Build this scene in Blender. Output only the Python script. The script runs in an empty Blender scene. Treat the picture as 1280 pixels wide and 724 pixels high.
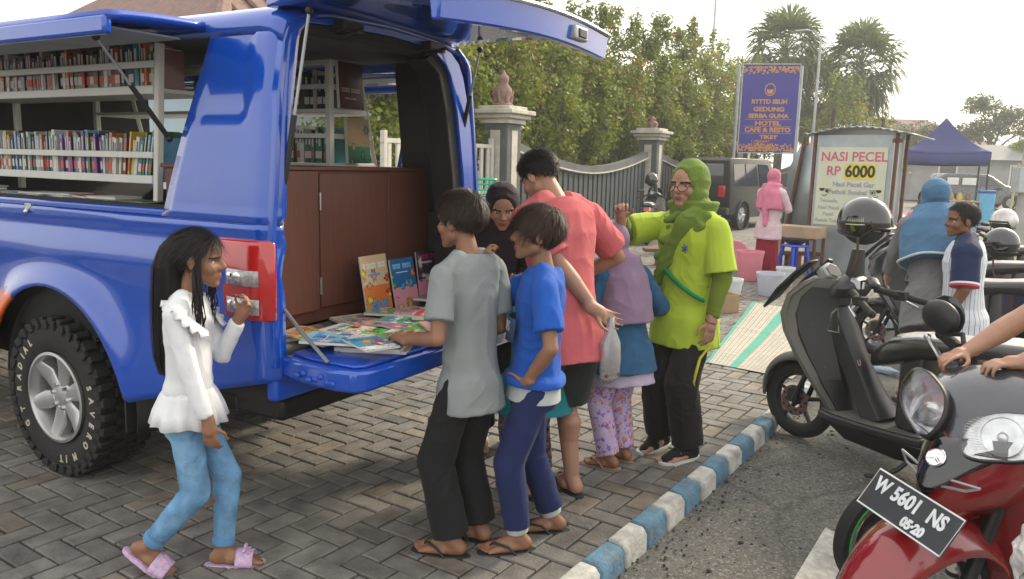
import bpy, bmesh, math, random
import numpy as np
from math import sin, cos, pi, radians, sqrt, atan2
from mathutils import Vector as V, Matrix as Mx
random.seed(7)
RS = np.random.RandomState(11)
S = bpy.context.scene
COL = S.collection

# ---------------------------------------------------------------- camera, sky, sun, exposure
PT, RL = radians(9.05), radians(1.4)
fw = V((0, cos(PT), -sin(PT))); r0 = V((1, 0, 0)); u0 = r0.cross(fw)
rt = r0*cos(RL) + u0*sin(RL); up = -r0*sin(RL) + u0*cos(RL)
cam = bpy.data.cameras.new('camera'); camo = bpy.data.objects.new('camera', cam); COL.objects.link(camo)
cam.sensor_width = 36; cam.lens = 985/1280*36; cam.clip_end = 2000; cam.clip_start = 0.05
camo.matrix_world = Mx(((rt.x, up.x, -fw.x, 0), (rt.y, up.y, -fw.y, 0), (rt.z, up.z, -fw.z, 1.55), (0, 0, 0, 1)))
S.camera = camo
W = bpy.data.worlds.new('World'); S.world = W; W.use_nodes = True
SUN = V((0.66, 0.56, 0.52)).normalized()
nt = W.node_tree; nt.nodes.clear()
sky = nt.nodes.new('ShaderNodeTexSky'); sky.sky_type = 'NISHITA'; sky.sun_disc = False
sky.sun_elevation = math.asin(SUN.z); sky.sun_rotation = atan2(SUN.x, SUN.y); sky.dust_density = 4; sky.air_density = 1.2
mixn = nt.nodes.new('ShaderNodeMixRGB'); mixn.inputs[0].default_value = 0.72; mixn.inputs[2].default_value = (9.9, 9.6, 9.1, 1)
bg = nt.nodes.new('ShaderNodeBackground'); bg.inputs[1].default_value = 0.13
wo = nt.nodes.new('ShaderNodeOutputWorld')
nt.links.new(sky.outputs[0], mixn.inputs[1]); nt.links.new(mixn.outputs[0], bg.inputs[0]); nt.links.new(bg.outputs[0], wo.inputs[0])
sl = bpy.data.lights.new('sun', 'SUN'); sl.energy = 2.8; sl.angle = radians(9); sl.color = (1, .87, .66)
so = bpy.data.objects.new('sun', sl); COL.objects.link(so); so.rotation_euler = SUN.to_track_quat('Z', 'Y').to_euler()
S.view_settings.view_transform = 'Standard'; S.view_settings.look = 'None'; S.view_settings.exposure = 0.70; S.view_settings.gamma = 1
S.view_settings.use_curve_mapping = False
S.render.engine = 'CYCLES'

# ---------------------------------------------------------------- materials
MATS = {}
def mat(name, col, rough=.6, metal=0, coat=0, var=.12, vs=6, bump=0, bs=60, spec=.5, sss=0, sheen=0, trans=0, alpha=1, dirt=None, stretch=None):
    if name in MATS: return MATS[name]
    m = bpy.data.materials.new(name); m.use_nodes = True; MATS[name] = m
    n = m.node_tree.nodes; l = m.node_tree.links; b = n['Principled BSDF']
    b.inputs['Roughness'].default_value = rough; b.inputs['Metallic'].default_value = metal
    b.inputs['Coat Weight'].default_value = coat; b.inputs['Coat Roughness'].default_value = .035
    b.inputs['Specular IOR Level'].default_value = spec
    if sss: b.inputs['Subsurface Weight'].default_value = sss; b.inputs['Subsurface Radius'].default_value = (.02, .008, .004); b.inputs['Subsurface Scale'].default_value = .3
    if sheen: b.inputs['Sheen Weight'].default_value = sheen
    if trans: b.inputs['Transmission Weight'].default_value = trans
    if alpha < 1: b.inputs['Alpha'].default_value = alpha
    tc = n.new('ShaderNodeTexCoord'); vec = tc.outputs['Object']
    if stretch:
        mp = n.new('ShaderNodeMapping'); mp.inputs['Scale'].default_value = stretch; l.new(vec, mp.inputs[0]); vec = mp.outputs[0]
    nz = n.new('ShaderNodeTexNoise'); nz.inputs['Scale'].default_value = vs; nz.inputs['Detail'].default_value = 5; l.new(vec, nz.inputs['Vector'])
    rp = n.new('ShaderNodeMapRange'); rp.inputs[1].default_value = .3; rp.inputs[2].default_value = .7
    rp.inputs[3].default_value = 1-var; rp.inputs[4].default_value = 1+var; l.new(nz.outputs[0], rp.inputs[0])
    mu = n.new('ShaderNodeMixRGB'); mu.blend_type = 'MULTIPLY'; mu.inputs[0].default_value = 1; mu.inputs[1].default_value = (*col, 1)
    cb = n.new('ShaderNodeCombineXYZ')
    for i in range(3): l.new(rp.outputs[0], cb.inputs[i])
    l.new(cb.outputs[0], mu.inputs[2]); out = mu.outputs[0]
    if dirt:
        n2 = n.new('ShaderNodeTexNoise'); n2.inputs['Scale'].default_value = dirt[1]; n2.inputs['Detail'].default_value = 8; n2.inputs['Roughness'].default_value = .7
        l.new(tc.outputs['Object'], n2.inputs['Vector'])
        r2 = n.new('ShaderNodeMapRange'); r2.inputs[1].default_value = .5; r2.inputs[2].default_value = .75; r2.inputs[4].default_value = dirt[2]; l.new(n2.outputs[0], r2.inputs[0])
        mx = n.new('ShaderNodeMixRGB'); mx.inputs[2].default_value = (*dirt[0], 1); l.new(r2.outputs[0], mx.inputs[0]); l.new(out, mx.inputs[1]); out = mx.outputs[0]
    l.new(out, b.inputs['Base Color'])
    rr = n.new('ShaderNodeMapRange'); rr.inputs[3].default_value = max(0, rough*(1-.25)); rr.inputs[4].default_value = min(1, rough*1.25); l.new(nz.outputs[0], rr.inputs[0])
    l.new(rr.outputs[0], b.inputs['Roughness'])
    if bump:
        n3 = n.new('ShaderNodeTexNoise'); n3.inputs['Scale'].default_value = bs; n3.inputs['Detail'].default_value = 4; l.new(vec, n3.inputs['Vector'])
        bp = n.new('ShaderNodeBump'); bp.inputs['Strength'].default_value = bump; bp.inputs['Distance'].default_value = .01
        l.new(n3.outputs[0], bp.inputs['Height']); l.new(bp.outputs[0], b.inputs['Normal'])
    return m
def attr_mat(name, rough=.6, attr='col', trans=0, spec=.4, bump=0, bs=40, var=.1, vs=4, rng=None):
    """base colour from the mesh's own colour attribute (leaf, paver, print colours), with procedural wear"""
    if name in MATS: return MATS[name]
    m = mat(name, (1, 1, 1), rough, var=var, vs=vs, bump=bump, bs=bs, spec=spec)
    n = m.node_tree.nodes; l = m.node_tree.links
    mu = [x for x in n if x.type == 'MIX_RGB'][0]
    a = n.new('ShaderNodeAttribute'); a.attribute_name = attr; l.new(a.outputs['Color'], mu.inputs[1])
    if trans:
        b = n['Principled BSDF']; t = n.new('ShaderNodeBsdfTranslucent'); ms = n.new('ShaderNodeMixShader'); ms.inputs[0].default_value = trans
        l.new(mu.outputs[0], t.inputs[0]); l.new(b.outputs[0], ms.inputs[1]); l.new(t.outputs[0], ms.inputs[2]); l.new(ms.outputs[0], n['Material Output'].inputs[0])
    return m
def cloth(name, col, var=.14, rough=.85, bump=.25, bs=220, sheen=.06): return mat('cloth_'+name, col, rough, var=var, vs=9, bump=bump, bs=bs, spec=.25, sheen=sheen)

# ---------------------------------------------------------------- tagging
def tag(o, label, cat, group=None, kind=None):
    if label: o['label'] = label
    if cat: o['category'] = cat
    if group: o['group'] = group
    if kind: o['kind'] = kind
    return o
def thing(name, label, cat, loc=(0, 0, 0), rz=0, group=None, tilt=None):
    o = bpy.data.objects.new(name, None); COL.objects.link(o); o.location = loc; o.rotation_euler = (0, 0, rz)
    if tilt: o.rotation_euler = (tilt[0], tilt[1], rz)
    o.empty_display_size = .1
    return tag(o, label, cat, group)
def copy_tree(o, parent=None):
    c = o.copy(); COL.objects.link(c)
    if parent: c.parent = parent
    for ch in list(o.children): copy_tree(ch, c)
    return c

# ---------------------------------------------------------------- mesh builder
def frame(d, hint=None):
    d = V(d).normalized(); h = V(hint) if hint is not None else (V((0, 0, 1)) if abs(d.z) < .9 else V((0, 1, 0)))
    x = h.cross(d)
    if x.length < 1e-6: x = V((1, 0, 0)).cross(d)
    x.normalize(); y = d.cross(x)
    return x, y, d
class MB:
    def __init__(s): s.v = []; s.f = []; s.m = []
    def add(s, vs, fs, mi=0, M=None):
        o = len(s.v)
        s.v += [tuple(M @ V(p)) for p in vs] if M is not None else [tuple(p) for p in vs]
        s.f += [tuple(i+o for i in f) for f in fs]; s.m += [mi]*len(fs); return s
    def box(s, c, d, mi=0, R=None):
        x, y, z = d[0]/2, d[1]/2, d[2]/2; M = Mx.Translation(V(c)) @ (R.to_4x4() if R else Mx.Identity(4))
        return s.add([(-x,-y,-z),(x,-y,-z),(x,y,-z),(-x,y,-z),(-x,-y,z),(x,-y,z),(x,y,z),(-x,y,z)], [(0,3,2,1),(4,5,6,7),(0,1,5,4),(1,2,6,5),(2,3,7,6),(3,0,4,7)], mi, M)
    def box2(s, a, b, mi=0): return s.box([(a[i]+b[i])/2 for i in range(3)], [abs(b[i]-a[i]) for i in range(3)], mi)
    def rings(s, R, mi=0, cap=True, closed=False):
        n = len(R[0]); vs = [p for r in R for p in r]; fs = []
        k = len(R)
        for i in range(k if closed else k-1):
            j = (i+1) % k
            for a in range(n):
                b = (a+1) % n; fs.append((i*n+a, i*n+b, j*n+b, j*n+a))
        if cap and not closed: fs.append(tuple(range(n-1, -1, -1))); fs.append(tuple(range((k-1)*n, k*n)))
        return s.add(vs, fs, mi)
    def bar(s, p0, p1, r0, r1=None, seg=10, mi=0, hint=None, fl=1):
        r1 = r0 if r1 is None else r1; p0, p1 = V(p0), V(p1); x, y, d = frame(p1-p0, hint)
        R = [[p+(x*cos(2*pi*i/seg)+y*fl*sin(2*pi*i/seg))*r for i in range(seg)] for p, r in ((p0, r0), (p1, r1))]
        return s.rings(R, mi)
    def tube(s, pts, r, seg=8, mi=0, closed=False, hint=None, fl=1):
        pts = [V(p) for p in pts]; n = len(pts); R = []; rr = r if isinstance(r, (list, tuple)) else [r]*n
        for i, p in enumerate(pts):
            a = pts[i-1] if (i > 0 or closed) else p; b = pts[(i+1) % n] if (i < n-1 or closed) else p
            x, y, d = frame(b-a, hint); R.append([p+(x*cos(2*pi*k/seg)+y*fl*sin(2*pi*k/seg))*rr[i] for k in range(seg)])
        return s.rings(R, mi, True, closed)
    def cap(s, p0, p1, r0, r1=None, seg=14, fl=1, hint=None, mi=0):
        r1 = r0 if r1 is None else r1; p0, p1 = V(p0), V(p1); x, y, d = frame(p1-p0 if (p1-p0).length > 1e-6 else (0, 0, 1), hint); R = []
        for k in range(4):
            a = -pi/2+pi/2*(k+.35)/4; R.append((p0+d*sin(a)*r0, r0*cos(a)))
        for k in range(5):
            t = k/4; R.append((p0.lerp(p1, t), r0+(r1-r0)*t))
        for k in range(1, 5):
            a = pi/2*(k-.35)/4; R.append((p1+d*sin(a)*r1, r1*cos(a)))
        return s.rings([[c+(x*cos(2*pi*i/seg)+y*fl*sin(2*pi*i/seg))*r for i in range(seg)] for c, r in R], mi)
    def ell(s, c, r, M=None, mi=0, seg=18, rg=12):
        R = []
        for k in range(rg):
            a = -pi/2+pi*(k+.5)/rg; R.append([(c[0]+r[0]*cos(a)*cos(2*pi*i/seg), c[1]+r[1]*cos(a)*sin(2*pi*i/seg), c[2]+r[2]*sin(a)) for i in range(seg)])
        if M is not None: R = [[M @ V(p) for p in q] for q in R]
        return s.rings(R, mi)
    def eloft(s, rows, M=None, seg=28, mi=0, n=2.3):
        """rows: (x, y, z, rx, ry) horizontal super-ellipses"""
        R = []
        for (cx, cy, cz, rx, ry) in rows:
            q = []
            for i in range(seg):
                a = 2*pi*i/seg; ca, sa = cos(a), sin(a)
                q.append(V((cx+rx*math.copysign(abs(ca)**(2/n), ca), cy+ry*math.copysign(abs(sa)**(2/n), sa), cz)))
            R.append([M @ p for p in q] if M is not None else q)
        return s.rings(R, mi)
    def lathe(s, prof, c=(0, 0, 0), ax=(0, 0, 1), seg=24, mi=0, cap=True, ring=False):
        x, y, d = frame(ax); c = V(c)
        return s.rings([[c+d*z+(x*cos(2*pi*i/seg)+y*sin(2*pi*i/seg))*r for i in range(seg)] for r, z in prof], mi, cap, ring)
    def prism(s, poly, a, b, M=None, mi=0):
        """2D polygon (u,v) extruded along w from a to b; M maps (u,v,w) to local"""
        n = len(poly); vs = [(p[0], p[1], a) for p in poly]+[(p[0], p[1], b) for p in poly]
        fs = [tuple(range(n-1, -1, -1)), tuple(range(n, 2*n))]+[(i, (i+1) % n, n+(i+1) % n, n+i) for i in range(n)]
        return s.add(vs, fs, mi, M)
    def grid(s, P, mi=0):
        nr, nc = len(P), len(P[0])
        return s.add([p for r in P for p in r], [(i*nc+j, i*nc+j+1, (i+1)*nc+j+1, (i+1)*nc+j) for i in range(nr-1) for j in range(nc-1)], mi)
    def mesh(s, name):
        me = bpy.data.meshes.new(name); me.from_pydata(s.v, [], s.f); me.polygons.foreach_set('material_index', s.m); return me
    def build(s, name, mats, parent=None, smooth=40, bevel=0, solidify=0, off=-1, sub=0, loc=None):
        me = s.mesh(name); bm = bmesh.new(); bm.from_mesh(me); bmesh.ops.recalc_face_normals(bm, faces=bm.faces); bm.to_mesh(me); bm.free()
        return link(name, me, mats, parent, smooth, bevel, solidify, off, sub, loc)
def link(name, me, mats, parent=None, smooth=40, bevel=0, solidify=0, off=-1, sub=0, loc=None):
    for m in (mats if isinstance(mats, (list, tuple)) else [mats]): me.materials.append(m)
    if smooth:
        me.polygons.foreach_set('use_smooth', [True]*len(me.polygons))
        if smooth < 180: me.set_sharp_from_angle(angle=radians(smooth))
    o = bpy.data.objects.new(name, me); COL.objects.link(o)
    if parent: o.parent = parent
    if loc: o.location = loc
    if solidify: q = o.modifiers.new('s', 'SOLIDIFY'); q.thickness = solidify; q.offset = off
    if bevel: q = o.modifiers.new('b', 'BEVEL'); q.width = bevel; q.segments = 2; q.limit_method = 'ANGLE'; q.angle_limit = radians(38)
    if sub: q = o.modifiers.new('u', 'SUBSURF'); q.levels = sub; q.render_levels = sub
    return o
def setcol(me, cols, dom='FACE'):
    a = me.attributes.new('col', 'FLOAT_COLOR', dom); c = np.ones((len(cols), 4), np.float32); c[:, :3] = cols; a.data.foreach_set('color', c.ravel())
def quads(V4, name='m'):
    """(n,4,3) array -> mesh"""
    n = len(V4); me = bpy.data.meshes.new(name); me.vertices.add(4*n); me.vertices.foreach_set('co', V4.reshape(-1).astype(np.float32))
    me.loops.add(4*n); me.loops.foreach_set('vertex_index', np.arange(4*n, dtype=np.int32)); me.polygons.add(n)
    me.polygons.foreach_set('loop_start', np.arange(0, 4*n, 4, dtype=np.int32)); me.update(calc_edges=True); return me
# value noise
def vn(p, seed=0):
    p = np.asarray(p, float); i = np.floor(p).astype(np.int64); f = p-i; f = f*f*(3-2*f)
    def h(a, b, c):
        x = (a*374761393+b*668265263+c*2147483647+seed*974711) & 0xffffffff
        x = ((x ^ (x >> 13))*1274126177) & 0xffffffff; return ((x ^ (x >> 16)) & 0xffff)/32767.5-1
    r = 0
    for dx in (0, 1):
        for dy in (0, 1):
            for dz in (0, 1):
                w = (f[:, 0] if dx else 1-f[:, 0])*(f[:, 1] if dy else 1-f[:, 1])*(f[:, 2] if dz else 1-f[:, 2])
                r = r+w*h(i[:, 0]+dx, i[:, 1]+dy, i[:, 2]+dz)
    return r
def solid(mb, voxel=.006, it=4, disp=None, name='m', fac=.5):
    me = mb.mesh(name); bm = bmesh.new(); bm.from_mesh(me); bmesh.ops.recalc_face_normals(bm, faces=bm.faces); bm.to_mesh(me); bm.free()
    o = bpy.data.objects.new('tmp', me); COL.objects.link(o)
    q = o.modifiers.new('r', 'REMESH'); q.mode = 'VOXEL'; q.voxel_size = voxel; q.adaptivity = 0
    if it: q = o.modifiers.new('s', 'SMOOTH'); q.iterations = it; q.factor = fac
    bpy.context.view_layer.update(); dg = bpy.context.evaluated_depsgraph_get()
    me2 = bpy.data.meshes.new_from_object(o.evaluated_get(dg)); bpy.data.objects.remove(o); bpy.data.meshes.remove(me)
    if disp:
        n = len(me2.vertices); co = np.empty(n*3, np.float32); me2.vertices.foreach_get('co', co); co = co.reshape(-1, 3).astype(float)
        no = np.empty(n*3, np.float32); me2.vertices.foreach_get('normal', no); no = no.reshape(-1, 3)
        co = disp(co, no); me2.vertices.foreach_set('co', co.astype(np.float32).ravel()); me2.update()
    return me2
def text(s, size, depth=.001, bold=0, sx=1):
    c = bpy.data.curves.new('t', 'FONT'); c.body = s; c.size = size; c.extrude = depth; c.align_x = 'CENTER'; c.align_y = 'CENTER'; c.offset = bold; c.resolution_u = 3
    o = bpy.data.objects.new('t', c); COL.objects.link(o); bpy.context.view_layer.update()
    me = bpy.data.meshes.new_from_object(o.evaluated_get(bpy.context.evaluated_depsgraph_get())); bpy.data.objects.remove(o); bpy.data.curves.remove(c)
    r = ([tuple(v.co) for v in me.vertices], [tuple(p.vertices) for p in me.polygons]); bpy.data.meshes.remove(me)
    return [(x*sx, y, z) for x, y, z in r[0]], r[1]
def basis(o, x, y):
    x = V(x).normalized(); y = V(y).normalized(); z = x.cross(y)
    return Mx(((x.x, y.x, z.x, o[0]), (x.y, y.y, z.y, o[1]), (x.z, y.z, z.z, o[2]), (0, 0, 0, 1)))
WORDS = ['first','second','third','fourth','fifth','sixth','seventh','eighth','ninth','tenth','eleventh','twelfth','thirteenth','fourteenth','fifteenth','sixteenth','seventeenth','eighteenth','nineteenth','twentieth']
def ordinal(n):
    if n < 20: return WORDS[n]
    t = ['twenty','thirty','forty','fifty','sixty','seventy','eighty','ninety','hundred'][(n+1)//10-2]; u = (n+1) % 10
    return t[:-1]+'ieth' if u == 0 else t+'-'+WORDS[u-1]
# common materials
BLUE = mat('truck_blue_paint', (.002, .064, .43), .17, coat=1, var=.05, vs=2, dirt=((.10, .12, .18), 2.2, .16))
DBLK = mat('black_plastic', (.012, .012, .013), .5, var=.2)
RUB = mat('rubber', (.014, .014, .014), .8, var=.25, vs=20, bump=.2)
STEEL = mat('bright_steel', (.6, .6, .6), .3, metal=1, var=.1)
WHT = mat('white_paint', (.72, .73, .7), .45, var=.06)
CHRO = mat('chrome', (.75, .75, .75), .12, metal=1, var=.05)
GLASS = mat('dark_glass', (.02, .025, .03), .06, spec=.8, var=.05)
# ================================================================ GROUND
KA = radians(34.2); kd = V((sin(KA), cos(KA), 0)); kn = V((cos(KA), -sin(KA), 0))   # along the kerb, and to its road side
K0 = V((.21, 2.78, 0))
def kp(s, t, z=0): return K0+kd*s+kn*t+V((0, 0, z))
# wide ground sheet under everything
def ground_mat():
    m = mat('far_paving', (.16, .155, .145), .9, var=.25, vs=1.2, bump=.4, bs=25, dirt=((.09, .085, .08), .7, .7)); return m
g = MB(); sv, tv = [-400, -60, -8.1, 22, 60, 500], [-400, -40, 0, 12.02, 50, 400]
for i in range(5):
    for j in range(5):
        if i == 2 and j == 2: continue
        g.add([tuple(kp(s_, t_, -.055)) for s_, t_ in ((sv[i], tv[j]), (sv[i+1], tv[j]), (sv[i+1], tv[j+1]), (sv[i], tv[j+1]))], [(0, 1, 2, 3)])
tag(g.build('ground', ground_mat(), smooth=0), None, None, kind='structure')
# herringbone pavers, one mesh, each stone a little different
def pavers():
    L, Wd, gap = .212, .106, .005
    a = []; c = []
    for i in range(-150, 150):
        for j in range(-150, 150):
            # herringbone with 2:1 stones on a unit grid
            k = (i-j) % 4
            if k == 0: x0, y0, w, h = i*Wd, j*Wd, L, Wd
            elif k == 3: x0, y0, w, h = i*Wd, j*Wd, Wd, L
            else: continue
            cx, cy = x0+w/2, y0+h/2
            p = K0+kd*cx+kn*cy
            if cy > -.0 or p.y < .4 or p.y > 20 or p.x < -6.5 or p.x > 9: continue
            if cy+h/2 > -.0: h = max(.02, -y0-.002)
            a.append((x0+gap, y0+gap, w-2*gap, h-2*gap))
    a = np.array(a); n = len(a); P = []
    ch = .005
    zt = RS.normal(0, .0012, (n, 1)); tx = RS.normal(0, .006, (n, 1)); ty = RS.normal(0, .006, (n, 1))
    x0, y0, w, h = [a[:, i:i+1] for i in range(4)]
    def ring(ins, z): 
        xs = np.hstack([x0+ins, x0+w-ins, x0+w-ins, x0+ins]); ys = np.hstack([y0+ins, y0+ins, y0+h-ins, y0+h-ins])
        zz = zt+z+(xs-x0-w/2)*tx+(ys-y0-h/2)*ty
        q = np.stack([xs, ys, zz], -1); k = np.array([[kd.x, kd.y, 0], [kn.x, kn.y, 0], [0, 0, 1]]); return q @ k+np.array(K0)
    A, B, C = ring(0, -.02), ring(0, -.004), ring(ch, 0.0)
    fs = [C[:, ::-1]]
    for lo, hi in ((B, C), (A, B)):
        for i in range(4):
            j = (i+1) % 4; fs.append(np.stack([lo[:, i], hi[:, i], hi[:, j], lo[:, j]], 1))
    me = quads(np.concatenate(fs), 'paving')
    base = RS.normal(1, .10, (n, 1)); blotch = vn(np.c_[a[:, 0]*.9, a[:, 1]*.9, np.zeros(n)], 3)[:, None]
    col = np.array([[.155, .146, .130]])*base*(1+.22*blotch); wm = RS.rand(n, 1) < .12; col = np.where(wm, col*np.array([[1.12, 1.02, .9]]), col)
    col = np.clip(col, .03, .4); setcol(me, np.concatenate([col]*9))
    return me
pm = attr_mat('paver_stone', .82, bump=.55, bs=70, var=.35, vs=9)
tag(link('paving', pavers(), pm, smooth=0), None, None, kind='structure')
# joint sand just below
g = MB(); P = [kp(-8, -9, -.012), kp(-8, -.002, -.012), kp(13, -.002, -.012), kp(17, -9, -.012)]
g.add([tuple(p) for p in P], [(0, 1, 2, 3)])
tag(g.build('paving_joint_sand', mat('joint_sand', (.028, .025, .022), .95, var=.5, vs=15, bump=.5, bs=150), smooth=0), None, None, kind='structure')
# asphalt road
def road_mat():
    m = mat('worn_asphalt', (.165, .158, .142), .92, var=.22, vs=1.6, bump=1, bs=170, dirt=((.20, .188, .16), .9, .7))
    n = m.node_tree.nodes; l = m.node_tree.links; b = n['Principled BSDF']; src = b.inputs['Base Color'].links[0].from_socket; tc = n.new('ShaderNodeTexCoord')
    def layer(src, tex, col, lo, hi, amt, mode='MIX'):
        r = n.new('ShaderNodeMapRange'); r.inputs[1].default_value = lo; r.inputs[2].default_value = hi; r.inputs[4].default_value = amt; l.new(tex, r.inputs[0])
        x = n.new('ShaderNodeMixRGB'); x.inputs[2].default_value = (*col, 1); l.new(r.outputs[0], x.inputs[0]); l.new(src, x.inputs[1]); return x.outputs[0]
    v = n.new('ShaderNodeTexVoronoi'); v.inputs['Scale'].default_value = 95; l.new(tc.outputs['Object'], v.inputs['Vector']); sp = n.new('ShaderNodeSeparateColor'); l.new(v.outputs['Color'], sp.inputs[0])
    src = layer(src, sp.outputs[0], (.33, .32, .29), .72, .95, .75); src = layer(src, sp.outputs[1], (.06, .056, .05), .70, .92, .7)
    z = n.new('ShaderNodeTexNoise'); z.inputs['Scale'].default_value = 2.7; z.inputs['Detail'].default_value = 9; z.inputs['Roughness'].default_value = .75; l.new(tc.outputs['Object'], z.inputs['Vector'])
    src = layer(src, z.outputs[0], (.075, .07, .063), .56, .70, .75)
    w = n.new('ShaderNodeTexVoronoi'); w.feature = 'DISTANCE_TO_EDGE'; w.inputs['Scale'].default_value = .75; mx = n.new('ShaderNodeMixRGB'); mx.inputs[0].default_value = .16; l.new(tc.outputs['Object'], mx.inputs[1]); l.new(z.outputs['Color'], mx.inputs[2]); l.new(mx.outputs[0], w.inputs['Vector'])
    src = layer(src, w.outputs['Distance'], (.05, .047, .043), .010, .0, .5)
    l.new(src, b.inputs['Base Color']); bp = [x for x in n if x.type == 'BUMP'][0]; bp.inputs['Distance'].default_value = .02
    return m
g = MB(); nx, ny = 60, 30; R_ = []
for i in range(nx+1):
    R_.append([tuple(kp(-8+i*.5, .03+j*.4, -.05-.045*math.exp(-(j*.4)/2.5)+.006*sin(i*1.3+j)+.004*sin(j*2.1))) for j in range(ny+1)])
g.grid(R_); tag(g.build('road', road_mat(), smooth=180), None, None, kind='structure')
# crumbled dark sand in the gutter: part of the road surface
g = MB()
for k in range(420):
    s, t = random.uniform(-.3, 3), .06+abs(random.gauss(0, .28)); r = random.uniform(.003, .009)*(1 if random.random() < .9 else 1.8)
    p = kp(s, t, -.09+r*.3); g.ell(p, (r, r*random.uniform(.6, 1), r*.6), seg=5, rg=3)
tag(g.build('gutter_grit', mat('grit', (.05, .045, .04), .95, var=.5, vs=40), smooth=0), None, None, kind='stuff')
# white road marking by the red motorbike
g = MB(); g.add([(1.05, 2.78, -.070), (1.22, 2.78, -.070), (1.545, 3.30, -.070), (1.47, 3.42, -.070)], [(0, 1, 2, 3)])
tag(g.build('road_marking', mat('worn_road_paint', (.42, .41, .38), .9, var=.3, vs=20, bump=.6, bs=120, dirt=((.16, .15, .135), 9, .9)), smooth=0), None, None, kind='structure')
# kerb blocks, blue and white
g = MB(); s = .373-.21*8; k = 0
while s < 9.4:
    L = .21+random.uniform(-.006, .006); x = random.uniform(-.004, .004); z = random.uniform(-.003, .003)
    a, b = s+.004, s+L-.004
    P = [kp(a, x, -.16), kp(b, x, -.16), kp(b, .098+x, -.16), kp(a, .098+x, -.16), kp(a, x, .012+z), kp(b, x, .012+z), kp(b, .074+x, .008+z), kp(a, .074+x, .008+z), kp(a, .094+x, -.02), kp(b, .094+x, -.02)]
    g.add([tuple(p) for p in P], [(0, 3, 2, 1), (4, 5, 6, 7), (0, 1, 5, 4), (7, 6, 9, 8), (8, 9, 2, 3), (1, 2, 9, 6, 5), (0, 4, 7, 8, 3)], k % 2)
    s += L; k += 1
chip = (.20, .19, .175)
KB = mat('kerb_blue', (.085, .185, .265), .8, var=.3, vs=14, bump=.6, bs=60, dirt=(chip, 13, 1.0)); KW = mat('kerb_white', (.46, .46, .42), .85, var=.25, vs=12, bump=.6, bs=60, dirt=(chip, 9, 1.0))
ko = g.build('kerb', [KW, KB], bevel=.012); tag(ko, None, None, kind='structure')
# ================================================================ BACKGROUND
FD = V((.492, .870, 0)).normalized(); FN = V((-FD.y, FD.x, 0)); F0 = V((-.25, 15.0, 0)); FA = atan2(FD.y, FD.x)
def fp(s, t=0, z=0): return F0+FD*s+FN*t+V((0, 0, z))
STONE = mat('grey_green_stone', (.075, .09, .09), .75, var=.25, vs=5, bump=.4, bs=40)
CREAM = mat('cream_plaster', (.5, .47, .40), .8, var=.18, vs=5, bump=.2, dirt=((.22, .2, .17), 3, .6))
TERRA = mat('weathered_terracotta', (.25, .15, .13), .85, var=.25, vs=10, bump=.5)
def pillar(s, label, h=2.28, w=.52, fs=.82):
    t = thing('gate_pillar', label, 'pillar', fp(s), FA, 'gate pillars along the fence')
    g = MB(); g.box2((-w/2, -w/2, 0), (w/2, w/2, h)); g.box2((-w/2-.05, -w/2-.05, 0), (w/2+.05, w/2+.05, .45)); g.build('shaft', STONE, t, bevel=.015)
    g = MB(); g.box2((-w/2-.012, -w*.2, .6), (-w/2+.01, w*.2, h-.12)); g.box2((-w*.2, -w/2-.012, .6), (w*.2, -w/2+.01, h-.12)); g.build('inlay_panel', CREAM, t, bevel=.006)
    g = MB()
    for a, b, e in ((0, .09, .06), (.09, .17, .13), (.17, .25, .2)): g.box2((-w/2-e, -w/2-e, h+a), (w/2+e, w/2+e, h+b))
    g.box2((-w/2-.08, -w/2-.08, h+.25), (w/2+.08, w/2+.08, h+.32)); g.build('cap', CREAM, t, bevel=.015)
    f = MB(); z = h+.32
    f.lathe([(r_*(.6+.4*fs), z+(q_-z)*fs) for r_, q_ in ((.19, z), (.21, z+.04), (.15, z+.09), (.13, z+.16), (.19, z+.27), (.17, z+.40), (.09, z+.50), (.11, z+.58), (.105, z+.65), (.05, z+.72), (.02, z+.8))], seg=14)
    for q in range(6): a = q*pi/3; k_ = .6+.4*fs; f.cap((.14*k_*cos(a), .14*k_*sin(a), z+.1*fs), (.19*k_*cos(a), .19*k_*sin(a), z+.32*fs), .05*k_, .025*k_, seg=8)
    f.build('finial', TERRA, t, smooth=60)
pillar(0, 'stone gate pillar with cream cap and brown finial nearest the blue truck')
pillar(8.1, 'stone pillar with cream cap at the end of the curved fence behind the woman', fs=.42)
pillar(18.3, 'far stone pillar with brown finial beside the blue hotel sign', h=2.3)
def fence(s0, s1, label):
    t = thing('fence', label, 'fence', fp(s0), FA); L = s1-s0; n = 40
    def top(u): v = 2*u/L-1; return 1.40+.42*abs(v)**1.8
    g = MB(); w = .26; k = int(L/w)
    for i in range(k):
        u = (i+.5)*L/k; g.box2((u-w*.36, -.03, .22), (u+w*.36, .03, top(u)-.05))
    g.build('slat_panel', mat('fence_slats', (.042, .058, .062), .6, var=.2, vs=4), t, bevel=.006)
    g = MB(); g.box2((0, .05, .2), (L, .08, 1.3)); g.build('backing', DBLK, t)
    for nm, z0, z1, hw, m in (('coping', .0, .15, .09, mat('fence_coping', (.10, .11, .112), .8, var=.25, vs=3)), ('trim', -.032, .0, .105, CREAM)):
        R = [[(L*i/n, sx*hw, top(L*i/n)+z) for sx, z in ((-1, z0), (1, z0), (1, z1), (-1, z1))] for i in range(n+1)]
        g = MB(); g.rings(R); g.build(nm, m, t)
    g = MB(); g.box2((0, -.12, 0), (L, .12, .24)); g.build('plinth', STONE, t, bevel=.01)
fence(.45, 7.65, 'dark slatted fence with sagging grey coping between the first two pillars')
fence(8.55, 17.8, 'dark slatted fence running on behind the black van')
fence(18.75, 30, 'far dark slatted fence beyond the blue sign')
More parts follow.
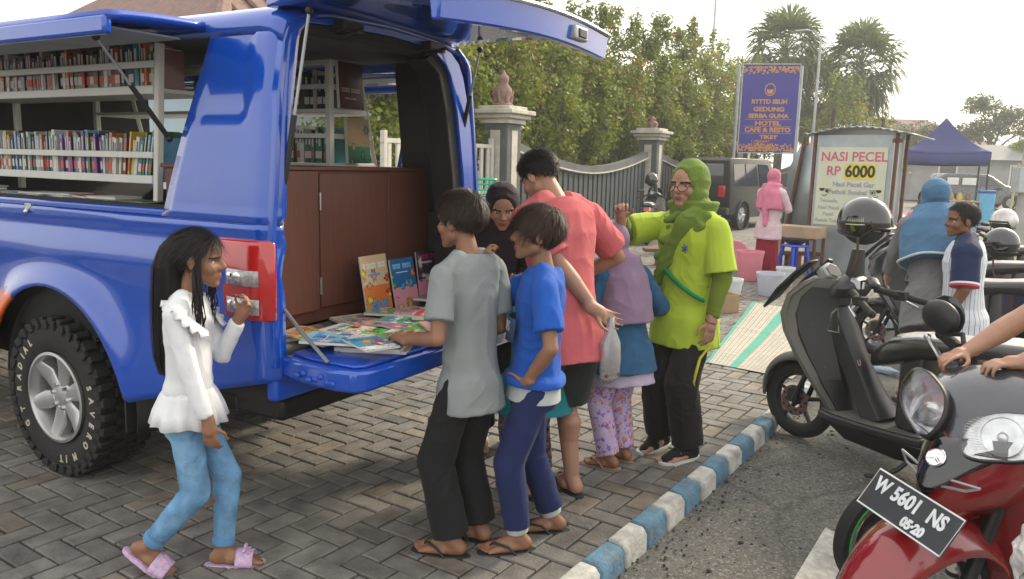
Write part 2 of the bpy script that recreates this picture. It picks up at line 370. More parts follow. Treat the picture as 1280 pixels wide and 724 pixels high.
t = thing('entrance_gate', 'cream metal bar gate beside the stone pillar behind the truck', 'gate', fp(-.35), FA+pi)
g = MB(); WG = mat('cream_gate_paint', (.52, .5, .43), .5, var=.12)
for i in range(14): g.box2((.12+i*.22, -.02, .12), (.2+i*.22, .02, 1.85))
g.build('bars', WG, t, bevel=.004)
g = MB()
for z in (.1, 1.0, 1.82): g.box2((0, -.03, z), (3.2, .03, z+.07))
for x in (0, 1.55, 3.1): g.box2((x, -.04, .04), (x+.08, .04, 2.0))
g.build('gate_frame', WG, t, bevel=.005)
# pale blue house behind the trees
t = thing('blue_house', 'pale blue rendered house with a tiled roof behind the garden trees', 'house', fp(-3, 4.0), FA)
g = MB(); g.box2((0, 0, 0), (26, 7, 3.4)); g.build('wall', mat('pale_blue_render', (.42, .53, .58), .85, var=.1, vs=1), t)
for x in (2.5, 7, 11.5, 16):
    g = MB(); g.box2((x, -.05, 1.0), (x+1.5, .04, 2.5)); f = g.build('window', WHT, t, bevel=.01)
    g = MB(); g.box2((x+.1, -.065, 1.1), (x+.7, -.045, 2.4)); g.box2((x+.8, -.065, 1.1), (x+1.4, -.045, 2.4)); g.build('pane', GLASS, f)
g = MB(); e = .7
A = [(-e, -e, 3.3), (26+e, -e, 3.3), (26+e, 7+e, 3.3), (-e, 7+e, 3.3), (3.5, 3.5, 6.6), (22.5, 3.5, 6.6)]
g.add(A, [(0, 1, 5, 4), (1, 2, 5), (2, 3, 4, 5), (3, 0, 4), (3, 2, 1, 0)])
for i in range(40): x = i*.7-e; f_ = min(1, max(0, (x+e)/4.2), (26+e-x)/4.2); g.bar((x, -e, 3.36), (x, -e+4.2*f_, 3.36+3.3*f_), .06, seg=6)
for a, b in ((0, 4), (1, 5)): g.bar(A[a], A[b], .14, seg=8)
g.bar(A[4], A[5], .15, seg=8)
g.build('roof', mat('brown_roof_tiles', (.2, .12, .10), .8, var=.3, vs=6, bump=.5, bs=20), t, smooth=30)
# ---------------------------------------------------------------- leaves and trees
LEAF = attr_mat('leaf', .5, trans=.5, var=.12, vs=2, spec=.35)
BARK = mat('bark', (.11, .085, .065), .9, var=.35, vs=12, bump=.8, bs=50)
def leafquads(P, size, flat=.5, out=None):
    n = len(P); N = RS.normal(size=(n, 3)); N[:, 2] += flat*1.5
    if out is not None: N += out*.9
    N /= np.linalg.norm(N, axis=1, keepdims=True)
    A = np.cross(N, RS.normal(size=(n, 3))); A /= np.linalg.norm(A, axis=1, keepdims=True); B = np.cross(N, A)
    s = size*RS.uniform(.6, 1.3, (n, 1)); a = A*s; b = B*s*.48
    return np.stack([P-a, P+b-a*.1, P+a, P-b-a*.1], 1)
def crown(clumps, n, size, cols, red=0, shell=.55):
    """clumps: (x,y,z,rx,ry,rz)"""
    c = np.array(clumps, float); vol = (c[:, 3]*c[:, 4]*c[:, 5])**.75; k = RS.choice(len(c), n, p=vol/vol.sum()); c = c[k]
    d = RS.normal(size=(n, 3)); d /= np.linalg.norm(d, axis=1, keepdims=True); r = RS.rand(n, 1)**shell
    # twiggy sub-clusters break the outline
    lump = 1+.24*vn(d*2.6+k[:, None]*7.3, 5)[:, None]+.15*vn(d*6+k[:, None]*3.1, 9)[:, None]
    P = c[:, :3]+d*r*c[:, 3:]*lump+RS.normal(0, .03, (n, 3))
    keep = vn(P*2.4, 21) > -.42; P = P[keep]; d = d[keep]; kk = k[keep]
    Q = leafquads(P, size, out=d); m = len(P)
    base = np.array(cols)[RS.choice(len(cols), m)]*(1+.3*vn(P*1.7, 8)[:, None])*RS.uniform(.75, 1.25, (m, 1))
    if red:
        f = (vn(P*1.9, 31) > .45) & (RS.rand(m) < red) & (r[keep][:, 0] > .6); base[f] = np.array([.26, .11, .035])*RS.uniform(.7, 1.3, (f.sum(), 1))
    me = quads(Q, 'crown'); setcol(me, np.clip(base, .005, .6)); return me
def tree(label, cat, x, y, h, w, base, cols, n=5200, size=.055, red=0, stems=4, group=None, name='garden_tree', lean=0):
    t = thing(name, label, cat, (x, y, 0), random.uniform(0, 6), group); g = MB(); cl = []
    for i in range(stems):
        a = i*2*pi/stems+random.uniform(-.4, .4); r = w*.22; p = [V((.06*cos(a), .06*sin(a), -.1))]
        for q in range(1, 6): f = q/5; p.append(V((cos(a)*r*f*1.2+random.uniform(-.04, .04), sin(a)*r*f*1.2+random.uniform(-.04, .04), f*h*.8)))
        g.tube(p, [.05*(h/5), .042*(h/5), .034*(h/5), .026, .018, .008], 7)
        for q in range(3):
            b = p[2+q]; e = b+V((cos(a+q*2)*w*.3, sin(a+q*2)*w*.3, h*.13)); g.tube([b, b.lerp(e, .5)+V((0, 0, .05)), e], [.02, .014, .006], 5)
    g.build('trunk', BARK, t, smooth=180)
    H_ = h-base
    for i in range(13):
        f = (i+.5)/13; rr = w*.5*(sin(pi*min(1, f*.8+.16))**.7); a = i*2.4; q = rr*.5
        cl.append((cos(a)*q, sin(a)*q, base+H_*f*.92, rr*.62, rr*.62, H_*.15))
    for i in range(5): a = random.uniform(0, 6); cl.append((cos(a)*w*.2, sin(a)*w*.2, h-random.uniform(-.1, .5), .2, .2, .35))
    link('crown', crown(cl, n, size, cols, red), LEAF, t, smooth=0)
    return t
GR = [(.19, .24, .034), (.16, .21, .03), (.215, .25, .034), (.25, .26, .036), (.125, .175, .028)]
YG = [(.20, .25, .036), (.225, .25, .04), (.16, .215, .032)]
tl = ['garden tree left of the stone pillar, seen between truck and pillar', 'bushy garden tree directly behind the first stone pillar', 'garden tree rising under the outer tip of the raised tailgate',
      'garden tree with orange new leaves behind the curved fence, above the man in pink', 'garden tree behind the curved fence just right of the raised tailgate tip', 'orange tipped garden tree standing over the second stone pillar', 'dense green garden tree above the woman in the green headscarf',
      'dark green garden tree over the back of the black van', 'tall garden tree whose crown touches the left edge of the blue sign', 'garden tree partly hidden behind the blue sign', 'garden tree at the far end of the fence row']
for i, (s, h, w) in enumerate([(-2.6, 5.0, 2.4), (-.4, 5.3, 2.2), (1.7, 5.6, 2.2), (3.9, 5.1, 2.2), (6.1, 5.6, 2.1), (8.4, 5.7, 2.2), (10.8, 5.9, 2.4), (13.2, 6.1, 2.5), (16.0, 6.3, 3.0), (19.5, 6.4, 3.2), (23.5, 6.2, 3.2)]):
    p = fp(s, 1.15); tree(tl[i], 'tree', p.x, p.y, h, w, 1.55, GR if i % 3 else GR+YG, n=12000, size=.062 if i < 6 else .075, red=.38 if i in (3, 5, 8) else .14, group='clipped garden trees behind the fence')
tree('yellow green tree right of the blue sign, in front of the palms', 'tree', 15.2, 37.5, 5.9, 3.6, 1.4, YG, 7000, .085, .15)
tree('low leafy tree just behind the food stall roof', 'tree', 18.6, 41, 4.6, 3.2, .8, YG, 5000, .09, .1)
# fan palms
def palm(label, x, y, h, seed):
    random.seed(seed); t = thing('fan_palm', label, 'palm', (x, y, 0), 0, 'fan palms beyond the fence')
    g = MB(); g.tube([(0, 0, -.1), (.05, 0, h*.5), (0, .05, h)], [.24, .2, .16], 10); g.build('trunk', BARK, t, smooth=180)
    Q = []; C_ = []; pet = MB()
    for i in range(62):
        f = i/61; el = 1.40-f*2.7+random.uniform(-.15, .15); a = i*2.399; L = random.uniform(1.1, 1.7)*(1.1 if f < .4 else .85)
        d = V((cos(a)*cos(el), sin(a)*cos(el), sin(el))); b = V((0, 0, h-f*.5)); e = b+d*L-V((0, 0, .12*L*L*cos(el)))
        pet.tube([b, b.lerp(e, .55)+V((0, 0, .1)), e], [.03, .022, .014], 5)
        x_ = d.cross(V((0, 0, 1))).normalized(); fwd = (e-b).normalized(); R_ = random.uniform(.95, 1.35)
        droop = .25+.6*f
        for k in range(18):
            an = -1.9+3.8*k/17; v = fwd*cos(an)+x_*sin(an); n_ = x_.cross(fwd); v = v+n_*(.12*(1 if k % 2 else -1))
            s_ = (x_*cos(an)-fwd*sin(an))*.075; m_ = e+v*R_*.6; tip = e+v*R_-V((0, 0, droop*R_*.6))
            Q.append([e-s_*.2, m_-s_, m_+s_, e+s_*.2]); Q.append([m_-s_, tip-s_*.15, tip+s_*.15, m_+s_])
            c = V((.12, .165, .06)) if f < .75 else V((.15, .165, .08)); c = c*random.uniform(.75, 1.25); C_ += [c, c]
    pet.build('petioles', mat('palm_petiole', (.16, .17, .06), .6), t)
    me = quads(np.array([[tuple(p) for p in q] for q in Q]), 'fronds'); setcol(me, np.array([tuple(c) for c in C_])); link('fronds', me, LEAF, t, smooth=0)
palm('tall fan palm standing left of the other palm, above the blue sign', 13.75, 42, 7.7, 3)
palm('fan palm right of the tall palm, above the food stall', 17.7, 42, 7.0, 5)
palm('lower fan palm filling the gap between the two taller palms', 16.2, 45, 5.9, 8)
# far trees and roofs on the right
def bigtree(label, x, y, h, w, cl, n, cols=GR, size=.12, name='street_tree'):
    t = thing(name, label, 'tree', (x, y, 0)); g = MB(); g.tube([(0, 0, -.1), (.1, 0, h*.3), (.05, .1, h*.6)], [.25, .2, .1], 9)
    for c in cl: g.tube([(.08, .03, h*.42), (c[0]*.5, c[1]*.5, h*.42+(c[2]-h*.42)*.6), (c[0], c[1], c[2])], [.1, .06, .02], 6)
    g.build('trunk', BARK, t, smooth=180); link('crown', crown(cl, n, size, cols, 0, .5), LEAF, t, smooth=0)
DG = [(.085, .12, .05), (.10, .135, .055), (.12, .15, .065)]
bigtree('open crowned street tree right of the canopy tent, tallest on that side', 32.5, 55, 7, 5, [(-.9, 0, 6.3, 1.3, 1.2, .75), (1.3, .3, 5.6, 1.4, 1.2, .8), (0, .4, 4.7, 1.7, 1.4, .9), (2.4, 0, 4.7, .9, .9, .8), (-1.6, .2, 4.4, 1.1, 1, .7)], 6500, DG)
bigtree('dark bushy tree behind the peak of the canopy tent', 26.5, 54, 5, 4, [(-.6, 0, 4.0, 1.5, 1.2, .9), (1.3, .2, 4.2, 1.4, 1.2, .9), (0, 0, 3.0, 2, 1.5, .9)], 5000, DG)
bigtree('low shrub tree at the right of the canopy tent', 31.2, 48, 4, 3, [(-.5, 0, 3.2, 1, .9, .7), (.8, .2, 2.7, 1.0, .9, .8), (0, 0, 1.9, 1.2, 1, .7)], 4500, YG)
bigtree('soft green tree between the stall roof and the tent', 21.6, 52, 4.4, 4, [(-.4, 0, 3.4, 1.2, 1.2, .7), (.9, 0, 3.0, 1.2, 1, .7), (0, 0, 2.1, 1.5, 1, .8)], 4500, YG+DG)
def house(label, x, y, rz, w, d, h, rh, wallm, roofm, win=3):
    t = thing('far_house', label, 'house', (x, y, 0), rz); g = MB(); g.box2((-w/2, 0, 0), (w/2, d, h)); g.build('wall', wallm, t)
    g = MB(); e = .6; A = [(-w/2-e, -e, h-.05), (w/2+e, -e, h-.05), (w/2+e, d+e, h-.05), (-w/2-e, d+e, h-.05), (-w/2+d/2, d/2, h+rh), (w/2-d/2, d/2, h+rh)]
    g.add(A, [(0, 1, 5, 4), (1, 2, 5), (2, 3, 4, 5), (3, 0, 4), (3, 2, 1, 0)]); g.build('roof', roofm, t, smooth=0)
    for i in range(win):
        x0 = -w/2+w*(i+.5)/win-.5; g = MB(); g.box2((x0, -.04, .9), (x0+1.1, .05, 2.2)); f = g.build('window', WHT, t)
        g = MB(); g.box2((x0+.1, -.06, 1), (x0+1, -.035, 2.1)); g.build('pane', GLASS, f)
house('far house with a wide brown hipped roof behind the tent', 36, 72, 0, 13, 8, 4.2, 2.4, CREAM, mat('far_roof', (.19, .10, .085), .85, var=.2, vs=3), 4)
house('low grey shop building behind the parked cars', 27.5, 47, -.1, 8, 4, 2.5, .9, mat('grey_render', (.32, .33, .32), .9, var=.15, vs=1.5), mat('grey_roof', (.2, .2, .2), .8), 2)
house('cream house with red roof at the far right edge', 41, 60, -.2, 8, 6, 3, 1.6, CREAM, mat('red_roof', (.28, .12, .09), .85, var=.2, vs=3), 3)
# poles
def pole(name, label, x, y, h, r0, r1, m, arm=None, cat='pole'):
    t = thing(name, label, cat, (x, y, 0)); g = MB(); g.bar((0, 0, -.1), (0, 0, h), r0, r1, 14); g.build('shaft', m, t)
    return t
GALV = mat('galvanised_steel', (.38, .40, .41), .45, metal=.5, var=.15, vs=5)
CONC = mat('pale_concrete', (.40, .39, .37), .9, var=.15, vs=3, bump=.3)
t = pole('lamp_post', 'slender grey lamp post between the blue sign and the palms', 13.5, 36.5, 7.4, .075, .05, GALV, cat='lamp post')
g = MB(); g.tube([(0, 0, 7.3), (-.3, 0, 7.7), (-.75, 0, 7.75)], .03); g.cap((-.7, 0, 7.74), (-1.1, 0, 7.7), .1, .08, fl=.5); g.build('lamp_head', GALV, t)
pole('antenna_pole', 'thin bare pole rising into the sky above the garden trees', 12.4, 52, 12.5, .09, .07, GALV)
t = pole('utility_pole', 'thick pale concrete utility pole at the right edge', 11.33, 17.6, 9, .17, .12, CONC)
g = MB(); g.box2((-.33, -.22, 1.2), (-.15, .08, 1.75)); g.build('meter_box', mat('pale_box', (.42, .45, .45), .5), t, bevel=.01)
pole('wooden_post', 'bare wooden post standing behind the food stall, taller one', 7.2, 18.3, 3.0, .06, .05, BARK); pole('wooden_post', 'bare wooden post behind the food stall, shorter one', 8.2, 18.0, 2.75, .04, .035, BARK)
# ---------------------------------------------------------------- blue sign
t = thing('street_sign', 'tall blue and gold hotel sign board on two steel posts', 'sign', (8.12, 26.0, 0), radians(-10))
# board spans z 2.05..4.85, width 1.78
GOLD = mat('gold_print', (.55, .24, .05), .5, var=.15, vs=20); SBL = mat('sign_blue', (.022, .018, .24), .4, var=.1)
for x in (-1.0, .93): g = MB(); g.bar((x, .05, 0), (x, .05, 4.85), .055, seg=8); g.build('post', GALV, t)
g = MB(); g.box2((-.88, -.03, 2.12), (.88, .03, 4.88)); g.build('board', SBL, t)
g = MB()
for x in (-.9, .87): g.box2((x, -.045, 2.08), (x+.03, .045, 4.92))
for z in (2.08, 4.88): g.box2((-.9, -.045, z), (.9, .045, z+.03))
g.build('board_frame', GALV, t)
def put(mb, s, size, x, z, y=-.036, mi=0, bold=.004, sx=1, dep=.002):
    vs, fs = text(s, size, dep, bold, sx); mb.add([(x+a, y-c, z+b) for a, b, c in vs], fs, mi)
g = MB()
for s_, sz, z, sx in (('RYTTD ESUH', .19, 3.72, 1), ('GEDUNG', .19, 3.48, 1.2), ('SERBA GUNA', .18, 3.27, 1.15), ('HOTEL', .19, 3.04, 1.35), ('CAFE & RESTO', .2, 2.83, 1.1), ('TIKET', .16, 2.6, 1.3)):
    put(g, s_, sz, 0 if s_ != 'TIKET' else .05, z, bold=.008, sx=sx)
for s_, z in (('1. PESAWAT', 2.46), ('2. KERETA API', 2.36), ('3. BUS PARIWISATA', 2.26)): put(g, s_, .105, -.3+.01*len(s_), z, bold=.003)
for z, w in ((3.17, .72), (2.95, .74), (2.73, .76)): g.box2((-w, -.04, z-.012), (w, -.033, z))
for z, sg in ((4.84, -1), (2.14, 1)):
    for i in range(46):
        x = -.86+1.72*i/45; d = .13+.06*abs(sin(i*.28))+.04*sin(i*1.7)
        for k in range(3):
            if random.random() < .8: g.lathe([(.0, -.004), (.026, -.004), (.03, 0), (.026, .004), (0, .004)], (x+random.uniform(-.02, .02), -.036, z+sg*d*(k+.6)/2.4), (0, 1, 0), 7)
g.add([(.17*cos(a)*r, -.035, 4.1+.2*sin(a)*r) for r in (1, .84) for a in [2*pi*i/28 for i in range(28)]], [(i, (i+1) % 28, 28+(i+1) % 28, 28+i) for i in range(28)])
g.prism([(.1*cos(a)-.0, 4.07+.11*sin(a)) for a in [pi+pi*i/10 for i in range(11)]]+[(.1, 4.13), (.05, 4.1), (-.05, 4.1), (-.1, 4.13)], -.002, .002, Mx(((1, 0, 0, 0), (0, 0, 1, -.037), (0, 1, 0, 0), (0, 0, 0, 1))))
g.build('lettering', GOLD, t, smooth=0)
# ---------------------------------------------------------------- generic car (for the far parked ones)
def car(label, x, y, rz, L, w, h, paint, prof, wins, tail_m, name='parked_car', wr=.31, cat='car', wx=None, bump_=None, spare=False, group=None, signs=None):
    """prof: side outline (x,z) clockwise from rear-bottom; x=0 at the rear; wins: side window polygons"""
    t = thing(name, label, cat, (x, y, 0), rz, group)
    xs = wx or (.19*L, .80*L)
    Mside = Mx(((1, 0, 0, 0), (0, 0, 1, 0), (0, 1, 0, 0), (0, 0, 0, 1)))
    # body: outline lofted across with tumblehome
    n = len(prof); R_ = []
    for yy, ins in ((-w/2, .0), (-w/2+.02, -.03), (0, -.04), (w/2-.02, -.03), (w/2, .0)):
        R_.append([(px+(.03 if ins == 0 and px < L*.5 else 0)-(.03 if ins == 0 and px >= L*.5 else 0), yy*(1-.16*max(0, (pz-h*.52)/h)*2), pz-(.015 if ins == 0 else 0)) for px, pz in prof])
    g = MB(); g.rings(R_); b = g.build('body', paint, t, bevel=.03)
    for sd in (-1, 1):
        for wn in wins:
            vs = [(px, sd*(w/2*(1-.16*max(0, (pz-h*.52)/h)*2)+.006), pz) for px, pz in wn]
            g = MB(); g.add(vs, [tuple(range(len(vs)))]); g.build('side_window', GLASS, t, smooth=0, solidify=.01, off=0)
        for xx in xs:
            wt = MB(); yc = sd*(w/2-.1); wt.lathe([(wr*.6, -.09), (wr*.97, -.1), (wr, -.06), (wr, .06), (wr*.97, .1), (wr*.6, .09)], (xx, yc, wr), (0, 1, 0), 22, ring=True)
            wo_ = wt.build('wheel', RUB, t)
            q = MB(); q.lathe([(.03, sd*.085), (wr*.2, sd*.09), (wr*.55, sd*.07), (wr*.62, sd*.095), (wr*.62, -.05)], (xx, yc, wr), (0, 1, 0), 22, cap=False)
            for k in range(5): a = k*2*pi/5; q.bar((xx, yc+sd*.088, wr), (xx+cos(a)*wr*.58, yc+sd*.088, wr+sin(a)*wr*.58), .03, seg=6)
            q.build('rim', GALV, wo_)
            arch = MB(); arch.lathe([(wr*1.12, -.06), (wr*1.2, -.06), (wr*1.2, .02), (wr*1.12, .02)], (xx, sd*(w/2-.005), wr), (0, 1, 0), 24, ring=True); arch.build('wheel_arch', DBLK, t)
        g = MB(); z0 = h*.52; g.box2((-.035, sd*w*.36-.08, z0-.14), (.06, sd*w*.36+.1, z0+.16)); g.build('tail_lamp', tail_m, t, bevel=.02)
        g = MB(); g.box2((L*.63, sd*(w/2+.0), z0+.04), (L*.68, sd*(w/2+.16), z0+.17)); g.build('mirror', DBLK, t, bevel=.03)
    return t
RED = mat('lamp_red', (.45, .012, .015), .15, coat=1, var=.1)
BLKP = mat('black_car_paint', (.008, .012, .011), .5, coat=.08, var=.1, spec=.25); 
# black van by the fence
L = 4.3; h = 1.85; w = 1.66
prof = [(0.03, .38), (0, .8), (.02, 1.0), (.06, 1.2), (.12, h-.08), (.25, h), (2.6, h), (2.75, h-.03), (3.25, 1.16), (4.1, 1.0), (4.27, .9), (4.3, .45), (4.25, .3), (3.85, .3), (3.75, .55), (3.45, .68), (3.15, .55), (3.05, .28), (1.2, .28), (1.1, .55), (.82, .7), (.5, .55), (.42, .36)]
win = [[(.28, 1.14), (.3, h-.17), (.95, h-.15), (.98, 1.12)], [(1.05, 1.12), (1.05, h-.15), (1.75, h-.15), (1.8, 1.12)], [(1.9, 1.12), (1.88, h-.15), (2.5, h-.16), (2.95, 1.15)]]
t = car('black boxy van parked facing away beside the fence', 4.96, 21.13, radians(50), L, w, h, BLKP, prof, win, RED, name='parked_van', wr=.34, cat='van', wx=(.8, 3.45))
g = MB(); g.add([(.045, -.6, 1.12), (.045, .6, 1.12), (.10, .56, h-.16), (.10, -.56, h-.16)], [(0, 1, 2, 3)]); g.build('rear_window', GLASS, t, solidify=.03, off=0)
g = MB(); g.box2((-.12, -.82, .38), (.1, .82, .56)); g.build('rear_bumper', DBLK, t, bevel=.03)
g = MB(); g.box2((-.03, -.24, .66), (0.03, .24, .8)); g.build('number_plate', mat('plate_dark', (.03, .03, .03), .5), t)
# dark wagon seen side-on behind the tent; white hatchback seen from behind
GRN = mat('dark_green_paint', (.03, .045, .042), .28, coat=1, var=.1); WHP = mat('white_car_paint', (.62, .63, .64), .3, coat=.6, var=.05)
L = 4.3; h = 1.62; w = 1.65
prof = [(0.05, .35), (0, .75), (.08, 1.05), (.35, h-.05), (.6, h), (2.3, h-.02), (2.5, h-.1), (3.15, 1.08), (4.05, .9), (4.28, .78), (4.3, .4), (4.2, .28), (3.8, .28), (3.7, .5), (3.4, .62), (3.1, .5), (3.0, .26), (1.15, .26), (1.05, .5), (.78, .62), (.5, .5), (.4, .33)]
win = [[(.32, 1.05), (.5, h-.13), (1.05, h-.11), (1.05, 1.03)], [(1.12, 1.03), (1.12, h-.11), (1.85, h-.11), (1.9, 1.03)], [(1.98, 1.03), (1.95, h-.12), (2.4, h-.14), (2.95, 1.05)]]
t = car('dark green wagon with white posters on its windows behind the tent', 20.1, 38.6, radians(-6), L, w, h, GRN, prof, win, RED, cat='car', wx=(.78, 3.4))
g = MB()
for x0, x1 in ((.48, 1.0), (1.16, 1.8)): g.box2((x0, -w/2*(.93)-.03, 1.09), (x1, -w/2*.93-.015, 1.42))
g.build('poster', WHT, t, bevel=.03)
L = 3.9; h = 1.5; w = 1.66
prof = [(0.03, .4), (0, .7), (.05, .95), (.3, h-.06), (.55, h), (2.1, h), (2.3, h-.08), (2.9, 1.0), (3.7, .85), (3.9, .7), (3.9, .35), (3.4, .28), (3.3, .5), (3.05, .6), (2.8, .5), (2.7, .26), (1.0, .26), (.9, .5), (.65, .6), (.4, .5), (.3, .33)]
win = [[(.4, 1.0), (.52, h-.13), (1.2, h-.1), (1.2, .98)], [(1.28, .98), (1.28, h-.1), (2.1, h-.12), (2.6, 1.0)]]
t = car('white hatchback seen from behind, parked right of the dark wagon', 25.4, 36.8, radians(75), L, w, h, WHP, prof, win, RED, cat='car', wx=(.65, 3.05))
g = MB(); g.add([(.07, -.62, .98), (.07, .62, .98), (.30, .54, h-.1), (.30, -.54, h-.1)], [(0, 1, 2, 3)]); g.build('rear_window', GLASS, t, solidify=.03, off=0)
g = MB(); g.box2((-.1, -.8, .36), (.1, .8, .6)); g.build('rear_bumper', WHP, t, bevel=.05)
# ---------------------------------------------------------------- canopy tent
t = thing('canopy_tent', 'navy blue pop-up canopy tent with pointed roof', 'tent', (14.4, 27.0, 0), radians(-24))
NAVY = mat('navy_canvas', (.03, .04, .14), .75, var=.15, vs=2, bump=.15, bs=15); a = 1.28
g = MB(); R_ = []
for f in [0, .12, .25, .4, .55, .7, .85, 1]:
    q = a*(1-f); z = 2.28+1.15*f-.30*sin(pi*f)*.55
    ring = []
    for sx, sy, ex_, ey_ in ((-1, -1, 1, -1), (1, -1, 1, 1), (1, 1, -1, 1), (-1, 1, -1, -1)):
        for k in range(6): u = k/6; ring.append(((sx+(ex_-sx)*u)*q, (sy+(ey_-sy)*u)*q, z-.07*sin(pi*u)*(1-f)))
    R_.append(ring)
g.rings(R_, cap=False); g.build('roof', NAVY, t, smooth=50, solidify=.012)
for k, m in ((0, NAVY), (1, mat('pale_canvas', (.4, .45, .5), .8)), (2, NAVY), (3, NAVY)):
    c, s_ = cos(k*pi/2), sin(k*pi/2); P = [[(x_*c+a*s_, x_*s_-a*c, z) for x_ in np.linspace(-a, a, 13)] for z in (2.27, 2.0, 1.88)]
    P = [[(p[0]*(1+.015*sin(i*1.5)*j), p[1]*(1+.015*sin(i*1.5)*j), p[2]-.07*sin(pi*i/12)*(1 if j == 0 else .6)) for i, p in enumerate(r)] for j, r in enumerate(P)]
    g = MB(); g.grid(P); g.build('valance', m, t, smooth=180, solidify=.008)
for sx in (-1, 1):
    for sy in (-1, 1):
        g = MB(); g.box2((sx*a*.97-.025, sy*a*.97-.025, -.06), (sx*a*.97+.025, sy*a*.97+.025, 2.28)); g.build('leg', DBLK, t)
# ---------------------------------------------------------------- food stall
SA = V((4.78, 12.72, 0)); SB = V((5.62, 11.93, 0)); sx_ = (SB-SA).normalized(); sy_ = V((-sx_.y, sx_.x, 0)); st_a = atan2(sx_.y, sx_.x); SW = (SB-SA).length
ZINC = mat('dull_zinc_sheet', (.36, .40, .41), .42, metal=.55, var=.16, vs=3, bump=.12, bs=6); WOOD = mat('red_brown_wood', (.12, .055, .04), .8, var=.3, vs=4, bump=.3, stretch=(1, 1, .1)); TAN = mat('raw_plank', (.42, .3, .2), .8, var=.2, vs=4)
t = thing('food_stall', 'zinc clad food stall with a price banner on its front', 'food stall', SA, st_a)
g = MB(); g.box2((0, 0, 0), (SW, .03, 2.12)); g.box2((SW-.03, .03, 0), (SW, .5, 2.12)); g.box2((0, .03, 0), (.03, .9, 2.0)); g.build('zinc_cladding', ZINC, t, bevel=.004)
for x, y in ((-.05, -.02), (SW+.03, -.03), (SW+.02, .46), (0, 1.2)):
    g = MB(); g.box2((x, y, -.05), (x+.045, y+.045, 2.14)); g.build('post', WOOD, t)
g = MB(); P = []
for i in range(41):
    x = -.18+(SW+.36)*i/40; P.append([(x, y, 2.14+.10*sin(pi*min(1, max(0, (x+.1)/(SW+.3))))-.04*(y > 0)*y+.014*sin(i*pi/1.5)) for y in (-.14, .5, 1.35)])
g.grid(P); g.build('roof', ZINC, t, smooth=180, solidify=.012)
g = MB(); g.box2((SW-.2, .5, .72), (SW+.05, 1.0, .76)); g.build('counter', WOOD, t); g = MB(); g.box2((SW-.02, .5, .3), (SW+.02, 1.0, .34)); g.build('brace', WOOD, t); g = MB(); g.box2((SW-.01, -.03, 2.0), (SW+.12, .02, 2.06)); g.build('roof_beam', WOOD, t)
bn = MB(); bn.box2((.05, -.014, .72), (SW-.06, -.008, 1.93)); bo = bn.build('banner', mat('pale_banner', (.56, .58, .44), .55, var=.07, vs=3), t)
PK = mat('pink_print', (.55, .10, .17), .6); BKP = mat('black_print', (.02, .018, .012), .6); YEL = mat('yellow_print', (.66, .56, .06), .6); GRYP = mat('grey_print', (.33, .33, .36), .6)
cx = SW/2-.005
g = MB(); put(g, 'NASI PECEL', .2, cx+.02, 1.78, y=-.0165, bold=.003, sx=.98); put(g, 'RP', .2, cx-.27, 1.56, y=-.0165, bold=.003); g.build('lettering', PK, bo, smooth=0)
g = MB(); g.box2((cx-.1, -.0175, 1.44), (cx+.37, -.0145, 1.68)); g.build('price_patch', YEL, bo)
g = MB(); put(g, '6000', .245, cx+.135, 1.555, y=-.019, bold=.008, sx=.92); g.build('price_lettering', BKP, bo, smooth=0)
g = MB(); put(g, 'Nasi Pecel Gar', .105, cx+.05, 1.36, y=-.0165); put(g, 'Pethuk Sambel Tu', .1, cx+.04, 1.24, y=-.0165)
for s_, z in (('Tersedia:', 1.10), ('Nasi Pecel', .99), ('Pecel', .89), ('Botok Telur', .79)): put(g, s_, .08, .27, z, y=-.0165, bold=.001)
g.build('small_lettering', GRYP, bo, smooth=0)
g = MB()
for x in (.19, SW-.19):
    for q in (-1, 1): g.prism([(x+q*.045+.042*cos(a_), 1.27+.035*sin(a_)*(1.0 if sin(a_) < 0 else .35)+.012*q*(1 if x > .5 else -1)) for a_ in [2*pi*i/14 for i in range(14)]], -.0015, .0015, Mx(((1, 0, 0, 0), (0, 0, 1, -.0165), (0, 1, 0, 0), (0, 0, 0, 1))))
    g.box2((x-.09, -.018, 1.276), (x+.09, -.015, 1.286)); g.tube([(x-.04, -.0165, 1.19), (x, -.0165, 1.175), (x+.045, -.0165, 1.195)], .006, 5)
g.build('sunglasses_print', BKP, bo)
t = thing('zinc_screen', 'bare grey zinc sheet screen standing left of the food stall', 'screen', (4.63, 13.9, 0), st_a+radians(8))
g = MB(); g.add([(.12, 0, .5), (.85, 0, .5), (.85, 0, 2.0), (.3, 0, 1.98), (.12, 0, 1.55)], [(0, 1, 2, 3, 4)]); g.build('sheet', ZINC, t, solidify=.01)
g = MB(); g.bar((.1, -.03, 0), (.38, -.03, 2.12), .03, seg=8); g.bar((.82, .03, 0), (.82, .03, 2.0), .03, seg=8); g.build('support_post', WOOD, t)
